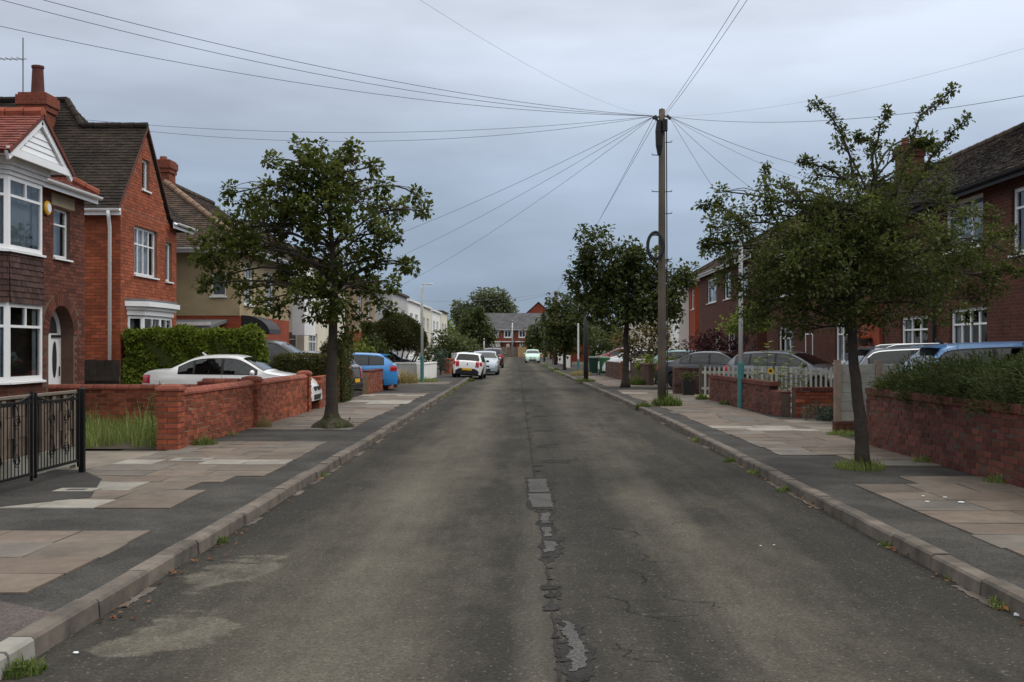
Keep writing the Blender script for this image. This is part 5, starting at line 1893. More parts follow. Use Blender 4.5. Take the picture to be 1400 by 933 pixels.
def car(label, kind, loc, heading, paint_mt, wheel='alloy', plate=None, roll=0.0, glass='car_glass', rails=False, spoiler=False, chrome=False, badge=None, front_plate=None, name='parked_car', dark_bumper=False, group=None, zscale=1.0, xscale=1.0):
    """heading in degrees: direction of the nose, 0 = +X, 90 = away from the camera"""
    L, W, H, prof, rear_x, wind_x, sides, belt, axles = PROF[kind]
    T = smooth_tab(prof)
    ztop = lambda x: lerp(T, x)
    xf = L / 2
    HW = W / 2

    def hw(x):
        a = abs(x) / xf
        t = max(0.0, (a - 0.62) / 0.38)
        return HW * (1 - 0.20 * t ** 2.6 - 0.02 * a * a)

    def zbelt(x):
        b = belt - 0.025 * (x / xf)
        return min(b, ztop(x) - 0.045)

    def cfac(x):
        h = ztop(x) - zbelt(x)
        t = max(0.0, min(1.0, (h - 0.06) / 0.36))
        return t * t * (3 - 2 * t)

    WR, AR = 0.315 if kind not in ('suv', 'mpv') else 0.345, 0.375 if kind not in ('suv', 'mpv') else 0.41

    def zbot(x):
        b = 0.20 + 0.05 * max(0, (abs(x) / xf - 0.85) / 0.15)
        for ax in axles:
            d = abs(x - ax)
            if d < AR:
                b = max(b, WR + math.sqrt(max(0, AR * AR - d * d)) - 0.0)
        return b

    def ye(x):
        return hw(x) * (0.955 - 0.185 * cfac(x))

    def side_pts(x):
        zb, zt, c, h = zbot(x), zbelt(x), cfac(x), hw(x)
        zm = 0.56
        lo = [(h * 0.93, 0.20), (h * 0.978, 0.32), (h, zm), (h * 0.992, zt - 0.10), (h * 0.955, zt)]
        def ylow(z):
            return lerp([(b, a) for a, b in sorted(lo, key=lambda q: q[1])], z)
        zs = [zb + (zt - zb) * k / 6 for k in range(7)]
        pts = [(ylow(z), z) for z in zs]
        ztop_e = ztop(x) - 0.05
        for k in range(1, 6):
            t = k / 5
            pts.append((h * (0.955 - 0.185 * c * t ** 1.25), zt + (ztop_e - zt) * t if ztop_e > zt else zt + 0.001 * k))
        e = ye(x)
        z0 = pts[-1][1]
        for f in (0.93, 0.8, 0.55, 0.28, 0.0):
            pts.append((e * f, ztop(x) - (ztop(x) - z0) * f ** 3.2))
        return pts

    def cap_z(x, y):
        e = ye(x)
        zt = zbelt(x)
        z0 = max(ztop(x) - 0.05, zt + 0.005)
        return ztop(x) - (ztop(x) - z0) * min(1, abs(y) / e) ** 3.2

    def side_y(x, z):
        zt, c, h = zbelt(x), cfac(x), hw(x)
        if z <= zt:
            lo = [(0.20, h * 0.93), (0.32, h * 0.978), (0.56, h), (zt - 0.10, h * 0.992), (zt, h * 0.955)]
            return lerp(lo, z)
        t = (z - zt) / max(1e-4, ztop(x) - 0.05 - zt)
        return h * (0.955 - 0.185 * c * min(1, t) ** 1.25)

    # arc-length stations, with extra at arches
    xs = set(round(p[0], 4) for p in T)
    for ax in axles:
        for k in range(-9, 10):
            xs.add(round(ax + AR * math.sin(PI / 2 * k / 9), 4))
        xs.add(round(ax - AR - 0.01, 4)); xs.add(round(ax + AR + 0.01, 4))
    xs = sorted(x for x in xs if -xf <= x <= xf)
    xs = [x for i, x in enumerate(xs) if i == 0 or x - xs[i - 1] > 0.004]

    root = thing(name, label, 'car', loc, 0, group, world_children=False)
    root.rotation_euler = Matrix.Rotation(math.radians(heading), 4, 'Z').to_euler()
    if roll:
        root.rotation_euler = (Matrix.Rotation(math.radians(roll), 4, 'Y') @ Matrix.Rotation(math.radians(heading), 4, 'Z')).to_euler()
    root.scale = (xscale, 1, zscale)

    m = MB()
    ring0 = None
    vs, fs = [], []
    n = None
    for x in xs:
        p = side_pts(x)
        ring = [(x, -y, z) for y, z in p] + [(x, y, z) for y, z in reversed(p[:-1])]
        n = len(ring)
        vs += ring
    for i in range(len(xs) - 1):
        for k in range(n - 1):
            a, b = i * n + k, i * n + k + 1
            fs.append((a, a + n, b + n, b))
    fs.append(tuple(range(n))[::1])
    fs.append(tuple((len(xs) - 1) * n + k for k in range(n))[::-1])
    m.raw(vs, fs, 0.5)
    body = m.build('body', paint_mt, root, smooth=True)
    me = body.data
    me.set_sharp_from_angle(angle=math.radians(38))
    # dark underside and arch liners
    m = MB()
    m.box(-xf + 0.25, xf - 0.25, -HW + 0.16, HW - 0.16, 0.17, 0.62)
    m.build('underbody', 'trim_black', root)

    def cap_patch(name_, x0, x1, f0, f1, mt, nx=8, ny=8, off=0.006, zlo=None, shrink=0.0):
        mm = MB()
        g = []
        for i in range(nx + 1):
            x = x0 + (x1 - x0) * i / nx
            row = []
            for k in range(ny + 1):
                f = f0 + (f1 - f0) * k / ny
                y = ye(x) * f
                e = 0.004
                dzx = (cap_z(x + e, y) - cap_z(x - e, y)) / (2 * e)
                dzy = (cap_z(x, y + e) - cap_z(x, y - e)) / (2 * e)
                nv = Vector((-dzx, -dzy, 1)).normalized()
                row.append(Vector((x, y, cap_z(x, y))) + nv * off)
            g.append(row)
        for i in range(nx):
            for k in range(ny):
                mm.face([g[i][k], g[i + 1][k], g[i + 1][k + 1], g[i][k + 1]], 0.5)
        return mm.build(name_, mt, root, smooth=True)

    def side_patch(name_, x0, x1, lo, hi, sgn, mt, off=0.006, nx=8, nz=4, parent=None):
        mm = MB()
        g = []
        for i in range(nx + 1):
            x = x0 + (x1 - x0) * i / nx
            a, b = lo(x), hi(x)
            if b < a + 0.004:
                b = a + 0.004
            g.append([Vector((x, sgn * (side_y(x, a + (b - a) * k / nz) + off), a + (b - a) * k / nz)) for k in range(nz + 1)])
        for i in range(nx):
            for k in range(nz):
                q = [g[i][k], g[i + 1][k], g[i + 1][k + 1], g[i][k + 1]]
                mm.face(q if sgn < 0 else q[::-1], 0.5)
        return mm.build(name_, mt, parent or root, smooth=True)

    # glazing: dark opening, then the pane standing just proud of it
    cap_patch('windscreen_opening', wind_x[0], wind_x[1], -0.93, 0.93, 'car_inside', off=0.004)
    cap_patch('windscreen', wind_x[0] + 0.01, wind_x[1] - 0.01, -0.90, 0.90, glass, off=0.009)
    cap_patch('rear_window_opening', rear_x[0], rear_x[1], -0.88, 0.88, 'car_inside', off=0.004)
    cap_patch('rear_window', rear_x[0] + 0.01, rear_x[1] - 0.01, -0.84, 0.84, glass, off=0.009)
    for sg in (-1, 1):
        lo = lambda x: zbelt(x) + 0.03
        hi = lambda x: ztop(x) - 0.115
        side_patch('side_window_opening', sides[0][0] - 0.035, sides[-1][1] + 0.03, lambda x: lo(x) - 0.015, lambda x: hi(x) + 0.025, sg, 'trim_black', 0.003, 26)
        for a, b in sides:
            side_patch('side_window', a, b, lo, hi, sg, glass, 0.009, 12)
        if chrome:
            side_patch('window_trim', sides[0][0] - 0.03, sides[-1][1], lambda x: hi(x) + 0.012, lambda x: hi(x) + 0.034, sg, 'chrome', 0.012, 26, 1)
        # shut lines and handles
        for (a, b) in sides[-2:]:
            side_patch('door_line', b + 0.032, b + 0.040, lambda x: 0.28, lambda x: zbelt(x), sg, 'trim_black', 0.0025, 1, 5)
            side_patch('door_handle', a + 0.10, a + 0.26, lambda x: zbelt(x) - 0.12, lambda x: zbelt(x) - 0.09, sg, paint_mt, 0.022, 3, 1)
        side_patch('sill_trim', axles[0] + AR + 0.02, axles[1] - AR - 0.02, lambda x: 0.205, lambda x: 0.27, sg, 'trim_black', 0.004, 8, 1)
        # lamps
        side_patch('headlight', xf - 0.50, xf - 0.02, lambda x: min(0.60, ztop(x) - 0.12), lambda x: min(0.76, ztop(x) - 0.055), sg, 'lamp_clear', 0.008, 10, 3)
        zt_ = zbelt(-xf + 0.12)
        side_patch('tail_light', -xf + 0.03, -xf + 0.26, lambda x: zt_ - 0.22, lambda x: min(zt_ - 0.01, ztop(x) - 0.05), sg, 'tail_red', 0.008, 6, 3)
        f0, f1 = (0.70, 0.985) if sg > 0 else (-0.985, -0.70)
        cap_patch('tail_light', -xf + 0.006, -xf + 0.075, f0, f1, 'tail_red', 5, 4, 0.008)
        # mirror
        mx = sides[-1][1] - 0.10
        my = side_y(mx, zbelt(mx))
        mm = MB()
        mm.lathe([(0.0, 0.0), (0.06, 0.012), (0.085, 0.05), (0.085, 0.10), (0.05, 0.165), (0.0, 0.18)], (0, 0, 0), 10, 'y')
        mm.v = [(x * 0.75, (y + 0.02) * sg, z * 0.85) for x, y, z in mm.v]
        mm.v = [(x + mx + 0.02, y + sg * my, z + zbelt(mx) + 0.07) for x, y, z in mm.v]
        mm.build('wing_mirror', paint_mt if not dark_bumper else 'trim_black', root, smooth=True)
    # bumpers, grille, plates
    m = MB()
    m.box(xf - 0.06, xf + 0.012, -HW * 0.46, HW * 0.46, 0.27, 0.40)
    m.build('lower_grille', 'trim_black', root)
    m = MB()
    for sg in (-1, 1):
        m.box(xf - 0.05, xf + 0.012, sg * HW * 0.24 - HW * 0.13, sg * HW * 0.24 + HW * 0.13, 0.50, 0.60)
    m.build('grille', 'trim_black', root)
    m = MB()
    m.box(-xf - 0.02, -xf + 0.08, -HW * 0.74, HW * 0.74, 0.25, 0.40)
    m.build('rear_bumper_trim', 'trim_black', root)
    if dark_bumper:
        m = MB()
        m.raw([(-xf - 0.015, -HW * 0.80, 0.40), (-xf - 0.015, HW * 0.80, 0.40), (-xf - 0.012, HW * 0.5, 0.56), (-xf - 0.012, -HW * 0.5, 0.56), (-xf + 0.04, -HW * 0.80, 0.40), (-xf + 0.04, HW * 0.80, 0.40), (-xf + 0.04, HW * 0.5, 0.56), (-xf + 0.04, -HW * 0.5, 0.56)],
              [(3, 2, 1, 0), (0, 1, 5, 4), (2, 3, 7, 6), (1, 2, 6, 5), (3, 0, 4, 7)], 0.5)
        m.build('bumper_insert', 'trim_black', root)
    if plate:
        m = MB()
        zz = 0.46
        m.box(-xf - 0.032, -xf - 0.02, -0.26, 0.26, zz, zz + 0.115)
        m.build('number_plate', plate, root)
    if front_plate:
        m = MB()
        m.box(xf + 0.014, xf + 0.028, -0.26, 0.26, 0.40, 0.51)
        m.build('number_plate', front_plate, root)
    if badge:
        m = MB()
        x_ = -xf + 0.02
        m.raw([(x_ - 0.022, 0, 0.74), (x_ - 0.022, -0.045, 0.80), (x_ - 0.020, 0, 0.86), (x_ - 0.022, 0.045, 0.80)], [(0, 1, 2, 3)], 0.5)
        m.build('badge', badge, root)
    if rails:
        for sg in (-1, 1):
            m = MB()
            pts = []
            for k in range(11):
                x = -1.55 + 1.85 * k / 10
                up = 0.045 if 0 < k < 10 else 0.0
                y = ye(x) * 0.90
                pts.append((x, sg * y, cap_z(x, y) + up))
            m.tube(pts, 0.016, 6)
            m.build('roof_rail', 'chrome', root, smooth=True)
    if spoiler:
        m = MB()
        x0 = rear_x[1] - 0.02
        z0 = ztop(x0 + 0.06)
        m.raw([(x0 + 0.14, -HW * .62, z0 + 0.03), (x0 + 0.14, HW * .62, z0 + 0.03), (x0 - 0.14, HW * .58, z0 + 0.015), (x0 - 0.14, -HW * .58, z0 + 0.015), (x0 + 0.14, -HW * .62, z0 - 0.03), (x0 + 0.14, HW * .62, z0 - 0.03), (x0 - 0.14, HW * .58, z0 - 0.012), (x0 - 0.14, -HW * .58, z0 - 0.012)],
              [(0, 1, 2, 3)[::1], (7, 6, 5, 4), (3, 2, 6, 7), (1, 5, 6, 2), (0, 3, 7, 4)], 0.5)
        m.build('spoiler', paint_mt, root)
    m = MB()
    m.bar((rear_x[1] + 0.25, 0, ztop(rear_x[1] + 0.25) - 0.01), (rear_x[1] + 0.12, 0, ztop(rear_x[1] + 0.25) + 0.075), 0.03, 0.035)
    m.build('roof_antenna', paint_mt if kind == 'saloon' else 'trim_black', root)
    # wheels
    for ax in axles:
        for sg in (-1, 1):
            m = MB()
            w2 = 0.10
            m.lathe([(WR * 0.62, -w2), (WR * 0.94, -w2), (WR, -w2 * 0.7), (WR, w2 * 0.7), (WR * 0.94, w2), (WR * 0.62, w2)], (0, 0, 0), 24, 'y')
            wh_ = bpy.data.objects.new('wheel', m.data('wheel', 'tyre', True))
            wh_.location = (ax, sg * (HW - 0.115), WR)
            link(wh_, root)
            m = MB()
            yo = sg * (w2 - 0.015)
            m.lathe([(WR * 0.67, yo - sg * 0.12), (WR * 0.66, yo), (WR * 0.60, yo + sg * 0.004), (WR * 0.56, yo - sg * 0.03)], (0, 0, 0), 24, 'y')
            m.lathe([(0.0, yo), (0.06, yo), (0.065, yo - sg * 0.03)], (0, 0, 0), 12, 'y')
            for k in range(5):
                t = 2 * PI * k / 5 + 0.3
                m.bar((0.05 * math.cos(t), yo - sg * 0.012, 0.05 * math.sin(t)), (WR * 0.60 * math.cos(t), yo - sg * 0.012, WR * 0.60 * math.sin(t)), 0.055, 0.02, (0, 1, 0))
            m.build('rim', wheel, wh_)
            m = MB()
            m.lathe([(0.0, yo - sg * 0.05), (WR * 0.6, yo - sg * 0.05)], (0, 0, 0), 20, 'y')
            m.build('brake_disc', 'trim_black', wh_)
    return root


GZ = FZ + 0.003
# left side
car('white saloon parked nose to the road behind the long red wall', 'saloon', (-7.45, 28.02, GZ), 0, 'paint_white', xscale=0.94)
car('black people carrier on the drive behind dark clipped hedge', 'mpv', (-8.2, 34.4, GZ), 0, 'paint_black', zscale=1.04, glass='car_glass_dark')
car('black hatchback with red tail light beside green box and left tree', 'hatch', (-7.62, 35.9, GZ), 172, 'paint_black', plate='plate_yellow', spoiler=True)
car('bright blue hatchback parked tail to the road on left', 'hatch', (-6.95, 41.2, GZ), 184, 'paint_blue', plate='plate_yellow', spoiler=True, zscale=0.95)
car('dark car on a far left drive behind the white garden wall', 'hatch', (-8.1, 62.0, GZ), 0, 'paint_navy')
car('white hatchback seen from behind, half on the left pavement', 'city', (-3.08, 59.7, 0.05), 88, 'paint_white', wheel='trim_black', plate='plate_yellow', roll=4.0, badge='trim_black', dark_bumper=True, zscale=0.94)
car('silver hatchback facing camera, parked beyond the white hatchback', 'hatch', (-2.55, 68.3, 0.0), -90, 'paint_silver_blue', front_plate='plate_white')
car('dark red off-roader seen from behind, farthest of three cars parked on left', 'suv', (-2.75, 91.5, 0.0), 91, 'paint_dark_red', plate='plate_yellow')
car('mint green small car driving toward camera at street end', 'city', (0.72, 120.0, 0.0), -90, 'paint_mint', front_plate='plate_white', name='moving_car')
# right side
car('navy saloon behind brick wall beyond the telephone pole', 'saloon', (7.3, 41.6, GZ + 0.04), -28, 'paint_navy')
car('pale silver blue hatchback behind the picket fence', 'hatch', (8.75, 36.2, GZ + 0.02), -38, 'paint_silver', glass='car_glass_dark')
car('grey estate with roof rails and chrome window trim behind concrete panel fence', 'estate', (8.95, 22.9, GZ + 0.16), -4, 'paint_grey', glass='car_glass_dark', rails=True, chrome=True, spoiler=True)
car('mid blue estate behind juniper at right edge', 'estate', (8.75, 18.6, GZ + 0.20), -3, 'paint_mid_blue', glass='car_glass_dark', spoiler=True)
car('white hatchback beyond brown brick wall on right, nearer of two white cars', 'hatch', (6.6, 63.0, GZ), 170, 'paint_white', glass='car_glass_dark')
car('white car with reddish neighbour beside green wheelie bins', 'estate', (6.9, 70.0, GZ), 175, 'paint_white', glass='car_glass_dark')
car('red car farthest along the right-hand drives', 'hatch', (6.6, 75.5, GZ + 0.1), 170, 'paint_red')
car('teal car half hidden by shrubs behind the telephone pole', 'hatch', (7.9, 50.5, GZ), -20, 'paint_teal')
# ------------------------------------------------------------------ plants
def leaf(mm, p, d, n, L, W, fold=0.25, r=None):
    """one folded leaf: base p, direction d, normal n"""
    s = d.cross(n)
    if s.length < 1e-4:
        return
    s.normalize()
    n = s.cross(d).normalized()
    a = p
    t = p + d * L
    mid = p + d * (L * 0.45)
    l = mid + s * (W / 2) + n * (W * fold)
    q = mid - s * (W / 2) + n * (W * fold)
    i = len(mm.v)
    mm.v.extend([tuple(a), tuple(q), tuple(t), tuple(l)])
    mm.f.append((i, i + 1, i + 2)); mm.f.append((i, i + 2, i + 3))
    rr = R.random() if r is None else r
    mm.r.extend([rr, rr]); mm.m.extend([0, 0])


def rv(s=1.0):
    while True:
        v = Vector((R.uniform(-1, 1), R.uniform(-1, 1), R.uniform(-1, 1)))
        if 0.05 < v.length < 1:
            return v * s


def leaf_cluster(mm, c, rad, n, L, W, droop=0.25, tint=None):
    t = R.random() if tint is None else tint
    for k in range(n):
        o = rv()
        p = c + o * rad
        d = (o.normalized() * 0.8 + rv() * 0.7 + Vector((0, 0, -droop))).normalized()
        nn = (Vector((0, 0, 1)) + rv() * 0.75).normalized()
        s = R.uniform(0.5, 1.35)
        leaf(mm, p, d, nn, L * s, W * s, 0.2, min(0.999, max(0, 0.55 * t + 0.45 * R.random())))


def limb(mm, a, b, r0, r1, bend=0.15, n=6, sides=6):
    a, b = Vector(a), Vector(b)
    L = (b - a).length
    off = rv() * L * bend
    off2 = rv() * L * bend * 0.4
    pts, rad = [], []
    for k in range(n + 1):
        t = k / n
        p = a.lerp(b, t) + off * math.sin(PI * t) + off2 * math.sin(2 * PI * t) + Vector((0, 0, L * 0.10 * math.sin(PI * t)))
        pts.append(p)
        rad.append(r0 + (r1 - r0) * t)
    mm.tube(pts, rad, sides)
    return pts


def blades(mm, c, n, spread, h, w=0.006, lean=0.35, sy=None):
    for k in range(n):
        a = R.uniform(0, 2 * PI)
        rr_ = math.sqrt(R.random())
        p = Vector((c[0] + rr_ * spread * math.cos(a), c[1] + rr_ * (sy or spread) * math.sin(a), c[2]))
        hh_ = h * R.uniform(0.2, 1.0) ** 0.8 * R.choice((0.8, 1.0, 1.35)) * (1.15 - 0.6 * rr_)
        d = Vector((R.uniform(-1, 1), R.uniform(-1, 1), 0)) * lean
        s = Vector((-d.y, d.x, 0))
        s = s.normalized() * w if s.length > 1e-4 else Vector((w, 0, 0))
        m1 = p + Vector((0, 0, hh_ * 0.55)) + d * hh_ * 0.35
        t = p + Vector((0, 0, hh_ * R.uniform(0.75, 1.0))) + d * hh_
        i = len(mm.v)
        mm.v.extend([tuple(p - s), tuple(p + s), tuple(m1 + s * 0.8), tuple(m1 - s * 0.8), tuple(t)])
        mm.f.append((i, i + 1, i + 2, i + 3)); mm.f.append((i + 3, i + 2, i + 4))
        r_ = R.random()
        mm.r.extend([r_, r_]); mm.m.extend([0, 0])


def tree(label, base, trunk, rad, lobes, leaf_mt, leaf_n, L, W, cl_rad, bark='bark', twigs=0.012, flare=1.5, cat='tree', name='street_tree', shoots=(), group=None, moss=False, droop=0.25, depth=0.9, taper=0.5, fork_at=0.62):
    """lobes: (centre, radii, number of leaf clusters)"""
    t = thing(name, label, cat, base, 0, group)
    wood = MB()
    tp = [Vector(p) for p in trunk]
    # refined trunk with slight wander
    pts, rr = [], []
    n = 4
    for i in range(len(tp) - 1):
        for k in range(n):
            s = (i + k / n) / (len(tp) - 1)
            p = tp[i].lerp(tp[i + 1], k / n)
            if i + k > 0:
                p = p + Vector((R.uniform(-1, 1), R.uniform(-1, 1), 0)) * rad * 0.10
            pts.append(p)
            rr.append(rad * (1 - taper * s) * (1 + (flare - 1) * max(0, 1 - s * 9)))
    pts.append(tp[-1]); rr.append(rad * (1 - taper))
    wood.tube(pts, rr, 12)
    crown = MB()
    fork = [p for p, s in zip(pts, range(len(pts))) if s > len(pts) * fork_at]
    tips = []
    for c, rads, nc in lobes:
        c = Vector(c)
        f = min(fork, key=lambda p: (p - c).length + (0 if p.z < c.z - 0.2 else 2.0) + R.uniform(0, 0.3))
        k_len = (c - f).length
        lp = limb(wood, f, c, max(rad * 0.21, 0.016) * (0.7 + 0.5 * min(1.0, k_len / 3)), rad * 0.10, 0.10, 6, 7)
        for k in range(nc):
            o = rv()
            if o.length < 0.45:
                o = o.normalized() * R.uniform(0.45, 0.95)
            p = c + Vector((o.x * rads[0], o.y * rads[1], o.z * rads[2]))
            q = R.choice(lp[3:])
            if k % 2 == 0:
                tw = limb(wood, q, p, rad * 0.075, max(0.004, rad * 0.02), 0.12, 4, 4)
            leaf_cluster(crown, p, cl_rad * R.uniform(0.7, 1.25), leaf_n, L, W, droop)
    for sh in shoots:
        line = [Vector(p) for p in sh[0]]
        pts2 = []
        for i in range(len(line) - 1):
            for k in range(5):
                pts2.append(line[i].lerp(line[i + 1], k / 5) + rv() * 0.025)
        pts2.append(line[-1])
        wood.tube(pts2, [0.022 * (1 - 0.8 * i / len(pts2)) for i in range(len(pts2))], 5)
        for i, p in enumerate(pts2):
            s = i / len(pts2)
            if s < 0.12:
                continue
            for k in range(sh[1]):
                q = p + rv() * sh[2] * (1.15 - 0.6 * s)
                leaf_cluster(crown, q, sh[2] * 0.55, max(3, leaf_n // 3), L, W, 0.1)
                if R.random() < 0.35:
                    wood.tube([p, q + rv() * 0.05], [0.007, 0.003], 4)
    wood.build('trunk', bark, t, smooth=True)
    crown.build('crown', leaf_mt, t)
    return t


def px_lobes(lst, d, ppm, ddepth, dens):
    out = []
    for (x, y, rx, ry) in lst:
        dd = d + R.uniform(-ddepth, ddepth)
        c = at(x, y, dd)
        r0, r1 = rx / ppm, ry / ppm
        out.append((c, (r0, (r0 + r1) / 2 * 1.05, r1), max(3, int(dens * r0 * r1))))
    return out


# left street tree, broad leaves in clumps
b1 = Vector((-3.86, 21.8, FZ))
L1 = [(430, 232, 34, 26), (470, 232, 28, 26), (393, 258, 34, 30), (352, 272, 26, 24), (318, 312, 32, 26), (296, 345, 22, 20), (300, 380, 20, 12), (362, 318, 38, 36), (440, 288, 48, 42), (502, 272, 26, 24), (545, 285, 20, 18), (540, 318, 15, 10),
      (498, 322, 40, 32), (425, 350, 46, 38), (478, 378, 38, 34), (385, 385, 28, 24), (342, 395, 20, 14), (468, 420, 32, 18), (557, 360, 10, 7), (530, 385, 12, 10), (515, 350, 18, 16), (408, 300, 34, 30), (373, 219, 8, 8), (408, 206, 11, 10), (477, 200, 9, 7), (511, 227, 8, 6), (523, 250, 9, 8), (570, 268, 9, 8), (575, 288, 9, 7), (558, 362, 9, 6),
      (530, 420, 9, 6), (472, 458, 10, 12), (316, 265, 10, 9), (276, 325, 10, 8), (274, 350, 9, 8), (284, 388, 12, 7), (354, 414, 12, 8), (384, 420, 12, 8), (438, 436, 18, 12), (492, 434, 16, 12), (440, 212, 24, 14), (330, 345, 26, 24), (420, 400, 34, 24), (505, 400, 20, 16), (455, 250, 30, 26), (380, 300, 24, 22)]
tree('broad leaved street tree with dense clumped crown on left pavement', b1, [b1, (-3.86, 21.8, 1.1), (-3.83, 21.8, 2.2), (-3.80, 21.82, 3.2), (-3.90, 21.85, 4.2), (-3.98, 21.8, 5.1)], 0.13, px_lobes(L1, 21.8, 68.8, 0.8, 88), 'leaf_maple', 42, 0.098, 0.076, 0.15, flare=1.35, taper=0.82, fork_at=0.44)
m = MB()   # mossy root mound
n_ = 36
for k in range(6):
    pass
ringz = [(0.36, 0.0), (0.34, 0.05), (0.28, 0.11), (0.21, 0.155), (0.165, 0.20), (0.140, 0.28)]
prev = None
for r_, z_ in ringz:
    ring = []
    for k in range(n_):
        a = 2 * PI * k / n_
        w_ = 1 + (0.24 * math.sin(4 * a + 1) + 0.10 * math.sin(7 * a)) * max(0, 1 - z_ / 0.3) + R.uniform(-0.03, 0.03)
        ring.append((b1.x + r_ * w_ * math.cos(a), b1.y + r_ * w_ * math.sin(a), FZ + z_ + R.uniform(-0.012, 0.012)))
    if prev:
        for k in range(n_):
            m.face([prev[k], prev[(k + 1) % n_], ring[(k + 1) % n_], ring[k]], 0.5)
    prev = ring
left_tree = [o for o in bpy.data.objects if o.get('label', '').startswith('broad leaved street')][0]
m.build('root_flare', 'bark_moss', left_tree, smooth=True)
m = MB()
for k in range(34):
    a = R.uniform(0, 2 * PI); rr_ = R.uniform(0.28, 0.45)
    blades(m, (b1.x - 0.05 + rr_ * math.cos(a), b1.y + rr_ * math.sin(a), FZ), 7, 0.06, 0.12, 0.005, 0.6)
    if k % 2:
        leaf_cluster(m, Vector((b1.x - 0.05 + rr_ * math.cos(a), b1.y + rr_ * math.sin(a), FZ + R.uniform(0.02, 0.1))), 0.05, 5, 0.05, 0.035)
m.build('base_weeds', 'leaf_mid', left_tree, kind='stuff')

# near right street tree, small leaves, wispy top shoots
b2 = Vector((4.46, 14.5, FZ))
L2 = [(1160, 352, 80, 52), (1085, 350, 62, 48), (1015, 340, 40, 36), (1000, 300, 28, 24), (1040, 275, 26, 26), (1100, 305, 52, 34), (1195, 305, 64, 44), (1250, 350, 70, 48), (1318, 372, 52, 34), (1150, 402, 88, 32), (1062, 392, 56, 36), (1250, 402, 54, 24), (1335, 335, 34, 24), (1120, 432, 46, 14),
      (1210, 430, 40, 10), (1085, 430, 34, 12), (1030, 412, 26, 18), (1290, 310, 34, 24), (1360, 385, 22, 14), (1225, 270, 34, 24), (1140, 280, 40, 22), (975, 312, 14, 12), (990, 262, 12, 9), (1150, 300, 70, 50), (1210, 370, 80, 40), (1110, 370, 80, 40), (1040, 432, 36, 18), (1095, 452, 34, 12), (1180, 440, 56, 14), (1000, 385, 24, 20), (1285, 428, 40, 12), (1340, 408, 36, 14), (1375, 345, 18, 20), (965, 345, 14, 12), (1200, 255, 36, 22), (1245, 240, 26, 20), (1165, 238, 24, 15), (1285, 262, 26, 22), (1315, 292, 28, 20), (1232, 206, 13, 14), (1196, 202, 11, 14), (1152, 196, 9, 13), (1268, 188, 9, 9), (1292, 222, 12, 12), (1120, 240, 18, 12), (1070, 268, 20, 12), (1350, 300, 18, 12)]
Pz = lambda *q: [at(x, y, 14.5 + dz) for x, y, dz in q]
SH = [(Pz((1180, 290, 0), (1165, 225, .1), (1150, 178, .2), (1130, 152, .25), (1108, 140, .3)), 2, 0.085), (Pz((1200, 280, 0), (1193, 215, -.1), (1205, 170, -.2), (1216, 150, -.2)), 2, 0.09), (Pz((1225, 270, 0), (1240, 205, .2), (1258, 160, .3), (1285, 138, .35), (1306, 120, .4)), 2, 0.075),
      (Pz((1245, 265, 0), (1275, 215, -.2), (1298, 185, -.2), (1322, 160, -.3)), 2, 0.08), (Pz((1165, 255, 0), (1140, 232, .1), (1105, 222, .2), (1098, 218, .2)), 2, 0.09), (Pz((1060, 300, 0), (1048, 255, .2), (1044, 225, .2)), 2, 0.09), (Pz((1020, 310, 0), (985, 280, .2), (955, 282, .2)), 3, 0.08),
      (Pz((1010, 330, 0), (975, 335, -.2), (958, 336, -.2)), 2, 0.07), (Pz((1330, 350, 0), (1365, 320, .1), (1388, 312, .2)), 2, 0.08), (Pz((1100, 290, 0), (1085, 262, .1), (1062, 250, .2)), 2, 0.09), (Pz((1205, 200, .1), (1180, 190, .1), (1170, 188, .1)), 2, 0.07), (Pz((1238, 205, .2), (1262, 196, .2), (1275, 196, .2)), 3, 0.06), (Pz((1330, 375, 0), (1370, 370, .2), (1398, 372, .2)), 3, 0.08)]
tree('small leaved thorn tree with wispy upper shoots on right pavement', b2, [b2, at(1176, 570, 14.5), at(1168, 500, 14.5), at(1163, 430, 14.5), at(1168, 370, 14.5), at(1180, 300, 14.5), at(1190, 255, 14.5)], 0.092, px_lobes(L2, 14.5, 103.4, 0.8, 205), 'leaf_thorn', 44, 0.054, 0.036, 0.125, shoots=SH, flare=1.2, droop=0.05, taper=0.8, fork_at=0.40)

# middle right street tree
b3 = Vector((3.95, 43.6, FZ))
L3 = [(802, 318, 10, 5), (826, 317, 10, 5), (862, 338, 8, 6), (944, 372, 8, 8), (781, 382, 9, 9), (812, 326, 16, 10), (800, 348, 18, 20), (828, 360, 38, 30), (878, 368, 36, 30), (918, 385, 26, 26), (850, 395, 52, 36), (800, 390, 22, 24), (900, 418, 32, 20), (835, 428, 32, 16), (800, 425, 18, 12), (935, 380, 12, 16), (862, 345, 12, 8), (790, 365, 12, 12), (920, 430, 16, 12), (870, 430, 30, 14), (825, 450, 10, 8), (855, 350, 26, 18), (885, 400, 40, 28), (825, 400, 34, 26)]
tree('round headed street tree beyond the telephone pole on right', b3, [b3, (3.98, 43.6, 1.0), (3.98, 43.6, 2.0), (4.0, 43.6, 3.0), (4.0, 43.6, 3.8)], 0.15, px_lobes(L3, 43.6, 34.4, 1.3, 56), 'leaf_dark', 24, 0.17, 0.13, 0.26, flare=1.5)

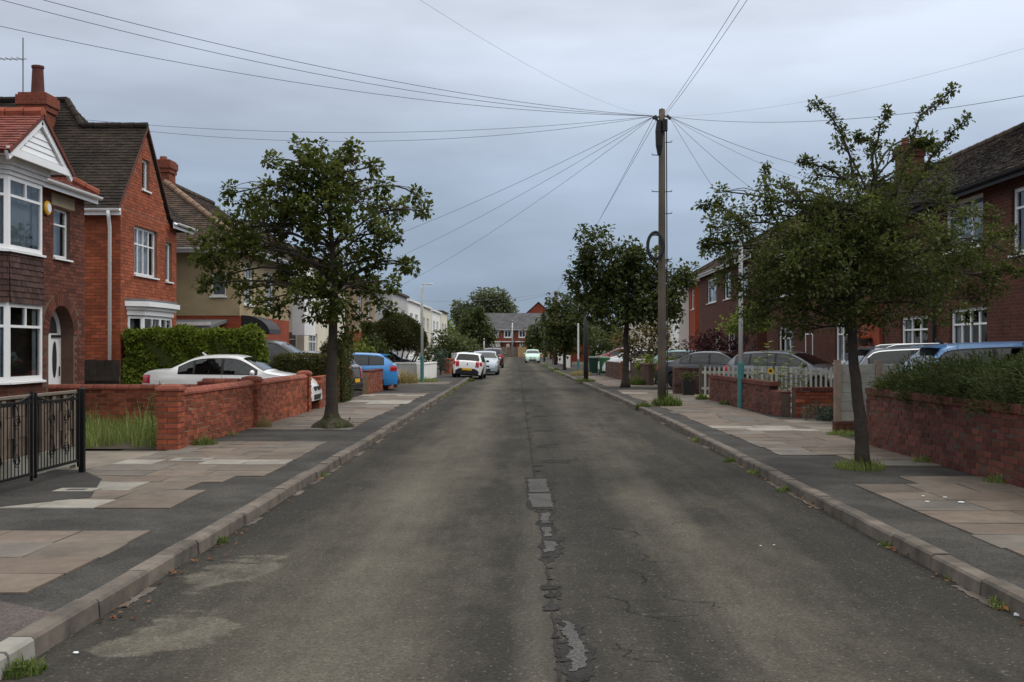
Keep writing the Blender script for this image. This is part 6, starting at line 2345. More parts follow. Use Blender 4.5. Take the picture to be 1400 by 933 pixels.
# further trees and big shrubs: (label, base x, depth, lobes in metres)
def bush(label, c, lobes, leaf_mt, n, L, W, clr, trunk_h=0.6, rad=0.08, name='shrub', cat='shrub', dens=14, bark='bark', group=None):
    c = Vector(c)
    lb = []
    for (dx, dy, dz, rx, ry, rz) in lobes:
        lb.append((c + Vector((dx, dy, dz)), (rx, ry, rz), max(3, int(1.7 * dens * (rx * ry + rx * rz + ry * rz) / 3))))
    return tree(label, c, [c, c + Vector((0, 0, trunk_h * 0.5)), c + Vector((0.02, 0, trunk_h))], rad, lb, leaf_mt, int(n * 1.7), L, W, clr, bark, flare=1.2, name=name, cat=cat, group=group)


bush('dark rounded tree on right beyond the street lamp pole', (2.75, 78, FZ), [(0, 0, 3.2, 1.6, 1.6, 1.5), (0.8, 0, 2.2, 1.4, 1.4, 1.1), (-0.6, 0, 2.0, 1.0, 1.2, 1.0), (0.9, 0, 4.2, 0.9, 0.9, 1.0), (-0.5, 0, 4.6, 0.7, 0.7, 0.7)], 'leaf_dark', 14, 0.28, 0.2, 0.4, 1.6, 0.12, 'street_tree', 'tree', 14)
bush('tall sparse tree behind brown pole on right', (3.6, 92, FZ), [(0, 0, 3.0, 1.4, 1.4, 1.4), (0.8, 0, 4.6, 1.0, 1.0, 1.2), (-0.4, 0, 5.4, 0.8, 0.8, 0.9), (1.8, 0, 3.6, 1.2, 1.2, 1.3)], 'leaf_mid', 9, 0.26, 0.18, 0.42, 2.0, 0.11, 'street_tree', 'tree', 8)
bush('dense dark shrub tree before the end terrace on right', (3.4, 150, 0), [(0, 0, 3.4, 2.6, 2.0, 2.2), (-1.8, 0, 2.8, 2.0, 2.0, 1.8), (1.6, 0, 4.2, 1.6, 1.6, 1.8)], 'leaf_dark', 14, 0.4, 0.3, 0.6, 1.6, 0.16, 'street_tree', 'tree', 8)
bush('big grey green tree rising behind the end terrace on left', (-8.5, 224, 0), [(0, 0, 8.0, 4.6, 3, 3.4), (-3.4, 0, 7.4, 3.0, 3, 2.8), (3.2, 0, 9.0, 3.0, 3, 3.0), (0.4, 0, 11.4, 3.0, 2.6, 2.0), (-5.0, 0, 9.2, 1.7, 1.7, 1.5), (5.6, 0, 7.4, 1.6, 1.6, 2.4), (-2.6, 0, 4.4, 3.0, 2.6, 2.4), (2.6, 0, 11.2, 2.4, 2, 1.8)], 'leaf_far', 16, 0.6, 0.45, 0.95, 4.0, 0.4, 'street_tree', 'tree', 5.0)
bush('dark green tree in front of the end terrace on left', (-7.4, 168, 0), [(0, 0, 3.4, 2.4, 2, 2.0), (-0.4, 0, 5.4, 2.0, 2, 1.8), (-1.8, 0, 3.0, 1.6, 1.6, 1.6), (1.4, 0, 3.6, 1.5, 1.5, 1.4), (0.0, 0, 6.6, 1.0, 1, 0.9)], 'leaf_mid', 16, 0.45, 0.34, 0.7, 1.8, 0.2, 'street_tree', 'tree', 9)
bush('yellow leaved bush by the far left bungalow', (-8.6, 132, 0), [(0, 0, 1.3, 1.3, 1.2, 0.9), (-1.0, 0, 1.0, 0.9, 0.9, 0.8), (1.0, 0, 1.1, 0.9, 0.9, 0.8)], 'leaf_yellow', 14, 0.3, 0.22, 0.4, 0.6, 0.1, dens=16)
bush('mixed green shrubbery beyond the domed bush on left', (-7.0, 84, 0), [(0, 0, 1.6, 1.5, 1.4, 1.3), (1.2, 0, 1.4, 1.3, 1.3, 1.2), (0.9, 0, 2.3, 0.7, 0.7, 0.8), (2.0, 0, 1.2, 0.9, 0.9, 0.9)], 'leaf_mid', 12, 0.24, 0.17, 0.36, 0.9, 0.1, dens=14)
bush('green shrubs lining the far left gardens', (-6.6, 108, 0), [(0, 0, 1.5, 1.6, 2.4, 1.3), (-0.4, 4, 1.9, 1.2, 1.4, 1.2), (0.6, 6, 1.4, 1.3, 2, 1.1)], 'leaf_mid', 12, 0.32, 0.24, 0.45, 0.8, 0.1, dens=10)
bush('light green hedge trees far behind left bungalow', (-24, 215, 0), [(0, 0, 4.5, 5, 3, 3.0), (7, 0, 4.4, 4, 3, 2.6), (-7, 0, 4.6, 4, 3, 2.8)], 'leaf_hedge_bright', 14, 0.7, 0.5, 1.0, 2.0, 0.3, 'street_tree', 'tree', 3.5)
bush('autumn tinted bushy shrub behind middle street tree on right', (6.1, 54.0, FZ), [(0, 0, 1.9, 1.2, 1.0, 0.9), (-1.0, 0, 1.9, 0.8, 0.8, 0.8), (0.3, 0, 2.6, 0.9, 0.8, 0.6), (0.8, 0, 1.3, 0.8, 0.8, 0.7)], 'leaf_autumn', 12, 0.17, 0.12, 0.28, 1.0, 0.07, dens=22)
bush('purple leaved shrub behind navy saloon', (8.6, 48.0, FZ), [(0, 0, 1.9, 1.0, 0.7, 0.45), (-1.0, 0, 1.7, 0.8, 0.7, 0.45), (0.9, 0, 1.7, 0.7, 0.6, 0.45), (-0.3, 0, 1.2, 1.2, 0.7, 0.6)], 'leaf_purple', 12, 0.13, 0.09, 0.22, 0.9, 0.06, dens=34)
bush('bright green young tree behind right lamp post', (7.3, 37.0, FZ), [(0, 0, 2.5, 0.55, 0.5, 0.35), (0.35, 0, 2.9, 0.45, 0.4, 0.35), (-0.35, 0, 2.35, 0.4, 0.4, 0.25), (0.6, 0, 2.45, 0.4, 0.4, 0.3)], 'leaf_lime', 11, 0.13, 0.09, 0.18, 1.7, 0.04, 'young_tree', 'tree', dens=60)
bush('green shrub in front of teal car behind telephone pole', (5.7, 48.2, FZ), [(0, 0, 0.75, 0.9, 0.7, 0.5), (0.8, 0, 0.7, 0.7, 0.6, 0.5), (-0.5, 0, 0.7, 0.5, 0.5, 0.4)], 'leaf_hedge_bright', 12, 0.12, 0.09, 0.2, 0.4, 0.04, dens=40)
bush('blue green mound of lavender at crumbling wall end', (6.35, 23.9, FZ), [(0, 0, 0.18, 0.32, 0.35, 0.16), (0.3, 0.1, 0.16, 0.25, 0.3, 0.13)], 'leaf_bluegreen', 14, 0.07, 0.022, 0.08, 0.1, 0.015, 'lavender', 'plant', dens=300)
bush('grey green shrub over white garden wall beyond left lamp post', (-4.95, 63.5, FZ), [(0, 0, 1.0, 0.55, 0.5, 0.4), (0.2, 0, 0.6, 0.4, 0.4, 0.4)], 'leaf_bluegreen', 11, 0.13, 0.08, 0.2, 0.5, 0.04, dens=50)
bush('bushy green shrub behind blue hatchback', (-9.3, 52.5, FZ), [(0, 0, 1.3, 1.1, 0.9, 0.8), (1.2, 0, 1.2, 0.9, 0.8, 0.7), (-0.9, 0, 1.1, 0.8, 0.8, 0.6)], 'leaf_hedge_bright', 13, 0.15, 0.10, 0.26, 0.8, 0.06, dens=30)
bush('dark bush at corner of left drive before the domed bush', (-9.6, 57.0, FZ), [(0, 0, 1.4, 1.5, 1.0, 1.2), (1.6, 0, 1.2, 1.0, 1.0, 1.1)], 'leaf_dark', 14, 0.15, 0.11, 0.28, 0.8, 0.06, dens=30)


bush('row of green garden trees far right beyond the pale yellow house', (9.5, 138, 0), [(0, 0, 2.4, 2.6, 2.5, 1.9), (3.6, 2, 2.8, 2.6, 2.5, 2.2), (-3.0, 4, 2.2, 2.2, 2.2, 1.8), (7.0, 4, 3.0, 3, 3, 2.4)], 'leaf_mid', 12, 0.45, 0.32, 0.6, 1.2, 0.16, 'garden_tree', 'tree', 5)
bush('dark trees closing the view at far right of the street end', (13, 176, 0), [(0, 0, 3.6, 4, 3, 3.0), (6, 2, 4.0, 4, 3, 3.2), (-5, 4, 3.2, 3.4, 3, 2.6), (12, 4, 3.6, 4, 3, 3)], 'leaf_dark', 12, 0.6, 0.45, 0.85, 2, 0.25, 'garden_tree', 'tree', 4)
bush('tall shrubs beyond the yellow bush on far left', (-12.5, 146, 0), [(0, 0, 2.2, 2.2, 2, 1.8), (3.0, 2, 1.8, 1.8, 2, 1.4), (-3.0, 2, 2.8, 2.4, 2, 2.2)], 'leaf_mid', 12, 0.4, 0.3, 0.55, 1.2, 0.14, 'garden_tree', 'tree', 6)


# domed clipped bush on bare stems
db = thing('topiary_bush', 'large domed bush clipped like an umbrella on bare stems, left', 'bush', (-7.15, 61, FZ))
w_ = MB()
for k in range(11):
    a = 2 * PI * k / 11
    p0_ = Vector((-7.15 + 0.45 * math.cos(a), 61 + 0.4 * math.sin(a), FZ))
    limb(w_, p0_, p0_ + Vector((1.0 * math.cos(a), 0.9 * math.sin(a), 1.5 + R.uniform(-.1, .3))), 0.06, 0.03, 0.08, 5, 6)
w_.build('stems', 'wood_pole', db, smooth=True)
cr = MB()
core_ = MB()
core_.lathe([(0.9, 1.75), (1.28, 1.95), (1.22, 2.45), (0.95, 2.9), (0.5, 3.2), (0.0, 3.28)], (-7.15, 61, 0), 14)
core_.build('inner_twigs', 'leaf_hedge_dull', db)
for k in range(3400):
    a = R.uniform(0, 2 * PI)
    t = R.random()
    zz = R.uniform(-0.18, 1.0)
    rr_ = math.sqrt(max(0.0, 1 - max(zz, 0) ** 2)) * (1 if zz > 0 else 1 + zz * 0.9)
    wob = 1 + 0.05 * math.sin(3 * a) + 0.04 * math.sin(5 * a + zz * 4)
    c = Vector((-7.15 + 1.48 * rr_ * wob * math.cos(a), 61 + 1.4 * rr_ * wob * math.sin(a), 1.85 + 1.55 * zz * wob))
    leaf_cluster(cr, c, 0.12, 8, 0.12, 0.07, 0.0, R.random() * 0.6 + (0.4 if zz > 0.3 and R.random() < .4 else 0))
cr.build('crown', 'leaf_olive', db)


def hedge(label, x0, x1, y0, y1, z0, z1, leaf_mt, n, L, W, core='leaf_dark', wob=0.07, name='hedge', round_=0.15):
    """leafy box with uneven faces"""
    h = thing(name, label, 'hedge', ((x0 + x1) / 2, (y0 + y1) / 2, z0))
    inner = MB()
    g = 0.10
    inner.box(x0 + g, x1 - g, y0 + g, y1 - g, z0, z1 - g)
    inner.build('branches', core, h)
    mm = MB()
    A = [((x1 - x0) * (z1 - z0), 'f'), ((y1 - y0) * (z1 - z0), 'l'), ((y1 - y0) * (z1 - z0), 'r'), ((x1 - x0) * (y1 - y0), 't'), ((x1 - x0) * (z1 - z0) * 0.4, 'b')]
    tot = sum(a for a, b in A)
    for area, k in A:
        for i in range(int(n * area / tot)):
            u, v = R.random(), R.random()
            x, y, z = x0 + (x1 - x0) * u, y0 + (y1 - y0) * u, z0 + (z1 - z0) * v
            if k == 'f':
                p = Vector((x, y0, z)); nv = Vector((0, -1, 0))
            elif k == 'b':
                p = Vector((x, y1, z)); nv = Vector((0, 1, 0))
            elif k == 'l':
                p = Vector((x0, y, z)); nv = Vector((-1, 0, 0))
            elif k == 'r':
                p = Vector((x1, y, z)); nv = Vector((1, 0, 0))
            else:
                p = Vector((x, y0 + (y1 - y0) * v, z1)); nv = Vector((0, 0, 1))
            bump = math.sin(p.x * 3.1 + p.z * 2.3) + math.sin(p.y * 2.7 - p.z * 3.7 + 1) + math.sin(p.x * 7.3 + p.y * 5.1 + p.z * 6.1)
            p = p + nv * (wob * (bump / 3 - 0.25) + R.uniform(-0.09, 0.045))
            cz = max(0, p.z - (z1 - round_))
            if k != 't':
                p = p - nv * (cz * 0.7)
            elif round_:
                e = min(p.x - x0, x1 - p.x, p.y - y0, y1 - p.y)
                p.z -= max(0, round_ - e) * 0.6
            d = (nv * 0.5 + rv() + Vector((0, 0, 0.35))).normalized()
            nn = (nv + Vector((0, 0, 0.6)) + rv() * 0.6).normalized()
            s = R.uniform(0.7, 1.3)
            leaf(mm, p, d, nn, L * s, W * s, 0.15)
    mm.build('leaves', leaf_mt, h)
    return h


hedge('tall bright green laurel hedge behind white saloon', -10.6, -7.05, 29.0, 29.7, FZ, 2.15, 'leaf_hedge_bright', 26000, 0.095, 0.06, wob=0.16)
hedge('dark clipped privet hedge between white saloon and left tree', -7.0, -5.35, 30.4, 31.3, FZ, 1.47, 'leaf_hedge_dull', 9000, 0.06, 0.035, wob=0.02, core='leaf_hedge_dull')
hedge('taller clipped hedge block right behind left tree trunk', -5.95, -5.2, 31.5, 33.0, FZ, 1.86, 'leaf_hedge_dull', 7000, 0.06, 0.035, wob=0.05, core='leaf_hedge_dull', round_=0.3)
hedge('dark hedge left of the domed bush', -10.2, -8.3, 63.5, 65, FZ, 3.1, 'leaf_dark', 3000, 0.16, 0.11, wob=0.12)

# juniper spreading over the near right wall
jn = thing('juniper_shrub', 'dark spreading juniper shrub overhanging brick wall at right', 'shrub', (6.4, 14.8, FZ))
wd, lf = MB(), MB()
for k in range(220):
    y = R.uniform(10.2, 17.6)
    b_ = Vector((R.uniform(6.1, 7.0), y, 0.45 + R.uniform(0, 0.3)))
    hgt = lerp([(10, 0.95), (12.5, 0.92), (14, 0.78), (15, 0.72), (16.5, 0.76), (17.8, 0.55)], y)
    tip = b_ + Vector((R.uniform(-0.85, 0.45), R.uniform(-0.65, 0.55), R.uniform(0.15, 1.0) * hgt))
    lim = 5.30 if y < 15 else 5.5
    tip.x = max(tip.x, lim + R.uniform(0, 0.3))
    if tip.x < 5.75:
        tip.z = max(tip.z, 0.95)
    pts = limb(wd, b_, tip, 0.018, 0.005, 0.10, 6, 4)
    for i, p in enumerate(pts[1:]):
        for j in range(9):
            d = ((tip - b_).normalized() + rv() * 1.1 + Vector((0, 0, 0.15))).normalized()
            q = p + rv() * 0.10
            tint = R.random()
            for u in range(4):
                d2 = (d + rv() * 0.5).normalized()
                leaf(lf, q + d * 0.045 * u, d2, rv().normalized(), R.uniform(0.06, 0.12), 0.016, 0.2, tint * 0.7 + 0.3 * R.random())
for k in range(14000):
    y = R.uniform(9.5, 17.7)
    hgt = lerp([(9, 1.72), (12.5, 1.58), (14, 1.48), (15, 1.42), (16.5, 1.44), (17.8, 1.20)], y) + 0.1 * math.sin(y * 5)
    a = R.random()
    x = 5.62 + 1.7 * a
    z = 0.82 + (hgt - 0.82) * R.random() ** 0.6 * math.sin(PI * min(1, 0.22 + a)) 
    q = Vector((x, y, z))
    d = (Vector((-0.6, R.uniform(-.8, .8), 0.5)) + rv() * 0.8).normalized()
    tint = R.random()
    for u in range(4):
        leaf(lf, q + d * 0.05 * u, (d + rv() * 0.6).normalized(), rv().normalized(), R.uniform(0.05, 0.11), 0.017, 0.2, tint * 0.7 + 0.3 * R.random())
wd.build('branches', 'bark', jn)
lf.build('foliage', 'leaf_juniper', jn)


# grass of the neglected garden
m = MB()
for k in range(95):
    y = R.uniform(17.15, 21.6); x = R.uniform(-9.6, -5.85)
    if x > -5.85 - (21.8 - y) * 0.0:
        continue
    blades(m, (x, y, FZ + 0.02), 75, 0.32, 0.40 + 0.2 * (R.random() < 0.3), 0.006, 0.4)
m.build('long_grass', 'grass_mixed', kind='stuff', label='long seeding grass filling the neglected garden behind left wall', category='grass')
# kerbside and wall-foot weeds: each tuft is one small plant
def tuft(label, c, n, spread, h, mt='grass_green', w=0.006, lean=0.5, sy=None, group=None):
    mm = MB()
    blades(mm, c, n, spread, h, w, lean, sy)
    o = mm.build('grass_tuft', mt)
    tag(o, label, 'grass', group)
    return o


T_ = [('thin weeds at foot of left kerb mid way', gp(440, 652), 60, 0.10, 0.08, 'grass_mixed'), ('small weed at left kerb below the pale slabs', gp(300, 742), 50, 0.07, 0.05, 'grass_green'),
      ('weeds along right kerb nearest the foreground', gp(1310, 792), 70, 0.10, 0.06, 'grass_mixed'), ('weed at right kerb just past thorn tree', gp(1075, 672), 80, 0.12, 0.07, 'grass_green'), ('grass at right kerb before telephone pole', gp(955, 604), 120, 0.12, 0.12, 'grass_mixed'),
      ('weeds at foot of juniper wall near thorn tree', Vector((5.5, 15.2, FZ)), 90, 0.16, 0.14, 'grass_mixed'), ('weeds at foot of juniper wall at right edge', Vector((5.56, 12.9, FZ)), 90, 0.16, 0.14, 'grass_mixed'), ('grass tuft at bottom left corner by pale new kerbstone', gp(30, 920), 130, 0.12, 0.10, 'grass_green'),
      ('grass ring round base of right thorn tree', Vector((4.4, 14.45, FZ)), 420, 0.33, 0.19, 'grass_mixed'),
      ('tall weedy grass at foot of telephone pole', Vector((3.85, 29.9, FZ)), 380, 0.42, 0.42, 'grass_green'),
      ('grass growing over right kerb by telephone pole', Vector((3.18, 29.6, 0.02)), 420, 0.22, 0.24, 'grass_green'),
      ('green weeds at foot of long wall beside end pillar', Vector((-5.25, 17.9, FZ)), 220, 0.22, 0.20, 'grass_green'),
      ('dry straw tuft at middle of long red wall', Vector((-5.25, 21.9, FZ)), 120, 0.16, 0.30, 'grass_straw'),
      ('dry grass at foot of long red wall', Vector((-5.33, 19.9, FZ)), 90, 0.12, 0.14, 'grass_straw'),
      ('large pale straw grass clump beyond brown pillar on left', Vector((-5.5, 48.3, FZ)), 700, 0.75, 0.75, 'grass_straw'),
      ('green grass at foot of left lamp post', Vector((-4.7, 50.5, FZ)), 400, 0.7, 0.28, 'grass_mixed'),
      ('green weed on left kerb nearest the street tree', gp(545, 578), 120, 0.12, 0.14, 'grass_green'),
      ('small weed at foot of left kerb below street tree', gp(502, 608), 110, 0.12, 0.13, 'grass_green'),
      ('grass along left kerb by white hatchback', Vector((-2.72, 54.5, 0.02)), 260, 0.16, 0.16, 'grass_green'),
      ('grass patch at foot of dark pole on right', Vector((2.75, 51, FZ)), 420, 0.5, 0.22, 'grass_green'),
      ('pale dry grass beyond dark pole on right', Vector((3.1, 62, FZ)), 300, 0.6, 0.4, 'grass_straw'),
      ('weeds in right gutter near foreground edge', gp(1385, 830), 150, 0.16, 0.09, 'grass_mixed'),
      ('weed in right gutter with fallen leaves', gp(1225, 748), 110, 0.12, 0.07, 'grass_green'),
      ('weed against right kerb before the thorn tree', gp(1035, 648), 120, 0.16, 0.09, 'grass_mixed'),
      ('small weed against right kerb farther on', gp(1000, 632), 90, 0.12, 0.09, 'grass_green'),
      ('grass at foot of concrete panel fence', Vector((5.75, 19.9, FZ)), 300, 0.3, 0.14, 'grass_mixed'),
      ('weeds at foot of crumbling right wall', Vector((5.6, 30.5, FZ)), 160, 0.25, 0.18, 'grass_green'),
      ('weeds at end of picket fence', Vector((5.35, 33.3, FZ)), 150, 0.2, 0.25, 'grass_green'),
      ('green plants at wall foot by middle street tree', Vector((4.75, 46.5, FZ)), 260, 0.4, 0.5, 'grass_green'),
      ('grass along far right kerb by walking person', Vector((2.15, 78, 0.05)), 300, 0.25, 0.2, 'grass_green'),
      ('grass strip along farther right kerb', Vector((1.75, 96, 0.05)), 300, 0.3, 0.22, 'grass_green')]
for lab, c, n, sp, h_, mt_ in T_:
    o = tuft(lab, c, int(n * 1.9), sp, h_, mt_, 0.0042 if c.y < 25 else 0.010, 0.65)
    if c.y < 35 and mt_ != 'grass_straw':
        mm = MB()
        for k in range(int(7 + sp * 30)):
            a = R.uniform(0, 2 * PI); q = sp * R.random()
            leaf_cluster(mm, c + Vector((q * math.cos(a), q * math.sin(a), h_ * R.uniform(0.05, 0.4))), 0.035, 6, 0.035, 0.018, 0.0)
        mm.build('weed_leaves', 'grass_green', o, kind='stuff')
# grass strip along the far right kerb
m = MB()
for k in range(60):
    y = R.uniform(60, 110)
    blades(m, (lerp(KR, y) + R.uniform(-0.05, 0.2), y, 0.05), 16, 0.25, 0.14, 0.02, 0.4)
for k in range(40):
    y = R.uniform(34, 60)
    blades(m, (lerp(KL, y) + R.uniform(-0.02, 0.06), y, 0.02), 12, 0.10, 0.09, 0.012, 0.4)
m.build('verge_weeds', 'grass_mixed', kind='stuff', label='thin line of weeds along the kerbs', category='weeds')

# leafy weeds: thistle-like stems
def stem_plant(label, c, h, n, L, W, mt='leaf_mid', name='weed', cat='plant', sway=0.1):
    t = thing(name, label, cat, c)
    s, l = MB(), MB()
    c = Vector(c)
    top = c + Vector((R.uniform(-sway, sway), R.uniform(-sway, sway), h))
    s.tube([c, c.lerp(top, 0.5) + rv() * 0.03, top], [0.010, 0.008, 0.004], 5)
    for k in range(n):
        f = 0.12 + 0.88 * k / n
        a = k * 2.4
        d = Vector((math.cos(a), math.sin(a), 0.25 - 0.3 * (1 - f))).normalized()
        sc = 1.15 - 0.6 * f
        leaf(l, c.lerp(top, f), d, Vector((0, 0, 1)), L * sc, W * sc, 0.12)
    s.build('stem', 'leaf_mid', t)
    l.build('leaves', mt, t)
    return t


stem_plant('tall thistle standing behind the near wall pillar', (-6.05, 18.2, FZ), 1.05, 34, 0.24, 0.06, 'grass_green')
stem_plant('leafy weed among the long grass by left pillar', (-6.4, 18.9, FZ), 0.8, 26, 0.20, 0.05, 'grass_green')
for k, (x, y, h) in enumerate(((6.25, 29.6, 1.35), (6.6, 30.0, 1.8), (7.15, 30.0, 1.65), (7.6, 30.2, 1.2), (6.9, 29.5, 1.1))):
    stem_plant(('broad leaved plant behind crumbling wall, leftmost by lamp post', 'tallest broad leaved plant behind crumbling wall', 'broad leaved plant behind crumbling wall, right of the tallest', 'broad leaved plant before picket fence, farthest right', 'low broad leaved plant between its taller neighbours')[k],
               (x, y, FZ), h, 22, 0.36, 0.30, 'leaf_hedge_bright', 'broad_leaved_plant', sway=0.15)
sf = stem_plant('small sunflower behind crumbling wall', (6.42, 28.9, FZ), 0.95, 10, 0.16, 0.12, 'leaf_hedge_bright', 'sunflower')
m = MB()
c = Vector((6.42, 28.8, 1.08))
for k in range(14):
    a = 2 * PI * k / 14
    leaf(m, c, Vector((math.cos(a), -0.2, math.sin(a))), Vector((0, -1, 0)), 0.10, 0.035, 0.05)
m.build('petals', 'petal_yellow', sf)
m = MB(); m.lathe([(0.0, -0.02), (0.04, -0.015), (0.045, 0.0)], c, 10, 'y'); m.build('flower_head', 'bark', sf)

# fallen leaves in the gutters
m = MB()
def litter(x, y, n, sx, sy, z=0.006):
    for k in range(n):
        p = Vector((x + R.gauss(0, sx), y + R.gauss(0, sy), z + R.uniform(0.0, 0.012)))
        leaf(m, p, Vector((R.uniform(-1, 1), R.uniform(-1, 1), R.uniform(-.1, .25))).normalized(), Vector((R.uniform(-.3, .3), R.uniform(-.3, .3), 1)), R.uniform(0.03, 0.07), R.uniform(0.02, 0.045), 0.2)
for px_, py_, n in ((238, 790, 8), (285, 765, 6), (300, 745, 8), (165, 840, 7), (430, 655, 8), (480, 615, 10), (600, 545, 5), (1110, 688, 14), (1120, 695, 8), (1225, 752, 22), (1240, 755, 12), (1300, 785, 8), (1370, 815, 22), (1395, 838, 20), (1045, 650, 14), (1020, 640, 10), (1330, 795, 8)):
    p = gp(px_, py_)
    litter(p.x, p.y, n, 0.05, 0.09 + p.y * 0.006)
for k in range(130):
    sd = R.choice((KL, KR))
    y = R.uniform(6, 40)
    litter(lerp(sd, y) + (0.05 if sd is KL else -0.05) * R.uniform(0.3, 2), y, 1, 0.02, 0.05)
m.build('fallen_leaves', 'leaf_litter', kind='stuff', label='brown fallen leaves scattered along both gutters', category='leaves')
for k, (px_, py_, s) in enumerate(((1395, 842, 0.05), (1292, 681, 0.03), (1268, 687, 0.03), (1314, 688, 0.04), (103, 894, 0.02), (1189, 729, 0.025), (1040, 747, 0.012), (1058, 746, 0.012), (1262, 679, 0.02))):
    p = gp(px_, py_, FZ + 0.013 if k in (1, 2, 3, 8) else 0.0)
    m = MB()
    poly = [(p.x + s * R.uniform(.5, 1) * math.cos(a), p.y + s * R.uniform(.5, 1) * math.sin(a)) for a in (0, 1.1, 2.3, 3.4, 4.6, 5.5)]
    m.prism(poly, p.z + 0.004, p.z + 0.004 + s * 0.25)
    o = m.build('paper_scrap', 'litter_white')
    tag(o, ('scrap of white litter at far right foreground gutter', 'white scrap on right pavement flags, middle of three', 'white scrap on right pavement flags, left of three', 'white scrap on right pavement flags, right of three', 'tiny white scrap on road near left kerb', 'white scrap in right gutter', 'white speck on right lane, left of a pair', 'white speck on right lane, right of a pair', 'upper white scrap on the right pavement flags')[k], 'litter')
# ------------------------------------------------------------------ gates, fences, posts
# iron gates with a timber fence panel standing behind them
GX = -5.62
def iron_gate(label, y0, y1, z0, z1):
    g = thing('iron_gate', label, 'gate', (GX, (y0 + y1) / 2, z0))
    m = MB()
    for yy in (y0 + 0.025, y1 - 0.025):
        m.box(GX - 0.014, GX + 0.014, yy - 0.015, yy + 0.015, z0, z1 + 0.02)
    for zz in (z0 + 0.08, z1 - 0.10):
        m.box(GX - 0.012, GX + 0.012, y0 + 0.05, y1 - 0.05, zz - 0.015, zz + 0.015)
    # swept top rail
    pts = [(GX, y0 + 0.03 + (y1 - y0 - 0.06) * k / 12, z1 - 0.02 - 0.10 * math.sin(PI * k / 12)) for k in range(13)]
    m.tube(pts, 0.012, 6)
    m.build('frame', 'black_paint', g)
    n = 14
    for k in range(n):
        yy = y0 + 0.05 + (y1 - y0 - 0.10) * (k + 0.5) / n
        m = MB()
        m.tube([(GX, yy, z0 + 0.08), (GX, yy, z1 - 0.03 - 0.10 * math.sin(PI * (k + .5) / n))], 0.0065, 5)
        m.build('bar', 'black_paint', g)
    for (yc, zc, s) in ((y0 + (y1 - y0) * 0.35, z0 + 0.26, 1), (y0 + (y1 - y0) * 0.68, z0 + 0.26, -1), (y0 + (y1 - y0) * 0.35, z1 - 0.32, -1), (y0 + (y1 - y0) * 0.68, z1 - 0.32, 1)):
        m = MB()
        pts = []
        for k in range(26):
            t = k / 25
            a = t * 2.2 * 2 * PI
            r_ = 0.085 * (1 - t * 0.75)
            pts.append((GX + 0.012, yc + s * (r_ * math.cos(a)), zc + r_ * math.sin(a)))
        m.tube(pts, 0.006, 5)
        m.tube([(GX + 0.012, yc + s * 0.085, zc), (GX + 0.012, yc + s * 0.02, zc + 0.16), (GX + 0.012, yc - s * 0.05, zc + 0.22)], 0.006, 5)
        m.build('scroll', 'black_paint', g)
    return g


iron_gate('black wrought iron gate leaf nearest the paved garden', 12.55, 13.80, 0.20, 1.16)
iron_gate('black wrought iron gate leaf at the left picture edge', 11.20, 12.50, 0.18, 1.18)
gpst = thing('gate_post', 'tall black steel gate post beside the paved garden entrance', 'post', (GX, 13.9, FZ))
m = MB(); m.box(GX - 0.032, GX + 0.032, 13.86, 13.925, FZ - 0.02, 1.17); m.build('shaft', 'black_paint', gpst)
m = MB(); m.raw([(GX - 0.036, 13.856, 1.172), (GX + 0.036, 13.856, 1.172), (GX + 0.036, 13.929, 1.172), (GX - 0.036, 13.929, 1.172), (GX, 13.893, 1.195)], [(0, 1, 4), (1, 2, 4), (2, 3, 4), (3, 0, 4), (3, 2, 1, 0)], 0.5); m.build('cap', 'black_paint', gpst)
# low timber fence behind the gates
tf = thing('timber_fence', 'weathered brown board fence standing behind the iron gates', 'fence', (-5.95, 12.4, FZ))
for k, (z0_, z1_) in enumerate(((0.16, 0.40), (0.41, 0.64), (0.65, 0.88), (0.89, 1.10))):
    for j in range(4):
        m = MB()
        y0_ = 10.6 + j * 0.99
        m.box(-5.95 - 0.012 * (k % 2), -5.925 - 0.012 * (k % 2), y0_ + 0.004, y0_ + 0.986, z0_, z1_, None, 0, 0.004)
        m.build('board', 'concrete_panel' if k == 0 else 'wood_brown', tf)
for j in range(12):
    m = MB()
    yy = 10.7 + j * 0.33
    m.box(-5.915, -5.895, yy, yy + 0.085, 0.42, 1.09, None, 0, 0.003)
    m.build('batten', 'wood_brown', tf)
m = MB(); m.box(-5.97, -5.88, 10.6, 14.56, 1.105, 1.135); m.build('cap_rail', 'wood_grey', tf)
for yy in (10.62, 14.52):
    m = MB(); m.box(-6.02, -5.95 - 0.026, yy - 0.05, yy + 0.05, FZ, 1.12); m.build('post', 'wood_grey', tf)

# side passage fence between the two nearest left houses
sf_ = thing('timber_fence', 'dark board fence closing the passage between the two nearest left houses', 'fence', (-9.9, 24.4, FZ))
for k in range(13):
    m = MB()
    x_ = -11.3 + k * 0.175
    m.box(x_ + 0.004, x_ + 0.171, 24.40, 24.425, 0.1, 1.42 + R.uniform(-0.01, 0.01))
    m.build('board', 'wood_dark', sf_)
m = MB(); m.box(-10.55, -10.42, 24.25, 24.38, 0.1, 1.95); m.build('post', 'wood_dark', sf_)
m = MB(); m.box(-11.3, -9.03, 24.37, 24.398, 0.95, 1.05); m.build('rail', 'wood_dark', sf_)
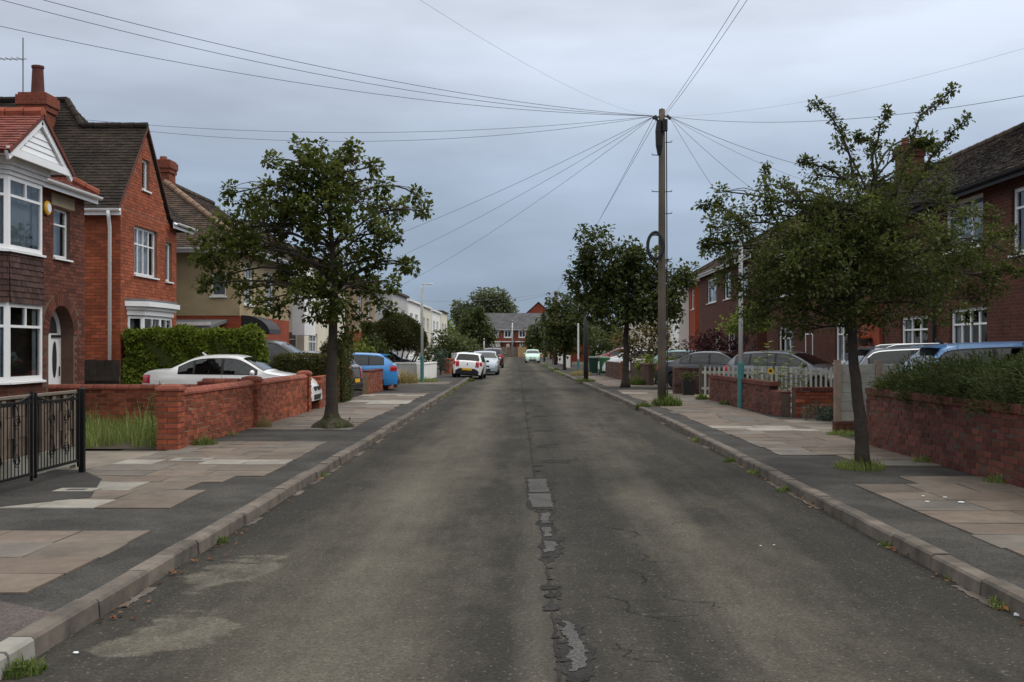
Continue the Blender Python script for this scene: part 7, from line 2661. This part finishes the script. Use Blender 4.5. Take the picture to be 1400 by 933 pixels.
# small black gate beside the white saloon's nose
bg = thing('iron_gate', 'small dark iron gate folded back beside white saloon nose', 'gate', (-5.6, 28.1, FZ))
for k in range(7):
    m = MB()
    yy = 27.75 + 0.09 * k
    m.tube([(-5.62, yy, 0.15), (-5.62, yy, 1.02 + 0.05 * math.sin(k))], 0.011, 5)
    m.build('bar', 'black_paint', bg)
m = MB()
for zz in (0.2, 0.6, 0.95):
    m.box(-5.635, -5.605, 27.72, 28.33, zz - 0.015, zz + 0.015)
m.box(-5.65, -5.59, 28.30, 28.36, 0.1, 1.08)
m.build('frame', 'black_paint', bg)

# concrete panel fence by the near right drive
cf = thing('panel_fence', 'pale panel fence with brown posts beside right thorn tree', 'fence', (6.3, 20.45, FZ))
for (x0_, x1_) in ((5.86, 6.50), (6.62, 7.9), (8.0, 9.4)):
    for k in range(6):
        m = MB()
        m.box(x0_, x1_, 20.42, 20.46, 0.34 + k * 0.175, 0.34 + (k + 1) * 0.175 - 0.008, None, 0, 0.003)
        m.build('panel_board', 'concrete_panel', cf)
for x_ in (5.80, 6.56, 7.95):
    m = MB(); m.box(x_ - 0.055, x_ + 0.055, 20.38, 20.49, FZ, 1.46); m.build('post', 'wood_brown', cf)
m = MB(); m.box(5.74, 9.4, 20.33, 20.55, FZ, 0.32); m.build('plinth', 'brick_far_dark', cf)

# picket fence
pf = thing('picket_fence', 'weathered white picket fence in front of silver car on right', 'fence', (7.3, 33.6, FZ))
a_, b_ = Vector((5.46, 34.15, 0)), Vector((9.6, 32.6, 0))
Lp = (b_ - a_).length
u_ = (b_ - a_).normalized()
npk = 30
for k in range(npk):
    c = a_ + u_ * (0.12 + (Lp - 0.2) * k / (npk - 1))
    m = MB()
    w2 = u_ * 0.034
    nn = Vector((u_.y, -u_.x, 0)) * 0.010
    top = 1.12 + R.uniform(-0.02, 0.02)
    q = [c - w2 - nn, c + w2 - nn, c + w2 + nn, c - w2 + nn]
    vs = [(p.x, p.y, 0.22) for p in q] + [(p.x, p.y, top - 0.05) for p in q] + [((q[0] + q[1]).x / 2, (q[0] + q[1]).y / 2, top), ((q[2] + q[3]).x / 2, (q[2] + q[3]).y / 2, top)]
    m.raw(vs, [(3, 2, 1, 0), (0, 1, 5, 8, 4), (2, 3, 7, 9, 6), (1, 2, 6, 5), (3, 0, 4, 7), (5, 6, 9, 8), (7, 4, 8, 9)], 0.0)
    m.build('picket', 'picket_white', pf)
for zz in (0.42, 0.92):
    m = MB(); m.bar(a_ + Vector((0.02, 0.03, zz)), b_ + Vector((0.02, 0.03, zz)), 0.035, 0.08); m.build('rail', 'picket_white', pf)
for f in (0.0, 0.5, 1.0):
    c = a_.lerp(b_, f) + Vector((0, 0.09, 0))
    m = MB(); m.box(c.x - 0.05, c.x + 0.05, c.y - 0.05, c.y + 0.05, FZ, 1.16); m.build('post', 'wood_pole', pf)

# left garden walls beyond the lamp post
def low_wall(label, p0, p1, h, mt, t=0.18, cap=None):
    w = thing('garden_wall', label, 'wall', ((p0[0] + p1[0]) / 2, (p0[1] + p1[1]) / 2, FZ))
    m = MB()
    a, b = Vector((*p0, FZ + h / 2 - 0.02)), Vector((*p1, FZ + h / 2 - 0.02))
    m.bar(a, b, t, h)
    m.build('face', mt, w)
    m = MB()
    a, b = Vector((*p0, FZ + h + 0.012)), Vector((*p1, FZ + h + 0.012))
    m.bar(a, b, t + 0.06, 0.06)
    m.build('coping', cap or mt, w)
    return w


low_wall('long weathered white boundary wall behind straw grass on left', (-9.5, 53.5), (-5.1, 53.2), 0.82, 'grey_render', cap='white_render')
low_wall('short white painted wall block beside left lamp post', (-5.1, 52.2), (-4.85, 58.6), 0.78, 'white_render')
low_wall('reddish brick wall end beyond the grey green shrub on left', (-4.75, 66.0), (-4.55, 73.0), 0.85, 'brick_far_orange', 0.3)
low_wall('pale grey garden wall behind the white hatchback', (-5.2, 78.0), (-4.6, 90.0), 1.15, 'grey_render')
low_wall('far grey garden wall behind parked off-roader', (-5.6, 94.0), (-5.2, 118.0), 1.0, 'grey_render')
low_wall('white garden wall beyond the green bins on right', (3.4, 86.0), (3.2, 90.0), 0.9, 'white_render')
low_wall('far white wall stub beside walking person', (3.5, 106.0), (3.3, 111.0), 0.9, 'white_render')
low_wall('low far brick wall on right past white wall', (3.75, 92.0), (3.5, 101.0), 0.9, 'brick_far_red')
def board_fence(label, p0, p1, h, mt, n):
    f = thing('board_fence', label, 'fence', ((p0[0] + p1[0]) / 2, (p0[1] + p1[1]) / 2, 0))
    a, b = Vector((*p0, 0)), Vector((*p1, 0))
    for k in range(n):
        m = MB()
        c0, c1 = a.lerp(b, (k + 0.02) / n), a.lerp(b, (k + 0.98) / n)
        m.bar(c0 + Vector((0, 0, h / 2)), c1 + Vector((0, 0, h / 2)), 0.06, h)
        m.build('board', mt, f)


board_fence('tan board fence before the end terrace', (-1.4, 191.5), (4.6, 191.5), 1.75, 'tan_fence', 24)
board_fence('grey brown board fence left of the tan fence at street end', (-9.5, 191.5), (-1.5, 191.5), 1.75, 'wood_brown', 26)
board_fence('deep red board fence beside brown pole at right', (3.9, 128), (7.4, 128), 2.0, 'red_fence', 16)

# ------------------------------------------------------------------ posts and poles
def street_lamp(label, x, y, h, lean=0.0, arm=0.5, side=1, group=None):
    t = thing('street_lamp', label, 'street lamp', (x, y, FZ), 0, group)
    m = MB()
    m.lathe([(0.085, FZ - 0.02), (0.085, FZ + 1.15), (0.078, FZ + 1.2)], (x, y, 0), 12)
    m.build('base_sleeve', 'lamp_teal', t, smooth=False)
    m = MB()
    m.lathe([(0.062, FZ + 1.2), (0.055, FZ + h - 0.1), (0.045, FZ + h)], (x, y, 0), 12)
    m.build('column', 'lamp_white', t, smooth=True)
    m = MB()
    m.tube([(x, y, FZ + h - 0.02), (x, y, FZ + h + 0.06), (x + side * 0.12, y, FZ + h + 0.09)], 0.03, 8)
    m.build('bracket', 'lamp_white', t)
    m = MB()
    z = FZ + h + 0.09
    vs = [(x + side * a, y + b, z + c) for a, b, c in ((0.05, -0.09, -0.03), (0.52, -0.07, -0.01), (0.52, 0.07, -0.01), (0.05, 0.09, -0.03), (0.05, -0.08, 0.05), (0.50, -0.05, 0.03), (0.50, 0.05, 0.03), (0.05, 0.08, 0.05))]
    m.raw(vs, [(3, 2, 1, 0), (4, 5, 6, 7), (0, 1, 5, 4), (1, 2, 6, 5), (2, 3, 7, 6), (3, 0, 4, 7)], 0.5)
    ld = m.build('lamp_head', 'lamp_white', t)
    m = MB()
    m.box(x + min(side * 0.12, side * 0.46), x + max(side * 0.12, side * 0.46), y - 0.05, y + 0.05, z - 0.045, z - 0.022)
    m.build('lens', 'lamp_clear', t)
    return t


street_lamp('white street lamp with teal base on left pavement before domed bush', -4.73, 50.0, 4.4)
street_lamp('white street lamp with teal base beside crumbling wall, half in thorn tree', 5.66, 28.9, 4.45, side=-1)
t = thing('marker_post', 'short white post with teal foot before green bins on right', 'post', (2.95, 60.5, FZ))
m = MB(); m.lathe([(0.07, FZ), (0.07, 0.95), (0.06, 1.0)], (3.1, 65.0, 0), 10); m.build('foot', 'lamp_teal', t)
m = MB(); m.lathe([(0.055, 1.0), (0.05, 3.1), (0.0, 3.12)], (3.1, 65.0, 0), 10); m.build('shaft', 'lamp_white', t)

# the big telephone pole
TP = Vector((3.72, 30.0, FZ))
tp = thing('telephone_pole', 'tall wooden telephone pole with cable coil and step irons on right', 'pole', TP)
m = MB()
m.lathe([(0.118, FZ - 0.05), (0.112, 1.5), (0.098, 5.0), (0.085, 8.2), (0.0, 8.24)], (TP.x, TP.y, 0), 16)
m.build('shaft', 'wood_pole', tp, smooth=True)
m = MB()
m.box(TP.x + 0.0, TP.x + 0.13, TP.y - 0.20, TP.y - 0.08, 7.58, 7.90)
m.build('junction_box', 'black_plastic', tp)
m = MB()
m.lathe([(0.05, 6.95), (0.10, 7.2), (0.11, 7.6), (0.07, 7.9)], (TP.x - 0.08, TP.y - 0.06, 0), 10)
m.build('cable_bundle', 'black_plastic', tp)
for k, (sx, z) in enumerate(((-1, 6.95), (1, 7.3), (-1, 5.95), (1, 5.95), (1, 5.35), (-1, 4.75), (1, 4.1), (-1, 3.6))):
    m = MB()
    m.tube([(TP.x + sx * 0.09, TP.y, z), (TP.x + sx * 0.27, TP.y, z + 0.01), (TP.x + sx * 0.27, TP.y, z + 0.05)], 0.012, 6)
    m.build('step_iron', 'dark_metal', tp)
for k, a in enumerate((0.2, 1.3, 2.2, 3.0, 3.7, 5.4)):
    m = MB()
    c = (TP.x + 0.16 * math.cos(a), TP.y + 0.16 * math.sin(a), 7.98)
    m.lathe([(0.0, -0.05), (0.035, -0.045), (0.045, 0.0), (0.03, 0.04), (0.0, 0.05)], (c[0] + 0.06 * math.cos(a), c[1] + 0.06 * math.sin(a), c[2]), 8)
    m.tube([(TP.x, TP.y, 8.02), (c[0] + 0.06 * math.cos(a), c[1] + 0.06 * math.sin(a), c[2])], 0.012, 5)
    m.build('wire_bracket', 'dark_metal', tp)
m = MB()
m.tube([(TP.x + 0.115, TP.y - 0.06, 7.6), (TP.x + 0.125, TP.y - 0.07, 5.0), (TP.x + 0.14, TP.y - 0.07, 0.3)], 0.016, 6)
m.build('down_cable', 'wire_black', tp)
for k in range(9):   # coiled spare cable
    m = MB()
    pts = []
    r_ = 0.30 + R.uniform(-0.035, 0.03)
    ph = R.uniform(0, 1)
    for j in range(29):
        a = 2 * PI * j / 28
        pts.append((TP.x - 0.20 + r_ * 0.72 * math.cos(a) + R.uniform(-.004, .004), TP.y - 0.15 - 0.012 * k, 4.45 + r_ * 1.2 * math.sin(a)))
    m.tube(pts, 0.021, 6, False)
    m.build('cable_coil', 'wire_black', tp, smooth=True)


def plain_pole(label, x, y, h, r0, r1, mt, arms=False):
    t = thing('utility_pole', label, 'pole', (x, y, FZ))
    m = MB()
    m.lathe([(r0, FZ - 0.05), (r1, FZ + h), (0.0, FZ + h + 0.03)], (x, y, 0), 12)
    m.build('shaft', mt, t, smooth=True)
    m = MB()
    m.lathe([(r1 * 1.3, FZ + h - 0.35), (r1 * 1.3, FZ + h - 0.1)], (x, y, 0), 10)
    m.build('band', 'dark_metal', t)
    return t


plain_pole('dark slim pole in front of middle street tree on right', 2.79, 51.0, 4.6, 0.115, 0.10, 'dark_metal')
plain_pole('tall red brown wooden pole far along right kerb', 2.72, 100.0, 6.7, 0.17, 0.13, 'wood_pole_red')
plain_pole('thin far post at right kerb by the tan fence', 2.05, 122.0, 4.6, 0.11, 0.09, 'wood_pole')
plain_pole('thin pale post before the end terrace', -2.3, 186.0, 6.2, 0.12, 0.10, 'steel_grey')
plain_pole('far dark lamp column before end terrace roof', 3.2, 180.0, 7.4, 0.12, 0.09, 'dark_metal')
plain_pole('short grey far post left of the parked off-roader', -6.3, 165.0, 2.9, 0.12, 0.10, 'steel_grey')

# ------------------------------------------------------------------ overhead wires
TOP = Vector((TP.x, TP.y, 8.0))
def wire(label, a, b, sag, r=0.009, mt='wire_black', name='overhead_wire', n=28):
    a, b = Vector(a), Vector(b)
    m = MB()
    pts = []
    for k in range(n + 1):
        t = k / n
        p = a.lerp(b, t)
        p.z -= 4 * sag * t * (1 - t)
        pts.append(p)
    m.tube(pts, r * 0.62, 5)
    o = m.build(name, mt)
    tag(o, label, 'wire', 'telephone wires fanning from the tall pole')
    return o


L_ = Vector((-0.2, -0.02, 0.02)); R_ = Vector((0.2, -0.02, 0.0))
wire('uppermost of three wires sweeping from pole to upper left', TOP + L_, at(-150, -58, 17), 0.42)
wire('middle of three wires sweeping from pole to upper left', TOP + L_, at(-160, -45, 18), 0.50)
wire('lowest of three wires sweeping from pole to upper left', TOP + L_, at(-140, 4, 19.5), 0.45)
wire('upper of two level wires from pole to the tall red chimney', TOP + L_, at(84, 161, 28.4), 0.42, 0.008)
wire('lower of two level wires from pole to the tall red chimney', TOP + L_, at(84, 165, 28.8), 0.62, 0.008)
wire('faint wire from pole to upper left middle of sky', TOP + L_, at(430, -95, 9), 0.3, 0.0026, 'wire_grey')
wire('upper of three wires sloping from pole into left tree', TOP + L_, (-9.3, 57, 5.3), 0.35, 0.009)
wire('middle of three wires sloping from pole into left tree', TOP + L_, (-9.3, 46.9, 5.2), 0.30, 0.009)
wire('lowest of three wires sloping from pole into left tree', TOP + L_, (-9.3, 66, 4.6), 0.45, 0.009)
wire('left of two wires overhead from pole toward camera', TOP, (3.55, -12, 9.0), 0.75, 0.008)
wire('right of two wires overhead from pole toward camera', TOP + Vector((0.06, 0, 0)), (3.95, -12, 9.0), 0.72, 0.008)
wire('long wire from pole rising to right edge', TOP + R_, at(1470, 118, 19), 0.35, 0.008)
wire('faint wire climbing from pole to upper right', TOP + R_, at(1500, 36, 17), 0.30, 0.0032, 'wire_grey')
wire('thick wire sagging from pole to right chimney', TOP + R_, (13.4, 38.3, 7.6), 0.45, 0.011)
wire('thin wire beneath the thick wire to right chimney', TOP + R_, (13.2, 40.5, 7.2), 0.40, 0.007)
wire('wire sloping from pole down to right roofs', TOP + R_, (9.7, 36, 5.4), 0.25, 0.008)
wire('steeper wire sloping from pole down to right roofs', TOP + R_, (9.7, 44, 5.2), 0.25, 0.008)
wire('left of two wires descending from pole toward far pole', TOP + L_, (2.6, 100, 6.6), 0.35, 0.010)
wire('right of two wires descending from pole toward far pole', TOP + Vector((-0.1, 0, 0)), (2.75, 100, 6.5), 0.05, 0.010)
FP = Vector((2.72, 100, 6.7))
wire('upper far wire from brown pole to left roofs', FP, (-9.5, 92, 5.6), 0.3, 0.014, 'wire_grey')
wire('lower far wire from brown pole to left roofs', FP, (-9.5, 106, 5.5), 0.5, 0.014, 'wire_grey')

# ------------------------------------------------------------------ bins, planter, small things
def wheelie_bin(label, x, y, rz, mt, h=1.05):
    t = thing('wheelie_bin', label, 'bin', (x, y, FZ), rz, 'wheelie bins', world_children=False)
    m = MB()
    a, b = 0.22, 0.27
    vs = [(-a, -a, 0.08), (a, -a, 0.08), (a, a, 0.08), (-a, a, 0.08), (-b, -b, h - 0.12), (b, -b, h - 0.12), (b, b + 0.05, h - 0.12), (-b, b + 0.05, h - 0.12)]
    m.hexa(vs, 0.5)
    m.box(-b - 0.02, b + 0.02, -b - 0.02, b + 0.07, h - 0.12, h - 0.08)
    m.build('bin_body', mt, t)
    m = MB()
    vs = [(-b - 0.03, -b - 0.03, h - 0.078), (b + 0.03, -b - 0.03, h - 0.078), (b + 0.03, b + 0.10, h - 0.05), (-b - 0.03, b + 0.10, h - 0.05), (-b, -b, h - 0.04), (b, -b, h - 0.04), (b, b + 0.06, h + 0.02), (-b, b + 0.06, h + 0.02)]
    m.hexa(vs, 0.5)
    m.build('lid', mt, t)
    for s in (-1, 1):
        m = MB(); m.lathe([(0.10, -0.025), (0.10, 0.025)], (s * 0.24, a + 0.03, 0.10), 14, 'x'); m.build('wheel', 'tyre', t)
    m = MB(); m.tube([(-0.2, b + 0.12, h - 0.06), (0.2, b + 0.12, h - 0.06)], 0.018, 6); m.build('handle', mt, t)


wheelie_bin('bright green wheelie bin on right pavement beyond dark brick wall', 4.55, 63.5, 0.1, 'bin_green')
wheelie_bin('dark wheelie bin left of the bright green bin', 3.95, 64.2, 0.0, 'bin_dark_green')
t = thing('recycling_box', 'dark green recycling box below black hatchback on left', 'box', (-5.65, 34.0, FZ))
m = MB()
x_, y_ = -5.72, 34.0
m.hexa([(x_ - 0.30, y_ - 0.22, FZ), (x_ + 0.30, y_ - 0.22, FZ), (x_ + 0.30, y_ + 0.22, FZ), (x_ - 0.30, y_ + 0.22, FZ), (x_ - 0.35, y_ - 0.26, 0.50), (x_ + 0.35, y_ - 0.26, 0.50), (x_ + 0.35, y_ + 0.26, 0.50), (x_ - 0.35, y_ + 0.26, 0.50)], 0.5)
m.build('tub', 'bin_dark_green', t)
m = MB(); m.box(x_ - 0.38, x_ + 0.38, y_ - 0.29, y_ + 0.29, 0.502, 0.55); m.build('lid', 'black_plastic', t)
t = thing('planter', 'black square planter with leafy plant in front of brown brick wall', 'planter', (5.35, 36.7, FZ))
m = MB()
x_, y_ = 5.42, 36.6
m.hexa([(x_ - 0.17, y_ - 0.17, FZ), (x_ + 0.17, y_ - 0.17, FZ), (x_ + 0.17, y_ + 0.17, FZ), (x_ - 0.17, y_ + 0.17, FZ), (x_ - 0.22, y_ - 0.22, 0.62), (x_ + 0.22, y_ - 0.22, 0.62), (x_ + 0.22, y_ + 0.22, 0.62), (x_ - 0.22, y_ + 0.22, 0.62)], 0.5)
m.build('tub', 'black_plastic', t)
m = MB()
for k in range(16):
    leaf_cluster(m, Vector((x_ + R.uniform(-.2, .2), y_ + R.uniform(-.2, .2), 0.70 + R.uniform(0, .12))), 0.1, 12, 0.09, 0.05)
m.build('plant', 'leaf_mid', t)
t = thing('hanging_basket', 'hanging basket with orange flowers on right house wall', 'basket', (9.8, 31.4, 2.0))
m = MB(); m.lathe([(0.0, 1.72), (0.12, 1.76), (0.2, 1.92), (0.21, 1.96)], (9.75, 31.6, 0), 12); m.build('basket', 'bark', t)
m = MB()
for k in range(10):
    leaf_cluster(m, Vector((9.75 + R.uniform(-.2, .2), 31.6 + R.uniform(-.2, .2), 2.0 + R.uniform(-.08, .1))), 0.09, 8, 0.07, 0.05)
m.build('flowers', 'flower_orange', t)
m = MB(); m.tube([(9.98, 31.6, 2.45), (9.75, 31.6, 2.45), (9.75, 31.6, 2.0)], 0.012, 5); m.build('bracket', 'dark_metal', t)
t = thing('closed_parasol', 'closed grey parasol on far right garden before the cream house', 'parasol', (7.5, 84, FZ))
m = MB(); m.lathe([(0.03, FZ), (0.03, 2.4)], (7.5, 84, 0), 8); m.build('pole', 'steel_grey', t)
m = MB(); m.lathe([(0.55, 1.0), (0.40, 1.5), (0.16, 2.3), (0.0, 2.6)], (7.5, 84, 0), 9); m.build('canopy', 'lead', t)
# drain cover in the left pavement
t = thing('drain_cover', 'pale framed inspection cover set in left pavement flags', 'drain cover', (-5.35, 15.6, FZ))
c = gp(262, 630, FZ)
m = MB(); m.box(c.x - 0.28, c.x + 0.28, c.y - 0.22, c.y + 0.22, FZ, FZ + 0.021); m.build('frame', 'slab_pale', t)
m = MB(); m.box(c.x - 0.14, c.x + 0.14, c.y - 0.06, c.y + 0.06, FZ + 0.021, FZ + 0.025); m.build('plate', 'dark_metal', t)
t = thing('drain_cover', 'small square stopcock cover in left pavement near dark driveway', 'drain cover', (-5.2, 13.1, FZ))
c = gp(105, 672, FZ)
m = MB(); m.box(c.x - 0.22, c.x + 0.22, c.y - 0.14, c.y + 0.14, FZ, FZ + 0.021); m.build('frame', 'slab_pale', t)
m = MB(); m.box(c.x - 0.10, c.x + 0.10, c.y - 0.05, c.y + 0.05, FZ + 0.021, FZ + 0.025); m.build('plate', 'dark_metal', t)

# ------------------------------------------------------------------ walking person, far right pavement
def person(label, x, y, z, faced):
    bm = bpy.data.meshes.new('person')
    V = [(0, 0, 0.95), (0, 0, 1.15), (0, 0, 1.38), (0, 0, 1.50), (0, -0.01, 1.58), (0, -0.01, 1.68),
         (0.09, 0, 0.90), (0.10, -0.10, 0.50), (0.10, -0.05, 0.08), (0.10, -0.20, 0.03),
         (-0.09, 0, 0.90), (-0.10, 0.10, 0.52), (-0.10, 0.26, 0.12), (-0.10, 0.16, 0.04),
         (0.19, 0, 1.40), (0.24, 0.08, 1.12), (0.23, 0.02, 0.88), (0.23, -0.02, 0.80),
         (-0.19, 0, 1.40), (-0.24, -0.08, 1.12), (-0.23, -0.16, 0.90), (-0.23, -0.20, 0.83)]
    E = [(0, 1), (1, 2), (2, 3), (3, 4), (4, 5), (0, 6), (6, 7), (7, 8), (8, 9), (0, 10), (10, 11), (11, 12), (12, 13), (2, 14), (14, 15), (15, 16), (16, 17), (2, 18), (18, 19), (19, 20), (20, 21)]
    rads = [0.15, 0.145, 0.155, 0.06, 0.085, 0.09, 0.095, 0.07, 0.05, 0.045, 0.095, 0.07, 0.05, 0.045, 0.07, 0.052, 0.042, 0.035, 0.07, 0.052, 0.042, 0.035]
    bm.from_pydata(V, E, [])
    o = bpy.data.objects.new('person', bm)
    COL.objects.link(o)
    o.location = (x, y, z)
    o.rotation_euler = (0, 0, faced)
    bpy.context.view_layer.objects.active = o
    sk = o.modifiers.new('skin', 'SKIN')
    for i, r_ in enumerate(rads):
        sv = bm.skin_vertices[0].data[i]
        sv.radius = (r_, r_ * (0.72 if i in (0, 1, 2) else 1.0))
        sv.use_root = i == 0
    ss = o.modifiers.new('sub', 'SUBSURF'); ss.levels = 1; ss.render_levels = 2
    dg = bpy.context.evaluated_depsgraph_get()
    me = bpy.data.meshes.new_from_object(o.evaluated_get(dg))
    bpy.data.objects.remove(o)
    me.materials.clear()
    for k in ('cloth_navy', 'cloth_brown', 'skin', 'hair', 'shoe'):
        me.materials.append(MATS[k])
    for p in me.polygons:
        zc = p.center.z
        p.use_smooth = True
        p.material_index = 4 if zc < 0.09 else 1 if zc < 0.93 and abs(p.center.x) < 0.205 else 0 if zc < 1.47 and zc > 0.85 else 2
        if abs(p.center.x) > 0.19 and zc < 0.86:
            p.material_index = 2
        if zc > 1.66 or (zc > 1.56 and p.center.y > 0.02):
            p.material_index = 3
    o = bpy.data.objects.new('person', me)
    COL.objects.link(o)
    o.location = (x, y, z)
    o.rotation_euler = (0, 0, faced)
    tag(o, label, 'person')
    hm = MB()
    hm.lathe([(0.0, 1.83), (0.06, 1.82), (0.098, 1.76), (0.102, 1.69), (0.085, 1.64)], (0, 0.012, 0), 12)
    hm.build('hair', 'hair', o, smooth=True)
    return o


mat('cloth_navy', (0.015, 0.018, 0.03), 0.9)
mat('cloth_brown', (0.06, 0.03, 0.022), 0.9)
mat('skin', (0.42, 0.24, 0.17), 0.6)
mat('hair', (0.03, 0.02, 0.015), 0.7)
mat('shoe', (0.02, 0.02, 0.02), 0.6)
person('person in navy top and brown trousers walking on far right pavement', 2.68, 104.0, FZ, PI + 0.1)
